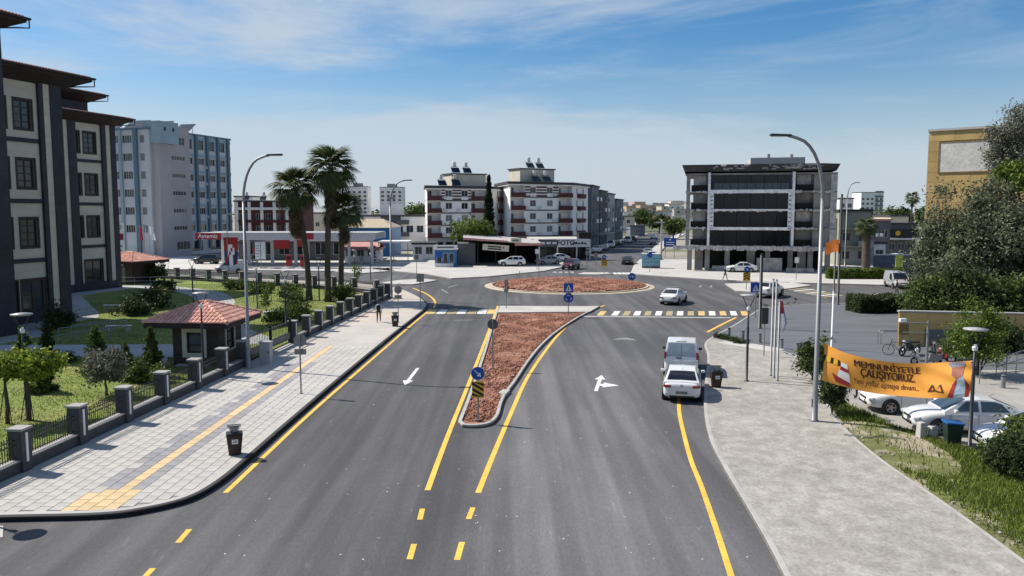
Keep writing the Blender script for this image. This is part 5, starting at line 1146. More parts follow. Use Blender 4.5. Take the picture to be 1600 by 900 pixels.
for k, (u, v) in enumerate(((302,476),(402,482),(447,510),(499,470),(554,447),(579,441))):
    garden_lamp(G(u, v, .14), ['thin garden lamp standing in the shade of the dark building', 'thin garden lamp left of the palms by the curved path', 'thin garden lamp behind the sliding gate', 'thin garden lamp between the palm trunks', 'thin garden lamp right of the palms', 'thin garden lamp by the rear fence corner'][k], h=4.3, disc=.25)
# ------------------------------------------------------------------ road signs
M_back = mat('sign_back_grey', (0.20, 0.205, 0.21), rough=0.5, metal=0.3, var=0.12)
M_backd = mat('sign_back_dark', (0.09, 0.09, 0.095), rough=0.5, var=0.15)
def disc(r, z, y, m, root, name): return MB().lathe([(r,y),(r,y+.02)], 28, (0,0,z), axis='y').build(name, m, root)
def poly_y(pts, y, m, root, name, z0=0.0, sc=1.0, x0=0.0):
    """flat shape standing in the xz plane, facing -y, 4 mm thick"""
    n = len(pts); a = sum(pts[i][0]*pts[(i+1)%n][1]-pts[(i+1)%n][0]*pts[i][1] for i in range(n)); pts = pts if a > 0 else pts[::-1]
    mb = MB(); mb.add([(x0+x*sc,y,z0+z*sc) for x,z in pts]+[(x0+x*sc,y+.004,z0+z*sc) for x,z in pts], [tuple(range(n))]+[(i+n,(i+1)%n+n,(i+1)%n,i) for i in range(n)]); return mb.build(name, m, root)
def sign(p, label, h, rz=0.0, r=.038, m=None):
    t = thing('road_sign', label, 'road sign', p, rz); MB().tube([(0,0,0),(0,0,h)], r, 8).build('post', m or M_steel, t); MB().lathe([(.1,0),(.1,.02),(.05,.03)], 10).build('base', M_back, t); return t
ARW = [(-.06,-.6),(.06,-.6),(.06,.1),(.32,.1),(0,.6),(-.32,.1),(-.06,.1)]
def rot(pts, a): c, s = math.cos(R(a)), math.sin(R(a)); return [(x*c-y*s, x*s+y*c) for x, y in pts]
for p, lb, dk in (((-10.3,38.4,.13),'back of a round sign over a rectangular plate on the near left pavement',0),((-9.1,63.5,.13),'back of a round sign over a rectangular plate beside the far left bin',0)):
    t = sign(p, lb, 2.95); disc(.31, 2.62, .045, M_back, t, 'round_plate'); bev(MB().box(-.29,.29,.045,.065,1.92,2.2).build('rectangular_plate', M_back, t), .01)
t = sign(G(657,480,.13), 'back of a rectangular sign near the left crosswalk', 3.1); bev(MB().box(-.35,.35,.045,.065,2.35,3.1).build('plate', M_back, t), .01)
t = sign(G(770,575,.13), 'back of a dark round sign in the red soil island', 2.75); disc(.30, 2.5, .045, M_backd, t, 'round_plate')
t = sign(G(747,656,.13), 'blue keep right arrow sign over yellow and black board at the island nose', 2.3); disc(.28, 2.02, -.065, M_signb, t, 'round_plate'); disc(.295, 2.02, -.06, M_signw, t, 'plate_rim')
poly_y(rot(ARW, -135), -.072, M_signw, t, 'arrow', 2.02, .34)
MB().box(-.25,.25,-.06,-.045,.98,1.68).build('hazard_board', M_signy, t)
for k in range(5):
    z = .98 + (k-.9)*.235; q = [(-.25,z+.30),(.25,z),( .25,z+.115),(-.25,z+.415)]; q = [(x, min(max(zz_,.985),1.675)) for x, zz_ in q]
    if q[0][1] != q[3][1] or q[1][1] != q[2][1]: poly_y(q, -.068, M_ink, t, 'hazard_stripe')
t = sign(G(888,493,.15), 'blue pedestrian crossing sign above a blue roundabout sign on the island', 3.0); bev(MB().box(-.40,.40,-.07,-.05,1.98,2.78).build('square_plate', M_signb, t), .02)
poly_y([(-.28,2.1),(.28,2.1),(0,2.66)], -.078, M_signw, t, 'triangle'); MB().box(-.035,.035,-.088,-.080,2.2,2.45).build('walking_figure', M_ink, t); disc(.42, 1.52, -.065, M_signb, t, 'round_plate')
for k in range(3): poly_y(rot(ARW, 90+120*k), -.074, M_signw, t, 'arrow', 1.52+.22*math.sin(R(120*k+90)), .24, .22*math.cos(R(120*k+90)))
t = sign(G(791,481,.15), 'pair of grey sign backs at the crossing island corner', 2.6); bev(MB().box(-.16,.16,.045,.06,1.95,2.6).build('plate', M_back, t), .01); disc(.22, 1.62, .045, M_back, t, 'round_plate')
t = sign(G(987,451,.4), 'blue arrow sign on the roundabout facing the far side', 1.6); disc(.42, 1.35, -.06, M_signb, t, 'round_plate'); poly_y(rot(ARW, -90), -.07, M_signw, t, 'arrow', 1.35, .45)
t = sign(G(1180,496,.12), 'blue pedestrian crossing sign beside the white sport utility car', 3.0); bev(MB().box(-.48,.40,-.07,-.05,2.1,2.95).build('square_plate', M_signb, t), .02); poly_y([(-.32,2.22),(.24,2.22),(-.04,2.76)], -.078, M_signw, t, 'triangle'); MB().box(-.08,.0,-.088,-.080,2.3,2.55).build('walking_figure', M_ink, t)
def chevron_sign(p, label):
    t = sign(p, label, 2.6); MB().box(-.40,.40,-.07,-.05,.95,1.95).build('chevron_board', M_signy, t)
    for k in range(3): z = 1.0+k*.3; poly_y([(-.40,z),(0,z+.26),(.40,z),(.40,z+.15),(0,z+.41),(-.40,z+.15)], -.078, M_ink, t, 'chevron')
    disc(.32, 2.3, -.065, M_signb, t, 'round_plate'); poly_y(rot(ARW, -135), -.072, M_signw, t, 'arrow', 2.3, .36); return t
chevron_sign(G(1166,452,.13), 'yellow and black chevron sign on the right splitter island'); chevron_sign(G(944,426.5,.13), 'yellow and black chevron sign at the mouth of the far street')
for lb, u, v, h, kind in (('grey sign back at the left rim of the roundabout',842,437,2.6,'r'),('small dark marker post at the left of the roundabout mound',812,436,1.0,'n'),('white sign in front of the photo shop',839,421,3.2,'w'),('round sign back by the far street mouth',917,424,3.0,'r'),('grey plate by the far street mouth',931,424,2.8,'p'),('sign back left of the blue kiosk',651,431,3.0,'p'),('white sign at the far left splitter',594,426,2.8,'w'),('round sign beside the pale blue shelter',1015,425,2.8,'b'),('white sign in front of the unfinished building',1244,437,3.0,'w'),('round sign back beside the rear fence',565,431,2.8,'p')):
    t = sign(G(u, v, .13), lb, h)
    if kind == 'r': disc(.3, h-.3, .045, M_back, t, 'round_plate')
    elif kind == 'p': bev(MB().box(-.3,.3,.045,.06,h-.8,h-.1).build('plate', M_back, t), .01)
    elif kind == 'w': bev(MB().box(-.28,.28,-.06,-.045,h-.8,h-.1).build('plate', M_signw, t), .01)
    elif kind == 'b': disc(.42, h-.3, -.06, M_signb, t, 'round_plate')
    else: MB().box(-.06,.06,-.06,.06,h-.15,h).build('reflector', M_ink, t)
# ------------------------------------------------------------------ posts on the plaza
def post(p, label, h, r0, r1, m, cat='post', name='dark_post'):
    t = thing(name, label, cat, p, 0); MB().lathe([(r0*1.7,0),(r0*1.7,.03),(r0,.06),(r1,h)], 12).build('pole', m, t, smooth=True); MB().lathe([(r1*1.15,h),(r1*1.15,h+.06),(.0,h+.1)], 12).build('cap', m, t); return t
post(G(1187,513,.12), 'stout black post on the plaza beside the pedestrian sign', 5.6, .13, .12, M_lampd)
t = post(G(1309,476,.12), 'tall black post carrying a small orange flag', 10.4, .12, .09, M_lampd); t['category'] = 'flag pole'
q = [(-.1-1.25*i/6, .1*math.sin(i*1.1+j*.6), 6.15-1.15*j/4-.12*i/6+.1*math.sin(i*.9)) for i in range(7) for j in range(5)]
MB().add(q, [(i*5+j,i*5+j+1,(i+1)*5+j+1,(i+1)*5+j) for i in range(6) for j in range(4)]).build('flag', leafmat('orange_flag_cloth', (.80,.24,.06), .05, .5), t, smooth=True)
post(G(1303,455,.12), 'thin black post just left of the orange flag', 8.0, .09, .07, M_lampd)
post(G(1299,546,.12), 'short white post behind the left end of the orange banner', 3.7, .06, .05, M_signw)
for k, (u, v) in enumerate(((1204,587),(1209,590),(1214.5,595))): post(G(u, v, .13), ['left of the three silver flag poles', 'middle of the three silver flag poles', 'right of the three silver flag poles'][k], 5.2 if k < 2 else 4.2, .055, .045, M_steel, 'flag pole', 'flag_pole')
p = G(1217,595,.13); t = thing('hanging_flag', 'small furled red, white and blue flag on the right silver pole', 'flag', (p.x+.02, p.y, 3.0), 0)
fm = MB(); fm.tube([(0,0,1.4),(.05,.02,.7),(.12,0,.2),(.04,0,-.3)], [.04,.12,.16,.05], 7); fm.m = [0 if f < 7 else (1 if f % 7 < 4 else 2) for f in range(len(fm.f))]; fm.build('cloth', [M_red, M_signw, M_signb], t, smooth=True)
p = G(1210,566,.13); t = thing('notice_post', 'dark notice box on a thin post among the flag poles', 'sign', (p.x, p.y+2, .13), 0); MB().tube([(0,0,0),(0,0,2.2)], .035, 6).build('post', M_steel, t); bev(MB().box(-.2,.2,-.08,.06,2.0,3.0).build('box', M_lampd, t), .02)
bol = None
for k, (u, v) in enumerate(((1139,526),(1160.5,531),(1187,535.5),(1221,544.5),(1246,551.5),(1272,557))):
    lb = ['bollard nearest the crossing on the plaza edge', 'second bollard from the crossing on the plaza edge', 'third bollard from the crossing, below the stout black post', 'fourth bollard from the crossing, right of the flag poles', 'fifth bollard from the crossing on the plaza edge', 'bollard on the plaza edge half behind the tall street lamp'][k]
    if bol is None:
        bol = thing('bollard', lb, 'bollard', G(u,v,.12), 0, 'steel bollards along the plaza edge'); MB().lathe([(.11,0),(.11,.62),(.10,.66)], 14).build('body', M_steel, bol, smooth=False); MB().lathe([(.115,.58),(.115,.63)], 14).build('band', M_lampd, bol); MB().lathe([(.16,0),(.16,.02),(.11,.03)], 14).build('base', M_steel, bol)
    else: copy_tree(bol, G(u,v,.12), label=lb)
copy_tree(bol, G(1567,606,.10), label='lone bollard on the paving behind the parked white cars')
# ------------------------------------------------------------------ bins, cabinet, benches, railings
M_bin = mat('brown_bin_panel', (0.035, 0.014, 0.011), rough=0.5, var=0.2, scale=3)
def bin_(p, label, rz=0.0):
    t = thing('litter_bin', label, 'litter bin', p, rz, 'brown litter bins'); b = bev(MB().frustum(0,0,.04,.78,.42,.34,.58,.46).build('body', M_bin, t), .04, 3)
    MB().box(-.10,.12,-.186,-.166,.46,.63).build('label_plate', M_signw, t).rotation_euler = (R(4.6),0,0)
    for k in range(3): MB().box(-.05+k*.05,-.02+k*.05,-.192,-.187,.51,.57+.02*(k % 2)).build('emblem', M_dgrey, t).rotation_euler = (R(4.6),0,0)
    bev(MB().box(-.29,.29,-.23,.23,.78,.83).build('rim', M_lampd, t), .02)
    fr = MB()
    for s in (-.12, .12): fr.tube([(-.08,s,.83),(-.24,s,1.08),(.24,s,1.08),(.08,s,.83)], .018, 6)
    fr.build('ashtray_frame', M_lampd, t); MB().frustum(0,0,.85,1.07,.14,.22,.40,.24).build('ashtray', M_steel, t)
    for s in (-.18, .18): MB().box(s-.04,s+.04,-.1,.1,0,.05).build('foot', M_lampd, t)
    return t
bin_((-10.15,28.6,.13), 'brown litter bin on the near left pavement kerb', R(20)); bin_((-9.05,61.4,.13), 'brown litter bin at the far end of the left pavement', R(10)); bin_((10.35,39.9,.13), 'brown litter bin on the right pavement behind the parked hatchback', R(0))
cb = thing('utility_cabinet', 'grey utility cabinet standing beside the tall left lamp', 'cabinet', (-14.35, 46.1, .13), R(-6)); M_cab = mat('cabinet_grey', (.36,.365,.37), rough=.5, var=.08)
bev(MB().box(-.32,.32,-.22,.22,.08,1.28).build('body', M_cab, cb), .015); MB().box(-.35,.35,-.25,.25,1.28,1.33).build('lid', M_cab, cb); MB().box(-.34,.34,-.23,.23,0,.08).build('plinth', M_conc, cb); MB().box(-.28,.28,-.235,-.222,.14,1.22).build('door', M_cab, cb); MB().box(.2,.24,-.26,-.236,.65,.8).build('handle', M_ink, cb)
def bench(p, label, rz):
    t = thing('garden_bench', label, 'bench', p, rz)
    for k in range(3): bev(MB().box(-.9,.9,-.24+k*.165,-.24+k*.165+.14,.42,.46).build('seat_slat', M_signw, t), .008)
    for s in (-.65,.65): MB().box(s-.06,s+.06,-.2,.2,0,.42).build('leg', M_conc, t)
bench(G(178,484,.15), 'white slatted bench on the shaded lawn near the dark building', R(8)); bench(G(186,518,.15), 'white slatted bench near the shaded garden path', R(5)); bench(G(425,494,.15), 'white slatted bench on the sunny lawn left of the palms', R(60))
def railing(p, label, L_, rz, n, slope=0.0):
    t = thing('ramp_railing', label, 'railing', p, rz)
    for z in (.5, .95): MB().tube([(0,0,z),(L_,0,z+slope)], .03, 7).build('rail', M_steel, t)
    for k in range(n): x = L_*k/(n-1); MB().tube([(x,0,0),(x,0,.95+slope*k/(n-1))], .025, 6).build('post', M_steel, t)
railing(G(92,535,.16), 'steel ramp railing at the foot of the dark building', 4.2, R(25), 5, .3); railing(G(112,530,.16), 'second steel ramp railing behind the small conifers', 3.4, R(25), 4, .3)
railing(G(186,446,.15), 'long steel handrail leading past the far kiosk', 14, R(12), 9); railing(G(200,440,.15), 'rear steel handrail beside the far kiosk', 12, R(12), 8)
# camera post and rails by the motorcycles
t = thing('camera_post', 'grey post with white camera on a side arm above the motorcycles', 'camera post', G(1447,577,.10), 0); MB().tube([(0,0,0),(0,0,2.75)], .07, 10).build('post', M_steel, t)
for z in (2.1, 2.65): MB().tube([(0,0,z),(-1.35,.1,z)], .03, 7).build('arm', M_steel, t)
bev(MB().obox((-1.45,.0,2.8), (.42,.2,.2), R(15)).build('camera', M_signw, t), .03)
t = thing('bicycle_rack', 'steel hoop bicycle rack on the plaza', 'bicycle rack', G(1376,538,.12), R(-3))
for k in range(2): MB().tube([(0,k*.5,0),(0,k*.5,.75),(.12,k*.5,.87),(1.7,k*.5,.87),(1.82,k*.5,.75),(1.82,k*.5,0)], .03, 8).build('hoop', M_steel, t)
railing(G(1556,588,.10), 'dark steel railing beside the yellow garden wall', 4.6, R(28), 6, .5); railing(G(1530,600,.10), 'grey handrail in front of the round green shrub', 3.2, R(18), 3)
# low yellow garden wall under the evergreens
gw = thing('garden_wall', 'low yellow stone wall below the dark evergreen hedge', 'wall', (X(1412,52.5), 52.5, .1), R(-10)); gz = 2.25
MB().box(0, 10.5, .03, .4, 0, gz).build('wall', M_ylwj, gw)
for r_ in range(3):
    for k in range(6):
        a = k*1.75+(.6 if r_ % 2 else 0); b = min(a+1.73, 10.5)
        if b > a+.1: MB().box(a, b, rng.uniform(-.008,.0), .029, .02+r_*.745, .02+r_*.745+.73).build('cladding_panel', M_ylw, gw)
MB().box(-.05, 10.55, -.06, .46, gz, gz+.1).build('coping', M_cap, gw); MB().box(1.6, 4.4, -.1, -.02, 0.15, 1.15).build('dark_panel', M_dgrey, gw); MB().box(10.5, 10.9, -.3, .5, 0, gz+.3).build('end_pier', M_ylw, gw)
# ------------------------------------------------------------------ vegetation kit
M_bark = mat('bark_brown', (0.10, 0.075, 0.055), rough=0.95, var=0.25, scale=3, bump=0.6, bscale=14)
M_barkg = mat('bark_grey', (0.16, 0.145, 0.125), rough=0.95, var=0.25, scale=3, bump=0.6, bscale=14)
L_olive = leafmat('olive_leaf', (0.128, 0.145, 0.085)); L_dark = leafmat('dark_evergreen_leaf', (0.046, 0.068, 0.022), .5); L_green = leafmat('green_leaf', (0.11, 0.16, 0.028)); L_lime = leafmat('lime_leaf', (0.21, 0.27, 0.035))
L_grey = leafmat('grey_green_leaf', (0.16, 0.165, 0.12)); L_conif = leafmat('conifer_needle', (0.08, 0.115, 0.028)); L_cyp = leafmat('cypress_leaf', (0.018, 0.030, 0.014)); L_palm = leafmat('palm_leaf', (0.075, 0.098, 0.034), .25, .15); L_dead = leafmat('dead_palm_leaf', (0.085, 0.065, 0.042), .3, .1)
def leaf_quads(C, size, aspect=2.0, up=0.0, jitter=.35):
    n = len(C); s = size*nrng.uniform(1-jitter, 1+jitter, n)
    a = nrng.normal(size=(n,3)); a[:,2] += up; a /= np.linalg.norm(a, axis=1)[:,None]
    b = nrng.normal(size=(n,3)); b -= (b*a).sum(1)[:,None]*a; b /= np.linalg.norm(b, axis=1)[:,None]
    la, lb = a*(s*aspect/2)[:,None], b*(s/2)[:,None]
    V = np.stack([C-la, C+lb*.9-la*.1, C+la, C-lb*.9-la*.1], 1).reshape(-1,3)
    return V, np.arange(n*4).reshape(-1,4)
def ell_points(n, r, shell=.55, zmin=-1.0):
    out = np.zeros((0,3))
    while len(out) < n:
        v = nrng.normal(size=(n*2,3)); v /= np.linalg.norm(v, axis=1)[:,None]; v *= (shell+(1-shell)*nrng.random((n*2,1))**.7); v = v[v[:,2] > zmin]; out = np.vstack([out, v])
    return out[:n]*np.array(r)
def clumps(nc, per, r, cr, shell=.5, zmin=-.7, lumps=0.22):
    c = ell_points(nc, r, shell, zmin); c *= (1+nrng.normal(0, lumps, (nc,1)))
    k = cr*nrng.uniform(.6, 1.4, (nc,1,1)); pts = c[:,None,:] + nrng.normal(size=(nc,per,3))*k*np.array([1,1,.75]); return pts.reshape(-1,3), c
def crown(root, pts, size, m, aspect=2.0, up=0.0, name='crown'):
    V, F = leaf_quads(pts, size, aspect, up); return obj(name, npmesh(name, V, F, m), root)
def tree(name, label, p, h, r, cz, nc, per, cr, size, m, bark=None, tr=.12, cat='tree', rz=0.0, group=None, zmin=-.7, shell=.5, lean=(0,0), limbs=6, aspect=2.0):
    t = thing(name, label, cat, p, rz, group); pts, c = clumps(nc, per, r, cr, shell, zmin); off = np.array([lean[0], lean[1], cz])
    crown(t, pts+off, size, m, aspect); tk = MB(); top = Vector((lean[0]*.7, lean[1]*.7, h))
    tk.tube([(0,0,0),(lean[0]*.2+.03,lean[1]*.2,h*.35),(lean[0]*.45,lean[1]*.45-.03,h*.7),top], [tr*1.25,tr,tr*.85,tr*.6], 9)
    for q in c[nrng.permutation(len(c))[:limbs]]:
        e = Vector(q+off); mid = top.lerp(e, .5)+Vector((0,0,-.1*abs(e.z-h))); tk.tube([top-Vector((0,0,h*.15*rng.random())), mid, e], [tr*.5,tr*.32,tr*.1], 6)
    tk.build('trunk', bark or M_barkg, t, smooth=True); return t
def shrub(label, p, r, m, nc=60, per=60, cr=None, size=.09, name='shrub', cat='shrub', zmin=-.2, group=None, cz=None, aspect=2.0):
    t = thing(name, label, cat, p, 0, group); pts, c = clumps(nc, per, r, cr or .22*max(r[0],r[1]), .35, zmin); z0 = r[2]*.45 if cz is None else cz
    pts = pts + np.array([0,0,z0]); pts[:,2] = np.abs(pts[:,2]-.03)+.03; crown(t, pts, size, m, aspect, name='foliage')
    st = MB()
    for q in c[:5]: st.tube([(0,0,0), (q[0]*.3, q[1]*.3, (q[2]+z0)*.5), (q[0]*.8, q[1]*.8, max(.1, q[2]+z0))], [.05*r[0],.035*r[0],.012], 5)
    st.build('stems', M_bark, t); return t
def conifer(label, p, h, r, m=None, n=5000, size=.085, name='conifer', base=.08):
    m = m or L_conif; t = thing(name, label, 'conifer', p, 0); lay = max(7, int(h/.24)); P = []
    for k in range(lay):
        f = k/(lay-1); z = h*(base+(1-base)*f); rr = r*(1-f)**.85+.03; nb = max(4, int(9*(1-f)+4))
        for b in range(nb):
            an = rng.uniform(0, 6.28); L_ = rr*rng.uniform(.65, 1.12); q = int(n/lay/nb*(1.5-f)); s = nrng.random(q)**.6
            P.append(np.stack([np.cos(an)*L_*s, np.sin(an)*L_*s, z-.12*s*L_+.16*L_*s*s], 1)+nrng.normal(0, .055*r+.015, (q,3)))
    crown(t, np.vstack(P), size, m, 2.2, name='foliage'); MB().tube([(0,0,0),(0,0,h*.95)], [.05+r*.05,.01], 6).build('trunk', M_bark, t); return t
def blades(name, poly, n, h, m, parent, z, dens=None, w=.022):
    xs = [p[0] for p in poly]; ys = [p[1] for p in poly]; x = nrng.uniform(min(xs), max(xs), n*3); y = nrng.uniform(min(ys), max(ys), n*3); k = inside(poly, x, y)
    if dens is not None: k &= nrng.random(n*3) < dens(x, y)
    x, y = x[k][:n], y[k][:n]; n = len(x); hh = nrng.uniform(h[0], h[1], n)*(.7+.6*(np.sin(x*1.3)*np.cos(y*1.1)*.5+.5)); a = nrng.uniform(0, 6.28, n); ln = nrng.normal(0, .35, (n,2))*hh[:,None]
    dx_, dy_ = np.cos(a)*w, np.sin(a)*w; zz_ = np.full(n, z)
    V = np.stack([np.stack([x-dx_,y-dy_,zz_],1), np.stack([x+dx_,y+dy_,zz_],1), np.stack([x+ln[:,0],y+ln[:,1],zz_+hh],1)], 1).reshape(-1,3)
    o = obj(name, npmesh(name, V, np.arange(n*3).reshape(-1,3), m), parent); return tag(o, kind='stuff')
# ------------------------------------------------------------------ grass
lawn_near = [(-17.0,24),(-16.2,40),(-15.0,60),(-13.6,80),(-17,87),(-28,94),(-40,98),(-42,60),(-36,24)]
def not_path(x, y): return np.where((np.abs(y-50.4) < 2.4) & (x < -18.5), 0.0, np.where(y < 48, 1.0, .45))
tag(blades('lawn_grass', lawn_near, 90000, (.03, .085), M_blade, None, .14, not_path), 'short green lawn grass behind the basalt fence', 'grass')
def vd(x, y):
    b = ((x-bare[0])/1.5)**2 + ((y-bare[1])/3.6)**2; e = (x-13.2)/1.6
    return np.clip(np.where(b < 1, .05, 1.0)*np.clip(e+.1, .06, 1)*(.45+.55*(np.sin(x*2.1+y*.7)*np.sin(y*1.3)*.5+.5)), 0, 1)
tag(blades('verge_grass', vp, 90000, (.06, .26), leafmat('verge_blade', (.15,.195,.035), .5, .3), None, .15, vd, .022), 'rough grass on the verge beside the right pavement', 'grass')
st_ = MB()
for k in range(34):
    x = 13.35+abs(rng.gauss(0,.55)); y = rng.uniform(20, 35); s = rng.uniform(.02,.08); st_.obox((x,y,.15+s*.3), (s*1.4,s,s*.7), rng.uniform(0,3), rx=rng.uniform(-.3,.3))
tag(st_.build('verge_stones', M_park), 'scattered pale stones along the verge edge', 'stones', kind='stuff')
# ------------------------------------------------------------------ garden, left
for k, (u, v, lb) in enumerate(((12,662,'left of the two flat topped trees at the left picture edge'),(46,657,'right of the two flat topped trees behind the near fence'))):
    t = tree('clipped_tree', lb, G(u,v,.14), 2.0, (1.15,1.0,.42), 2.42, 50, 90, .17, .10, L_lime, M_bark, .075, limbs=8)
    for s in (-.3,.25): MB().tube([(s,-.1,0),(s*.2,0,1.5)], .02, 5).build('stake', M_bark, t)
for lb, u, v, h, r, m_ in (('pointed light green conifer in the middle of the near lawn',152,588,2.55,.95,None),('slim dark conifer by the shaded garden path',76,562,2.3,.55,L_dark),('dark conifer behind the flat topped trees',38,575,2.2,.75,None),('bushy dark conifer right of the garden lamp',66,612,2.0,.75,L_conif),('small pointed conifer left of the kiosk shrub',197,590,1.7,.75,None),('tall dark column conifer at the kiosk wall',238,588,2.55,.70,L_conif)):
    conifer(lb, G(u,v,.14), h, r, m_)
tree('olive_sapling', 'small grey leaved olive tree behind the near fence', G(166,618,.14), .9, (1.0,.9,.75), 1.35, 45, 70, .17, .085, L_grey, M_barkg, .06, cat='tree')
shrub('round clipped shrub in front of the kiosk', G(247,598,.14), (.48,.48,.5), L_green, 40, 60, .12, .07); shrub('dark shrub between the kiosk and the small conifers', G(218,596,.14), (.7,.6,.6), L_conif, 40, 60, .16, .08)
shrub('low dark shrub on the shaded lawn edge', G(106,566,.14), (.5,.45,.35), L_dark, 25, 50, .12, .07); shrub('clipped shrub at the foot of the dark building', G(94,512,.15), (1.0,.9,1.0), L_dark, 50, 60, .25, .11)
for lb, u, v, r in (('round clipped shrub in front of the far kiosk',241,441,(1.5,1.4,1.7)),('shrub in the shade left of the tiled kiosk roof',210,492,(1.3,1.1,.8)),('taller shrub in the shade behind the tiled kiosk roof',240,482,(1.5,1.2,1.2)),('small shrub beside the curved path',256,456,(.9,.8,.8))):
    shrub(lb, G(u,v,.14), r, L_dark, 50, 50, .3, .14)
for lb, u, v, r in (('dark shrub behind the black gate',441,507,(1.2,1.0,.95)),('rounded shrub left of the palm trunks',462,486,(1.0,1.0,1.2)),('shrub at the foot of the left palm',452,470,(1.1,1.0,1.3)),('shrub behind the rear of the lawn near the curved path',372,452,(1.9,1.2,.7)),('low shrub on the sunny lawn by the rear fence',412,458,(1.0,.8,.6)),('shrub between the palms and the fence',468,503,(.9,.9,1.0)),('small shrub beside the right palm trunk',536,470,(1.2,1.0,1.1))):
    shrub(lb, G(u,v,.14), r, L_conif, 45, 50, .22, .11)
for lb, u, v, h in (('thin sapling left of the tall lamp on the sunny lawn',396,470,1.9),('thin sapling on the sunny lawn right of the tall lamp',424,470,2.3),('thin sapling near the curved path',416,492,2.0),('leafy young tree at the rear fence corner',558,452,2.6)):
    tree('sapling', lb, G(u,v,.14), h*.5, (.42,.42,h*.35), h*.68, 22, 26, .13, .085, L_green, M_bark, .03, limbs=5)
# ------------------------------------------------------------------ palms
def fan_mesh(name, m, L_=2.3, seg=22, spread=150, droop=.75):
    mb = MB(); pet = L_*.42; mb.tube([(0,0,0),(pet*.5,0,.10),(pet,0,.12)], [.035,.028,.02], 5)
    for k in range(seg):
        a = R(-spread/2+spread*k/(seg-1)); ca, sa = math.cos(a), math.sin(a); l = (L_-pet)*(.8+.2*math.cos(a)); w = .055; q = []
        for i, t in enumerate((0,.4,.72,1.0)):
            x = pet+ca*l*t; y = sa*l*t; z = .12+.05*math.cos(k*1.9)-droop*l*max(0,t-.35)**1.6*1.4; ww = w*(1.0,1.25,.7,.05)[i]*(.6+t)
            q += [(x+sa*ww, y-ca*ww, z), (x-sa*ww, y+ca*ww, z)]
        mb.add(q, [(2*i,2*i+2,2*i+3,2*i+1) for i in range(3)])
    return mb.mesh(name, m)
FAN = fan_mesh('frond', L_palm, 2.8, 22, 140, .80); FAND = fan_mesh('dead_frond', L_dead, 2.2, 14, 110, .9)
M_palmb = mat('palm_bark', (.085,.068,.055), rough=.95, var=.3, scale=3, bump=.6, bscale=10)
def palm(label, base, top, nf=40, skirt=34, sk=3.6, fs=1.0, r=(.30,.24), group='fan palms in the garden'):
    t = thing('fan_palm', label, 'palm tree', base, 0, group); T = Vector(top)-Vector(base); n = 14; pts = []; rr = []
    for k in range(n+1): f = k/n; pts.append((T.x*f*f, T.y*f*f, T.z*f)); rr.append(lerp(r[0], r[1], f)*(1.08 if k % 2 else .96)*(1.25 if k == 0 else 1))
    MB().tube(pts, rr, 12).build('trunk', M_palmb, t, smooth=True)
    for k in range(nf):
        el = R(lerp(72, -42, (k/nf)**.85)+rng.uniform(-8,8)); az = k*2.39996+rng.uniform(-.2,.2)
        o = obj('frond', FAN, t, (T.x, T.y, T.z-.35*k/nf), rot=(rng.uniform(-.25,.25), -el, az)); s = fs*rng.uniform(.88,1.1); o.scale = (s,s,s)
    for k in range(skirt):
        f = rng.random(); az = k*2.39996; el = R(-68-rng.uniform(0,16)); o = obj('dead_frond', FAND, t, (T.x*(1-.1*f), T.y, T.z-.5-sk*f*.75), rot=(rng.uniform(-.3,.3), -el, az)); s = fs*rng.uniform(.7,1.0); o.scale = (s,s,s)
    return t
palm('leaning fan palm, left of the group in the garden', (-20.3,79.6,.14), (-21.4,79.4,11.2), fs=1.0, nf=34)
palm('tallest fan palm in the garden group', (-18.1,78.2,.14), (-17.6,78.4,13.0), fs=1.02, nf=38, sk=4.6)
palm('shortest fan palm, right of the group in the garden', (-17.1,79.6,.14), (-16.7,79.8,9.0), nf=36, skirt=16, fs=.85, sk=2.0)
palm('stout palm with a thick trunk in the roadside hedge', (X(1355,112),112,.1), (X(1354,112),112,6.9), nf=30, skirt=14, fs=.62, sk=.6, r=(.55,.5), group='palms beside the right hand road')
palm('thin distant palm against the sky right of the tower', (X(1423,300),300,0), (X(1423,300),300,13.8), nf=26, skirt=6, fs=1.1, sk=1, r=(.35,.25), group='palms beside the right hand road')
# ------------------------------------------------------------------ trees of the far side
conifer('tall dark cypress in front of the left apartment block', (X(764,150),150,.1), 15.3, 1.45, L_cyp, 12000, .26, 'cypress_tree', base=.2)
tree('street_tree', 'bright green tree over the dark workshop', (X(737,140),140,.1), 3.6, (3.0,2.6,1.9), 5.3, 46, 60, .55, .30, L_green, M_bark, .16)
for k, (u, d, h, r, lb) in enumerate(((648,330,11,5,'dark round tree on the skyline right of the grey house'),(660,380,12,5,'dark tree on the skyline beside the left apartment block'),(1392,300,9,4,'dark tree on the skyline right of the distant tower'),(1408,310,11,3,'dark tree on the skyline left of the thin palm'),(1446,260,10,3,'tree at the foot of the yellow building edge'),(1345,240,9,3,'loose tree in front of the distant white tower'),(1002,360,9,5,'green tree at the end of the far street'),(1030,330,7,4,'tree behind the concrete pole'),(1052,260,6,3,'dark tree left of the unfinished building'))):
    tree('background_tree', lb, (X(u,d),d,0), h*.5, (r,r,h*.33), h*.66, 34, 40, r*.22, .7, L_dark if k % 2 else L_conif, M_bark, .25)
wp = []
for k in range(260):
    a = rng.uniform(-58, 58); d = rng.uniform(850, 1300); wp.append(nrng.normal(size=(26,3))*np.array([7,5,2.6])+np.array([math.tan(R(a))*d, d, rng.uniform(2,7)]))
V, F = leaf_quads(np.vstack(wp), 2.6, 1.4); tag(obj('distant_woodland', npmesh('distant_woodland', V, F, L_dark)), 'dark belt of trees along the horizon', 'woodland', kind='stuff')
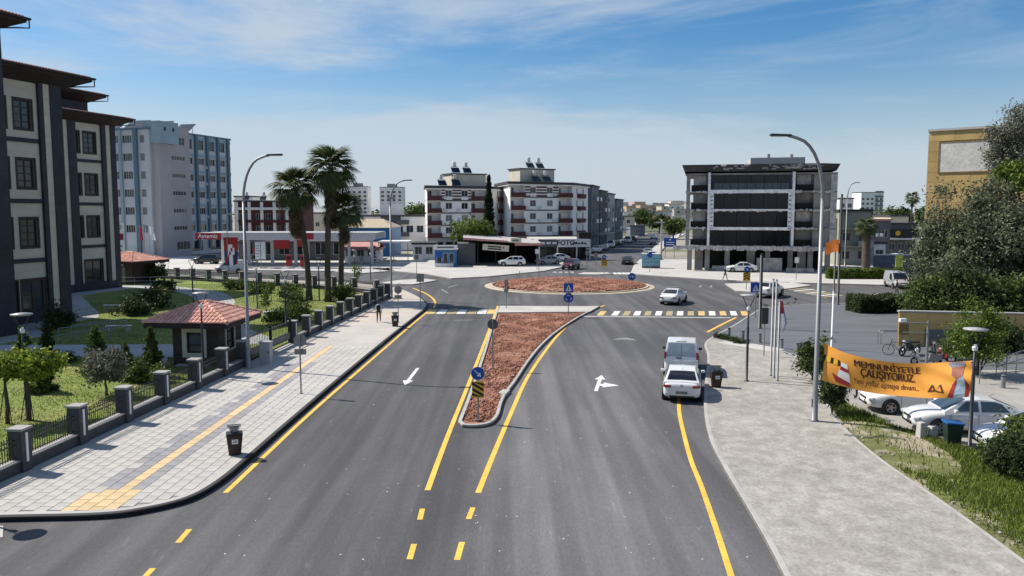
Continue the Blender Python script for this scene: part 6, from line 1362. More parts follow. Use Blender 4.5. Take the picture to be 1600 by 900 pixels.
def hedge(label, p, rz, L_, W, H, m, n, size, name='hedge'):
    t = thing(name, label, 'hedge', p, rz); q = nrng.random((n,3)); f = nrng.integers(0,5,n); q[f==0,2] = 1; q[f==1,1] = 0; q[f==2,1] = 1; q[f==3,0] = 0; q[f==4,0] = 1
    e = np.array([L_,W,H]); P = q*e; P += nrng.normal(0, .06, (n,3)); P[:,2] += .10*np.sin(P[:,0]*2.3)+.06*np.sin(P[:,0]*5.1+1); crown(t, P, size, m, 1.8, name='foliage')
    MB().box(.12,L_-.12,.12,W-.12,0,H-.15).build('dark_core', mat('hedge_core', (.012,.018,.008), rough=1, var=.2), t); return t  # solid near-black block fills the hedge behind the leaves
hedge('dark clipped hedge on the plaza edge', (X(1343,70),69.2,.12), R(6), 4.4, 2.4, 1.35, L_dark, 9000, .10); hedge('long clipped roadside hedge around the stout palm', (X(1294,106),105,.1), R(-3), 9.6, 1.2, 1.25, L_green, 9000, .15)
# ------------------------------------------------------------------ right: olives, evergreens
for lb, x, y, h, r, cz, nc in (('largest olive tree in front of the yellow building',37.2,62,3.9,(4.0,3.5,4.2),6.3,175),('olive tree at the right edge of the picture',42.0,60,3.4,(3.7,3.4,3.9),6.2,130),('olive tree at the left of the olive group',35.0,64,3.0,(2.2,2.2,3.2),5.3,90),('small olive tree above the plaza hedge',34.4,60.5,2.2,(2.2,2.1,1.9),3.9,75)):
    tree('olive_tree', lb, (x,y,.1), h, r, cz, nc, 330, .46, .135, L_olive, M_barkg, .26, shell=.42, limbs=9)
tree('tall_tree', 'tall dark tree rising against the yellow building top', (X(1580,66),66,.1), 12.8, (1.7,1.8,3.3), 14.3, 60, 240, .42, .11, L_grey, M_barkg, .22, shell=.3, limbs=9); tree('broadleaf_tree', 'green spreading branch tree at the right edge below the tall tree', (X(1606,63),63,.1), 8.6, (2.2,2.0,1.0), 11.6, 40, 90, .35, .2, L_green, M_bark, .2)
for k in range(11):
    x = 29.9+rng.uniform(-.4,.4)+k*1.5; y = 56.3-.12*k+rng.uniform(-.5,.7)
    shrub(('first second third fourth fifth sixth seventh eighth ninth tenth eleventh'.split()[k]) + ' dark evergreen from the plaza hedge in the mass above the yellow wall', (x,y,.1), (2.0,1.7,rng.uniform(1.5,2.1)), L_dark if k % 3 else L_conif, 80, 150, .34, .115, 'evergreen_bush', group='evergreens above the yellow wall', cz=2.2, aspect=2.6)
shrub('bright green conical shrub in front of the yellow wall', G(1527,586,.1), (1.25,1.15,1.9), L_green, 90, 170, .24, .075, cz=1.5); shrub('dark evergreen bush at the right end of the yellow wall', (X(1585,50),50.6,.1), (1.6,1.2,1.1), L_dark, 50, 60, .3, .13)
shrub('feathery dark bush left of the tall right lamp', G(1272,597,.13), (.75,.7,1.25), L_conif, 50, 60, .2, .085, cz=.9, aspect=3); shrub('dark oleander bush at the foot of the orange banner', G(1300,648,.15), (.42,.42,1.1), L_dark, 50, 90, .15, .07, cz=.8, aspect=3)
shrub('dark bush at the right picture edge beside the parked car', (17.1,26.0,.15), (.95,.85,.85), L_dark, 80, 190, .19, .055, cz=.55, aspect=2.6); shrub('bright green bush behind the dark bush at the right edge', (18.0,27.4,.15), (.8,.7,.9), L_green, 60, 90, .18, .08, cz=.6); shrub('low green bush at the bottom right corner', (16.9,23.2,.15), (.9,.9,.45), L_green, 50, 80, .2, .07, cz=.2)
for k, (u, v) in enumerate(((1126,527.5),(1138,530),(1149,533),(1157,536.5))): shrub('tuft of dark ground cover on the ramp kerb, ' + ['first','second','third','fourth'][k] + ' from the crossing', G(u,v,.13), (.45,.3,.16), L_dark, 14, 40, .1, .06, 'ground_cover')
# ------------------------------------------------------------------ cars
def paint_mat(name, c): return mat(name, c, rough=0.28, var=0.03, scale=2, spec=0.5, coat=0.6)
P_white = paint_mat('white_car_paint', (0.72, 0.72, 0.71)); P_silver = paint_mat('silver_car_paint', (0.34, 0.35, 0.36)); P_dark = paint_mat('dark_car_paint', (0.02, 0.022, 0.026)); P_red = paint_mat('dark_red_car_paint', (0.09, 0.012, 0.014)); P_pearl = paint_mat('pearl_car_paint', (0.62, 0.63, 0.64))
M_cglass = mat('car_glass', (0.012, 0.015, 0.018), rough=0.04, var=0.1, spec=0.7); M_cglassb = mat('tinted_blue_glass', (0.035, 0.06, 0.08), rough=0.04, var=0.1, spec=0.8)
M_cglassg = mat('painted_sky_glass', (0.27, 0.31, 0.36), rough=0.08, var=0.2, spec=0.8); M_trim = mat('black_plastic_trim', (0.02, 0.02, 0.021), rough=0.55, var=0.1); M_tyre = mat('tyre_rubber', (0.018, 0.018, 0.019), rough=0.9, var=0.15)  # pale blue-grey base colour of the rear glass paints in a sky reflection
M_rim = mat('alloy_rim', (0.38, 0.38, 0.39), rough=0.3, metal=0.8, var=0.1); M_tail = mat('tail_light_red', (0.22, 0.008, 0.012), rough=0.15, var=0.1, spec=0.6); M_head = mat('headlight_glass', (0.50, 0.52, 0.54), rough=0.08, var=0.2, spec=0.7)
KINDS = {
 'sedan': dict(L=4.6, st=[(-2.30,.66,.42,.78,.80),(-2.22,.80,.30,.92,.96),(-1.75,.88,.20,1.00,1.06),(-.9,.905,.19,.98,1.02),(.5,.905,.19,.96,1.0),(1.1,.90,.19,.94,1.0),(1.7,.88,.21,.86,.95),(2.12,.81,.26,.74,.83),(2.30,.64,.34,.62,.67)],
    cab=[(1.18,.97),(.70,1.24),(.28,1.43),(-.25,1.475),(-.80,1.43),(-1.35,1.22),(-1.82,1.03)], belt=.93, wb=.84, k=.42, wins=[[(.80,.99),(-.12,.99),(-.12,1.38),(.30,1.37)],[(-.22,.99),(-1.28,1.0),(-1.0,1.30),(-.75,1.37),(-.22,1.385)]], ws=(0,2), rw=(4,6), wr=.325, ax=(1.38,-1.28)),
 'hatch': dict(L=4.25, st=[(-2.12,.70,.40,.84,.86),(-2.06,.83,.28,.98,1.0),(-1.7,.89,.20,1.0,1.03),(-.9,.90,.19,.98,1.02),(.5,.90,.19,.96,1.0),(1.0,.90,.19,.94,1.0),(1.6,.87,.21,.87,.95),(1.98,.79,.26,.74,.82),(2.12,.62,.34,.62,.67)],
    cab=[(1.10,.97),(.65,1.24),(.22,1.42),(-.35,1.475),(-1.25,1.43),(-1.68,1.24),(-1.98,1.0)], belt=.93, wb=.84, k=.40, wins=[[(.72,.99),(-.15,.99),(-.15,1.38),(.24,1.36)],[(-.25,.99),(-1.30,1.02),(-1.18,1.34),(-.25,1.385)]], ws=(0,2), rw=(4,6), wr=.32, ax=(1.30,-1.25)),
 'suv': dict(L=4.5, st=[(-2.24,.74,.50,.98,1.0),(-2.18,.86,.36,1.10,1.12),(-1.7,.92,.28,1.12,1.15),(-.9,.93,.27,1.10,1.14),(.5,.93,.27,1.08,1.12),(1.1,.92,.27,1.06,1.12),(1.7,.90,.30,1.0,1.08),(2.1,.83,.36,.88,.96),(2.24,.68,.44,.74,.8)],
    cab=[(1.15,1.08),(.72,1.38),(.30,1.58),(-.35,1.65),(-1.55,1.62),(-1.85,1.42),(-2.10,1.12)], belt=1.04, wb=.86, k=.34, wins=[[(.80,1.12),(-.10,1.12),(-.10,1.55),(.36,1.53)],[(-.2,1.12),(-1.05,1.12),(-1.05,1.55),(-.2,1.56)],[(-1.15,1.13),(-1.75,1.16),(-1.65,1.48),(-1.15,1.54)]], ws=(0,2), rw=(4,6), wr=.36, ax=(1.38,-1.30)),
 'van': dict(L=4.5, st=[(-2.24,.80,.42,1.0,1.0),(-2.20,.89,.30,1.05,1.05),(-1.7,.925,.22,1.08,1.08),(-.9,.93,.21,1.08,1.08),(.5,.93,.21,1.08,1.08),(1.15,.92,.21,1.06,1.10),(1.7,.89,.24,.98,1.06),(2.1,.81,.30,.84,.92),(2.24,.66,.40,.70,.76)],
    cab=[(1.45,1.08),(1.0,1.48),(.60,1.82),(-.2,1.93),(-1.96,1.93),(-2.10,1.55),(-2.21,1.02)], belt=1.0, wb=.895, k=.14, wins=[[(1.02,1.12),(.05,1.12),(.05,1.74),(.58,1.70)]], ws=(0,2), rw=(4,6), wr=.33, ax=(1.45,-1.35)),
}
WHEEL = {}
def wheel_meshes(r):
    if r in WHEEL: return WHEEL[r]
    t = MB(); t.lathe([(r*.62,-.10),(r*.93,-.10),(r,-.07),(r,.07),(r*.93,.10),(r*.62,.10)], 24, axis='y', cap=False); a = MB(); a.lathe([(r*.63,-.085),(r*.66,-.105),(r*.62,-.10),(r*.56,-.06),(.0,-.05)], 20, axis='y', cap=False)
    for k in range(5):
        an = 2*math.pi*k/5; c, s = math.cos(an), math.sin(an); a.obox((c*r*.33,-.075,s*r*.33), (r*.56,.03,.055), 0, ry=-an)
    a.lathe([(.05,-.10),(.05,-.07)], 10, axis='y'); b = MB(); b.lathe([(r*.60,-.045),(0.0,-.046)], 18, axis='y', cap=False)
    WHEEL[r] = (t.mesh('wheel', M_tyre, True), a.mesh('rim', M_rim), b.mesh('brake_disc', M_trim)); return WHEEL[r]
CAR_CACHE = {}
def car(kind, label, p, head, paint, cat='car', name='car', group=None, glass=None, rear_glass=None, detail=True, lights_m=None):
    K = KINDS[kind]; t = thing(name, label, cat, (p[0], p[1], p[2] if len(p) > 2 else 0.0), R(head), group); gl = glass or M_cglass; ck = (kind, paint.name, gl.name, (rear_glass or gl).name)
    if ck not in CAR_CACHE:
        D = {}; mb = MB(); sec = []
        for x, w, zb, zs, zc in K['st']:
            h = zs-zb; half = [(0,zb),(.82*w,zb),(.96*w,zb+.07),(w,zb+.34*h),(.985*w,zb+.68*h),(.95*w,zs-.05),(.86*w,zs+.1*(zc-zs)),(.5*w,zs+.8*(zc-zs)),(0,zc)]
            sec.append([(x,y,z) for y, z in half] + [(x,-y,z) for y, z in half[-2:0:-1]])
        n = len(sec[0])
        for s_ in sec: mb.v += s_
        m_ = len(sec); mb.f = [(i*n+j, i*n+(j+1)%n, (i+1)*n+(j+1)%n, (i+1)*n+j) for i in range(m_-1) for j in range(n)] + [tuple(range(n))[::-1], tuple(range((m_-1)*n, m_*n))]; mb.m = [0]*len(mb.f)
        D['body'] = mb.mesh('body', paint, True); cb_ = MB(); n = 9; B, wb, k = K['belt'], K['wb'], K['k']; W = lambda z: wb-(z-B)*k
        cs = []
        for x, z in K['cab']:
            r_ = min(.055, (z-B)*.45); zt = z; w = W(zt-r_); half = [(W(B-.08),B-.08),(w,zt-r_),(w-.35*r_,zt-.3*r_),(w-1.2*r_,zt),(0,zt+.018)]
            cs.append([(x,y,zz_) for y, zz_ in half]+[(x,-y,zz_) for y, zz_ in half[-2::-1]])
        for s_ in cs: cb_.v += s_
        cb_.f = [(i*n+j, i*n+j+1, (i+1)*n+j+1, (i+1)*n+j) for i in range(len(cs)-1) for j in range(n-1)] + [tuple(range(n))[::-1], tuple(range((len(cs)-1)*n, len(cs)*n))]; cb_.m = [0]*len(cb_.f)
        D['roof'] = cb_.mesh('roof', paint, False)
        def topglass(i0, i1, e0, e1, m_, nm, split=False):
            g = MB(); C_ = K['cab']; pts = []
            for i in range(i0, i1+1):
                x, z = C_[i]
                if i == i0: x, z = lerp(C_[i0][0], C_[i0+1][0], e0), lerp(C_[i0][1], C_[i0+1][1], e0)
                if i == i1: x, z = lerp(C_[i1][0], C_[i1-1][0], e1), lerp(C_[i1][1], C_[i1-1][1], e1)
                pts.append((x, z))
            d = Vector((pts[-1][0]-pts[0][0], 0, pts[-1][1]-pts[0][1])).normalized(); nv = Vector((-d.z, 0, d.x)); nv = nv if nv.z > 0 or (nv.x > 0) == (i0 == 0) else -nv
            if nv.z < 0: nv = -nv
            q = []
            for x, z in pts:
                w = W(z)*.88
                for f in (-1,-.5,0,.5,1): q.append((x+nv.x*.012, w*f, z+nv.z*.012+.014*(1-f*f)))
            r_ = len(pts); g.add(q, [(i*5+j, i*5+j+1, (i+1)*5+j+1, (i+1)*5+j) for i in range(r_-1) for j in range(4)]); return g.mesh(nm, m_, True)
        D['windscreen'] = topglass(*K['ws'], .10, .06, gl, 'windscreen'); D['rear_window'] = topglass(*K['rw'], .12, .34 if kind != 'van' else .30, rear_glass or gl, 'rear_window')
        sw = []
        for poly in K['wins']:
            for sg in (-1, 1):
                q = [(x, sg*(W(z)+.010), z) for x, z in poly]; g = MB(); g.add(q, [tuple(range(len(q))) if sg > 0 else tuple(range(len(q)))[::-1]]); sw.append(g.mesh('side_window', gl))
        D['sw'] = sw; CAR_CACHE[ck] = D
    D = CAR_CACHE[ck]; b = obj('body', D['body'], t); ss_ = b.modifiers.new('smooth', 'SUBSURF'); ss_.levels = 1; ss_.render_levels = 1
    ro = obj('roof', D['roof'], t); bev(ro, .03, 2, 25); obj('windscreen', D['windscreen'], t); obj('rear_window', D['rear_window'], t)
    for m_ in D['sw']: obj('side_window', m_, t)
    w0 = max(s[1] for s in K['st']); r = K['wr']; tm, rm, bm2 = wheel_meshes(r)
    for ax in K['ax']:
        for sg in (-1, 1):
            MB().lathe([(r*1.16,sg*(w0*.70)),(r*1.16,sg*(w0+.006)),(r*.3,sg*(w0+.007))], 22, (ax,0,r+.01), axis='y', cap=False).build('wheel_arch', M_trim, t)
            o = obj('wheel', tm, t, (ax, sg*(w0-.065), r), rz=0 if sg < 0 else math.pi); obj('rim', rm, o); obj('brake_disc', bm2, o)
    if not detail: return t
    xr, xf = K['st'][1][0], K['st'][-2][0]; zr = K['st'][1][3]; wr_ = K['st'][1][1]; zf = K['st'][-2][3]
    lt = zr-.16 if kind != 'van' else 1.18; lh = .115 if kind != 'van' else .5; lw = .36 if kind != 'van' else .12
    for sg in (-1, 1):
        bev(MB().obox((xr-.01 if kind != 'van' else xr+.06, sg*(wr_-lw*.5+.01), lt), (.13,lw,lh), sg*R(-14 if kind != 'van' else 0)).build('tail_light', M_tail, t), .03, 3)
        bev(MB().obox((xf-.0, sg*(K['st'][-2][1]-.15), zf-.10), (.26,.30,.14), sg*R(-28), ry=R(10)).build('headlight', M_head, t), .045, 3)
        bev(MB().obox((K['cab'][0][0]-.38, sg*(w0+.09), K['belt']+.10), (.13,.20,.14)).build('mirror', paint if kind != 'van' else M_trim, t), .04, 3)
        for hx in ((.0,-.95) if kind != 'van' else (.2,)): bev(MB().obox((hx, sg*(w0-.005), K['belt']-.14), (.18,.03,.03)).build('door_handle', paint if kind != 'van' else M_trim, t), .01)
        for sx in (.95, -.10, -1.05): MB().obox((sx, sg*(w0*.992), .62), (.008,.012,.55)).build('door_gap', M_trim, t)
    xe = K['st'][0][0]; xg = K['st'][-1][0]
    MB().obox((xe-.015,0,K['st'][0][2]+.13), (.03,.52,.115)).build('number_plate', M_signw if kind != 'hatch' else M_trim, t)
    if kind == 'hatch': MB().obox((xe-.034,0,K['st'][0][2]+.13), (.006,.46,.085)).build('plate_face', M_back, t); disc_ = MB().lathe([(.055,xe-.03),(.055,xe+.03)], 14, (0,0,.86), axis='x').build('badge', M_rim, t)
    MB().obox((xg-.02,0,K['st'][-1][2]+.06), (.07,.9,.11)).build('lower_grille', M_trim, t); bev(MB().obox((xg-.035,0,K['st'][-1][3]-.01), (.08,.74,.08)).build('grille', M_trim, t), .02)
    MB().obox((xg+.012,0,K['st'][-1][2]+.16), (.02,.52,.11)).build('number_plate', M_signw, t)
    bev(MB().obox((xe+.075,0,K['st'][0][2]-.06), (.14,1.15,.09)).build('rear_valance', M_trim, t), .03)
    if kind == 'van':
        MB().obox((-2.215,0,1.42), (.02,.018,.9)).build('door_split', M_trim, t); bev(MB().obox((-2.235,.14,1.12), (.03,.26,.06)).build('rear_handle', M_trim, t), .01); MB().obox((-1.8,0,1.955), (.06,.55,.03)).build('roof_rib', M_trim, t)
    else: MB().tube([(-1.1 if kind != 'sedan' else -.8,0,K['cab'][4][1]),(-1.3 if kind != 'sedan' else -1.0,0,K['cab'][4][1]+.14)], .008, 5).build('aerial', M_trim, t)
    return t
HD = 77.0
car('hatch', 'white hatchback parked at the right kerb behind the white van', (8.42,38.9,.0), HD, P_white)
car('van', 'white panel van parked at the right kerb in front of the hatchback', (9.62,44.75,.0), HD, P_white, 'van', 'panel_van', rear_glass=M_cglassg)
car('sedan', 'white saloon car driving into the roundabout', (15.9,78.2,0), 64, P_white); car('suv', 'white sport utility car turning right past the plaza', (27.2,84.2,0), 52, P_white)
car('suv', 'dark red car approaching the roundabout from the far street', (X(893,124),124.5,0), 248, P_red)
car('sedan', 'white car parked farthest from the camera, half behind the orange banner', (18.1,35.2,.1), 174, P_white); car('sedan', 'pearl white car parked under the orange banner', (18.45,31.85,.1), 173, P_pearl, glass=M_cglassb); car('sedan', 'white car parked nearest the blue lidded bin', (19.65,28.95,.1), 173, P_white)
car('van', 'white van passing the fuel station behind the rear fence', (X(360,117),117,0), 178, P_white, 'van', 'panel_van')
car('suv', 'dark car standing beneath the red fascia sign', (X(322,136),136,.1), 175, P_dark); car('suv', 'white off road car in the dark workshop', (X(800,129.5),129.5,.13), 180, P_white); car('sedan', 'silver car parked beside the workshop', (X(857,134),134,.13), 200, P_silver); car('sedan', 'white car parked behind the silver one near the photo shop', (X(871,141),141,.13), 200, P_white)
for lb, y, off, kd, pm, hd in (('dark red car standing at the photo shop corner',158,-5.6,'suv',P_red,0),('white car first in the row along the far street',172,-4.6,'suv',P_white,0),('silver car second in the row along the far street',184,-4.4,'sedan',P_silver,0),('white van third in the row along the far street',198,-4.4,'van',P_white,0),('dark car fourth in the row along the far street',212,-4.2,'sedan',P_dark,0),('white van near the far end of the parked row',228,-3.0,'van',P_white,0),('dark car beyond the far white van',244,-3.2,'suv',P_dark,0),('white car driving far down the street',262,1.5,'sedan',P_white,0),('dark saloon waiting beside the pale blue shelter',137,4.2,'sedan',P_dark,0),('white car parked right of the far street, behind the shelter',150,8.0,'suv',P_white,0),('silver car on the right of the far street by the pole',166,6.5,'hatch',P_silver,0),('dark car farther along on the right of the far street',215,5.0,'sedan',P_dark,0)):
    q, an = street_at(y, off); car(kd, lb, (q.x,q.y,.0), 90-math.degrees(an)+hd, pm, group='cars along the far street')
car('van', 'silver minivan at the end of the roadside hedge', (X(1405,94),94,0), 262, P_silver, 'van', 'minivan'); car('suv', 'white car between the right hand shops', (X(1398,140),140,0), 200, P_white); car('van', 'white van farther back between the right hand shops', (X(1392,165),165,0), 250, P_white, 'van', 'panel_van')
car('sedan', 'white car standing under the canopy of the unfinished building', (X(1161,116.5),117,.13), 175, P_white)
# ------------------------------------------------------------------ motorcycles and bicycle
def motorcycle(label, p, head, m, scooter=False):
    t = thing('motorcycle', label, 'motorcycle', p, R(head), 'motorcycles on the plaza'); r = .30 if not scooter else .23; wbx = .66 if not scooter else .60
    for x in (-wbx, wbx):
        w = MB(); n = 20; q = []
        for i in range(n):
            a = 2*math.pi*i/n
            for j in range(6): b2 = 2*math.pi*j/6; rr = r-.055+.055*math.cos(b2); q.append((x+rr*math.cos(a), .055*math.sin(b2), r+rr*math.sin(a)))
        w.add(q, [(i*6+j, i*6+(j+1)%6, ((i+1)%n)*6+(j+1)%6, ((i+1)%n)*6+j) for i in range(n) for j in range(6)]); o = w.build('wheel', M_tyre, t, True)
        sp = MB(); sp.lathe([(.06,-.05),(.06,.05)], 10, (x,0,r), axis='y')
        for k in range(6): a = math.pi*k/6; sp.obox((x,0,r), (2*(r-.07),.02,.02), 0, ry=a)
        sp.build('spokes', M_rim, o)
    if scooter:
        bev(MB().add([(-.75,-.17,.38),(-.1,-.15,.22),(.32,-.15,.22),(.42,-.17,.28),(-.75,.17,.38),(-.1,.15,.22),(.32,.15,.22),(.42,.17,.28),(-.85,-.14,.66),(-.2,-.15,.66),(-.12,-.15,.30),(.30,-.15,.30),(-.85,.14,.66),(-.2,.15,.66),(-.12,.15,.30),(.30,.15,.30)],
            [(0,1,10,9,8),(12,13,14,5,4),(1,2,11,10),(14,15,6,5),(8,9,13,12),(9,10,14,13),(10,11,15,14),(0,8,12,4),(2,6,15,11),(0,4,5,1),(1,5,6,2)]).build('body', m, t), .03)
        bev(MB().add([(.30,-.2,.25),(.46,-.2,.95),(.52,-.12,.95),(.44,-.12,.25),(.30,.2,.25),(.46,.2,.95),(.52,.12,.95),(.44,.12,.25)], [(0,1,5,4),(3,7,6,2),(0,3,2,1),(4,5,6,7),(1,2,6,5),(0,4,7,3)]).build('leg_shield', m, t), .02)
    else:
        bev(MB().obox((.12,0,.78), (.46,.26,.22), ry=R(8)).build('tank', m, t), .08, 3); bev(MB().obox((0,0,.45), (.42,.26,.32)).build('engine', M_trim, t), .04); MB().tube([(-.1,-.16,.3),(-.75,-.18,.42)], .045, 8).build('exhaust', M_rim, t)
        MB().tube([(-.6,0,.32),(-.2,0,.62),(.35,0,.80),(.1,0,.35),(-.2,0,.3)], .03, 6).build('frame', M_trim, t)
    bev(MB().obox((-.42,0,.80), (.66,.26,.10), ry=R(-4)).build('seat', M_trim, t), .04, 3)
    for s in (-.07,.07): MB().tube([(wbx,s,r),(wbx-.24,s,.95)], .022, 6).build('fork', M_rim, t)
    MB().tube([(.34,-.34,1.02),(.42,-.12,1.0),(.42,.12,1.0),(.34,.34,1.02)], .018, 6).build('handlebar', M_trim, t)
    MB().lathe([(.09,.50),(.10,.56),(.02,.60)], 12, (0,0,.88), axis='x').build('headlamp', M_head, t)
    for s in (-1,1): MB().tube([(.38,s*.26,1.02),(.36,s*.3,1.18)], .008, 5).build('mirror_stem', M_trim, t); bev(MB().obox((.36,s*.31,1.2), (.03,.12,.08)).build('mirror', M_trim, t), .015)
    bev(MB().obox((-.82,0,.62), (.3,.12,.05), ry=R(20)).build('rear_mudguard', M_trim, t), .015); bev(MB().obox((wbx,0,2*r+.05), (.4,.1,.03)).build('front_mudguard', m, t), .01); MB().tube([(-.05,.14,.28),(-.12,.30,.0)], .015, 5).build('side_stand', M_trim, t); return t
P_blk = paint_mat('black_motorcycle_paint', (.015,.015,.016))
motorcycle('black motorcycle next to the bicycle', G(1421,555,.12), 205, P_blk); motorcycle('black motorcycle with dark red tank behind the camera post', G(1459,556,.12), 245, P_red); motorcycle('grey scooter behind the top edge of the orange banner', G(1446,571,.12), 165, paint_mat('grey_scooter_paint', (.20,.21,.22)), True); motorcycle('red and white scooter beside the round green shrub', G(1474,566,.12), 225, paint_mat('red_scooter_paint', (.34,.03,.05)), True); motorcycle('white scooter nearest the round green shrub', G(1493,563,.12), 240, P_white, True)
t = thing('bicycle', 'dark bicycle leaning on the plaza rack', 'bicycle', G(1402,556,.12), R(150))
for x in (-.5,.52):
    w = MB(); n = 22; q = []
    for i in range(n):
        a = 2*math.pi*i/n
        for j in range(5): b2 = 2*math.pi*j/5; rr = .33+.02*math.cos(b2); q.append((x+rr*math.cos(a), .02*math.sin(b2), .35+rr*math.sin(a)))
    w.add(q, [(i*5+j, i*5+(j+1)%5, ((i+1)%n)*5+(j+1)%5, ((i+1)%n)*5+j) for i in range(n) for j in range(5)]); o = w.build('wheel', M_tyre, t, True); sp = MB()
    for k in range(7): sp.obox((x,0,.35), (.64,.006,.006), 0, ry=math.pi*k/7)
    sp.build('spokes', M_rim, o)
fr = MB()
for a, b2 in (((-.5,0,.35),(-.12,0,.32)),((-.12,0,.32),(-.22,0,.82)),((-.22,0,.80),(.36,0,.84)),((-.12,0,.32),(.36,0,.78)),((-.5,0,.35),(-.2,0,.74)),((.52,0,.35),(.34,0,.95))): fr.tube([a,b2], .018, 6)
fr.build('frame', M_trim, t); MB().tube([(.30,-.28,1.0),(.36,0,.96),(.30,.28,1.0)], .014, 6).build('handlebar', M_trim, t); bev(MB().obox((-.24,0,.88), (.26,.14,.06)).build('saddle', M_trim, t), .025); MB().lathe([(.09,-.05),(.09,-.04)], 12, (-.12,0,.32), axis='y').build('chainring', M_rim, t)
# ------------------------------------------------------------------ people
M_skin = mat('skin', (.38,.22,.15), rough=.6, var=.05); M_hair = mat('dark_hair', (.015,.011,.009), rough=.7, var=.2)
def person(label, p, head, top, bottom, stride=.28, scale=1.0, bag=None):
    t = thing('person', label, 'person', p, R(head)); V = []; E_ = []; Rr = []; mid = []
    def ch(pts, start=None):
        prev = start
        for x, y, z, r in pts:
            V.append((x,y,z)); Rr.append(r); i = len(V)-1
            if prev is not None: E_.append((prev, i))
            prev = i
        return prev
    pel = ch([(0,0,.95,.135)]); sp = ch([(0,0,1.10,.125),(.01,0,1.28,.145),(.01,0,1.40,.12)], pel); nk = ch([(.02,0,1.50,.055),(.03,0,1.56,.06),(.03,0,1.66,.095),(.03,0,1.74,.07)], sp)
    for s, f in ((-1,1),(1,-1)):
        hp = ch([(0,s*.10,.90,.095),(f*stride*.45,s*.11,.50,.065),(f*stride*.95-.03,s*.11,.10,.042),(f*stride*.95+.12,s*.12,.035,.035)], pel)
        ar = ch([(0,s*.19,1.38,.062),(-f*.06,s*.235,1.10,.046),(f*-.14+.08,s*.235,.86,.034),(f*-.16+.11,s*.235,.76,.036)], sp)
    me = bpy.data.meshes.new('body'); me.from_pydata(V, E_, []); me.update(); o = obj('body', me, t); 
    sk = o.modifiers.new('skin', 'SKIN'); sub = o.modifiers.new('smooth', 'SUBSURF'); sub.levels = 2; sub.render_levels = 2
    for i, r in enumerate(Rr): me.skin_vertices[0].data[i].radius = (r, r*(1.25 if i in (0,1,2,3) else 1.0)) if False else (r, r)
    me.skin_vertices[0].data[0].use_root = True; bpy.context.view_layer.update()
    ev = bpy.data.meshes.new_from_object(o.evaluated_get(bpy.context.evaluated_depsgraph_get())); o.modifiers.clear(); o.data = ev
    ev.materials.clear()
    for m_ in (bottom, top, M_skin, M_hair, M_trim): ev.materials.append(m_)
    for f in ev.polygons:
        c = f.center; f.use_smooth = True
        if c.z < .07: f.material_index = 4
        elif c.z < .97 and abs(c.y) < .205: f.material_index = 0
        elif c.z < .90: f.material_index = 2
        elif c.z < 1.50: f.material_index = 1
        elif c.z > 1.68 or c.x < -.01: f.material_index = 3
        else: f.material_index = 2
    for s in (-1, 1):
        hd = MB()
        for k in range(5): hd.tube([(.10+.016*(k-2),s*.235,.74),(.115+.018*(k-2),s*.225,.685-(.012 if 0 < k < 4 else 0)),(.135+.012*(k-2),s*.215,.66)], .0085, 5)
        hd.build('fingers', M_skin, t, True)
    MB().obox((.125,0,1.655), (.03,.022,.035)).build('nose', M_skin, t)
    if bag: bev(MB().obox((-.17,0,1.22), (.16,.32,.44)).build('backpack', bag, t), .05, 3)
    t.scale = (scale,)*3; return t
C_blk = mat('black_cloth', (.018,.018,.02), rough=.9, var=.15); C_wht = mat('white_cloth', (.55,.55,.54), rough=.9, var=.1); C_gry = mat('grey_cloth', (.10,.10,.11), rough=.9, var=.15); C_jean = mat('denim_cloth', (.03,.045,.08), rough=.9, var=.15)
person('person in a white top with a dark bag walking up the left pavement', G(592,503.5,.13), 95, C_wht, C_blk, bag=C_blk, scale=.98)
person('person in dark clothes standing behind the orange banner', (16.5,37.4,.1), 200, C_blk, C_blk, stride=.06)
person('person in dark clothes walking in front of the unfinished building', G(1133,437.5,.13), 10, C_blk, C_gry)
person('person in dark clothes beside the silver minivan', G(1401,463,.12), 150, C_blk, C_gry)
# ------------------------------------------------------------------ pigeons on the plaza rim
for k, (u, v) in enumerate(((1196,479.5),(1231,477),(1241,475),(1243,470.5),(1327,466),(1356,466),(1367,464))):
    lb = ['dark pigeon nearest the pedestrian sign on the plaza rim', 'dark pigeon left of a close pair on the plaza rim', 'front pigeon of the close pair behind the white car', 'rear pigeon of the close pair behind the white car', 'dark pigeon near the clipped hedge, left of two', 'dark pigeon near the clipped hedge, right of two', 'pale gull like bird above the clipped hedge'][k]; m_ = M_signw if k == 6 else C_gry
    t = thing('pigeon', lb, 'bird', G(u,v,.12), R(rng.uniform(0,360)), 'birds on the plaza rim'); b = MB(); b.tube([(-.26,0,.14),(-.14,0,.16),(0,0,.19),(.11,0,.22),(.16,0,.29),(.20,0,.34),(.245,0,.335)], [.012,.05,.085,.07,.04,.04,.012], 8)
    b.build('body', m_, t, True); [MB().tube([(0,s,.12),(.02,s,0)], .008, 4).build('leg', M_red, t) for s in (-.03,.03)]
    MB().obox((-.04,.075,.2), (.22,.02,.08), R(-8)).build('wing', m_, t); MB().obox((-.04,-.075,.2), (.22,.02,.08), R(8)).build('wing', m_, t)
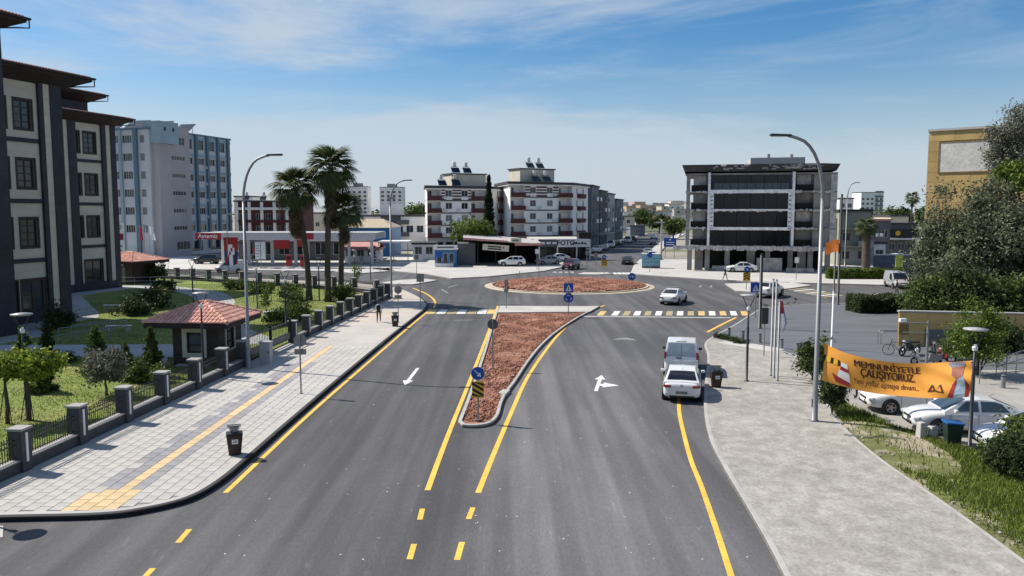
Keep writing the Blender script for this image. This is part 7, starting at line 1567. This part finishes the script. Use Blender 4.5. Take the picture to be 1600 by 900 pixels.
# ------------------------------------------------------------------ orange banner
M_or = mat('orange_banner_cloth', (.73,.32,.05), rough=.75, var=.10, scale=.8)
A, B_ = Vector((13.1,33.25,0)), Vector((17.08,29.35,0)); bd = B_-A; BL = bd.length; bdir = bd.normalized(); bn = Vector((bdir.y,-bdir.x,0))
ban = thing('orange_banner', 'orange cloth banner about new roads strung between two lamp posts', 'banner', (A.x,A.y,0), 0)
def bpt(u, v, off=0.0):
    """u 0..1 along, v 0..1 downward"""
    top = 3.50-.52*math.sin(math.pi*u)**.9*(1-.25*u)-.02*u; hgt = lerp(1.58, 1.36, u)*(1-.08*math.sin(math.pi*u)); x = u+.012*math.sin(v*3)
    bil = .13*math.sin(6.5*u+2.2*v)+.06*math.sin(13*u-3*v)+.05*math.sin(21*(u-.6*v))*max(0,u-.55)*2
    p = bdir*BL*x + bn*(bil+off); return Vector((p.x, p.y, top-hgt*v))
nu, nv_ = 60, 16; q = [bpt(i/nu, j/nv_) for i in range(nu+1) for j in range(nv_+1)]; H1 = nv_+1
bc = MB().add(q, [(i*H1+j, i*H1+j+1, (i+1)*H1+j+1, (i+1)*H1+j) for i in range(nu) for j in range(nv_)]).build('cloth', M_or, ban, True)
def on_banner(name, me, m, off=.012):
    """me: flat mesh with x,y in 0..1 banner coordinates (y down)"""
    bm = bmesh.new(); bm.from_mesh(me); bmesh.ops.triangulate(bm, faces=bm.faces[:]); bm.to_mesh(me); bm.free()
    for v in me.vertices: v.co = bpt(v.co.x, v.co.y, off)
    me.materials.clear(); me.materials.append(m); me.update(); return obj(name, me, ban)
def btext(body, u0, u1, v0, v1, m, bold=0.0, off=.012):
    me = text_mesh(body, 1.0, 0.0, bold); xs = [v.co.x for v in me.vertices]; ys = [v.co.y for v in me.vertices]; x0, x1, y0, y1 = min(xs), max(xs), min(ys), max(ys)
    for v in me.vertices: v.co = (lerp(u0,u1,(v.co.x-x0)/(x1-x0)), lerp(v1,v0,(v.co.y-y0)/(y1-y0)), 0)
    return on_banner('lettering', me, m, off)
M_bro = mat('banner_brown_ink', (.085,.025,.012), rough=.8, var=.1)
for k in range(3): btext('MEMNUNİYETLE', .235+.0028*k, .670+.0028*k, .05, .30, M_bro, 0.0, .012+.002*k); btext('ÇALIŞIYORUZ.', .275+.0028*k, .635+.0028*k, .31, .62, M_bro, 0.0, .012+.002*k)
btext('Yeni yollar açmaya devam...', .225, .675, .64, .86, M_bro, .004)
def bshape(name, pts, m, off=.012, sub=1):
    mb = MB(); n = len(pts); dense = []
    for i in range(n):
        a, b = pts[i], pts[(i+1)%n]
        for k in range(6): dense.append((lerp(a[0],b[0],k/6), lerp(a[1],b[1],k/6)))
    cx, cy = sum(p[0] for p in pts)/n, sum(p[1] for p in pts)/n; N_ = len(dense); vs_ = [(cx,cy,0)]
    for f in (.35,.7,1.0): vs_ += [(lerp(cx,x,f), lerp(cy,y,f), 0) for x, y in dense]
    fs = [(0,1+i,1+(i+1)%N_) for i in range(N_)]
    for r_ in range(2): fs += [(1+r_*N_+i, 1+(r_+1)*N_+i, 1+(r_+1)*N_+(i+1)%N_, 1+r_*N_+(i+1)%N_) for i in range(N_)]
    mb.add(vs_, fs); return on_banner(name, mb.mesh(name, m), m, off)
bshape('printed_barrier', [(.0,.30),(.13,.27),(.135,.43),(.0,.46)], M_ink); bshape('printed_barrier_stripe', [(.02,.295),(.06,.285),(.05,.445),(.01,.455)], M_signy, .016); bshape('printed_barrier_stripe', [(.085,.28),(.115,.275),(.11,.435),(.075,.44)], M_signy, .016)
bshape('printed_cone', [(.145,.30),(.185,.32),(.205,.86),(.10,.80)], M_signw); bshape('printed_cone_band', [(.135,.42),(.192,.46),(.196,.57),(.127,.53)], M_red, .016); bshape('printed_cone_base', [(.065,.70),(.20,.84),(.205,.97),(.10,.92)], M_red, .016)
bshape('printed_worker_shirt', [(.905,.45),(.945,.40),(.98,.62),(.99,.99),(.895,.99),(.89,.7)], M_bluel); bshape('printed_worker_vest', [(.885,.62),(.91,.45),(.905,.99),(.872,.99)], M_red, .016); bshape('printed_worker_vest', [(.955,.46),(.985,.66),(.99,.99),(.975,.99)], M_red, .016)
bshape('printed_worker_face', [(.875,.12),(.955,.06),(.945,.40),(.905,.48),(.875,.36)], mat('printed_face', (.34,.13,.09), var=.15), .013); bshape('printed_helmet', [(.85,.04),(.885,-.0),(.96,.02),(.962,.12),(.87,.16)], mat('printed_helmet_grey', (.25,.25,.34), var=.1), .017)
for pts in ([(.735,.82),(.757,.60),(.768,.62),(.748,.82)],[(.757,.60),(.768,.62),(.788,.76),(.780,.80)],[(.780,.80),(.788,.76),(.806,.62),(.816,.60)],[(.806,.62),(.816,.60),(.846,.84),(.833,.84)],[(.735,.82),(.748,.82),(.780,.80),(.775,.75)],[(.833,.84),(.846,.84),(.788,.76),(.784,.80)]): bshape('printed_emblem', pts, M_bro)
for k, z in enumerate((.02,.98)):
    a, b = bpt(0,z), bpt(1,z); MB().tube([a-bdir*.3+Vector((0,0,.1 if k == 0 else -.1)), a], .012, 5).build('rope', M_signw, ban); MB().tube([b, b+bdir*.14+Vector((0,0,.05 if k == 0 else -.05))], .012, 5).build('rope', M_signw, ban)
# ------------------------------------------------------------------ odds and ends on the verge
t = thing('wheeled_bin', 'dark green bin with a blue lid beside the right hand lamp post', 'litter bin', (16.75,29.75,.15), R(-8)); bev(MB().frustum(0,0,.03,.82,.46,.42,.60,.54).build('body', mat('dark_green_plastic', (.012,.03,.025), rough=.5, var=.1), t), .03); bev(MB().obox((0,0,.87), (.66,.60,.08), ry=R(3)).build('lid', mat('blue_plastic', (.02,.10,.30), rough=.4, var=.08), t), .03)
for s in (-.2,.2): MB().lathe([(.06,-.025),(.06,.025)], 12, (s,.2,.06), axis='y').build('wheel', M_tyre, t)
t = thing('concrete_stub', 'pair of weathered concrete stubs in the grass beside the pearl white car', 'concrete block', (16.25,30.75,.15), R(10)); bev(MB().frustum(-.2,0,0,.62,.28,.3,.24,.26).build('block', M_conc, t), .03); bev(MB().frustum(.24,-.1,0,.48,.3,.3,.27,.26).build('block', M_conc, t), .03); MB().box(-.1,.15,-.08,.04,.3,.42).build('crossbar', M_conc, t)
tag(MB().tube([G(1262,663,.17)+Vector((.9,-1.5,0)), (14.0,30.6,.19), (14.6,30.9,.19), (15.3,30.4,.17)], .022, 6).build('discarded_pipe', M_back), 'thin grey pipe lying on the verge', 'pipe')
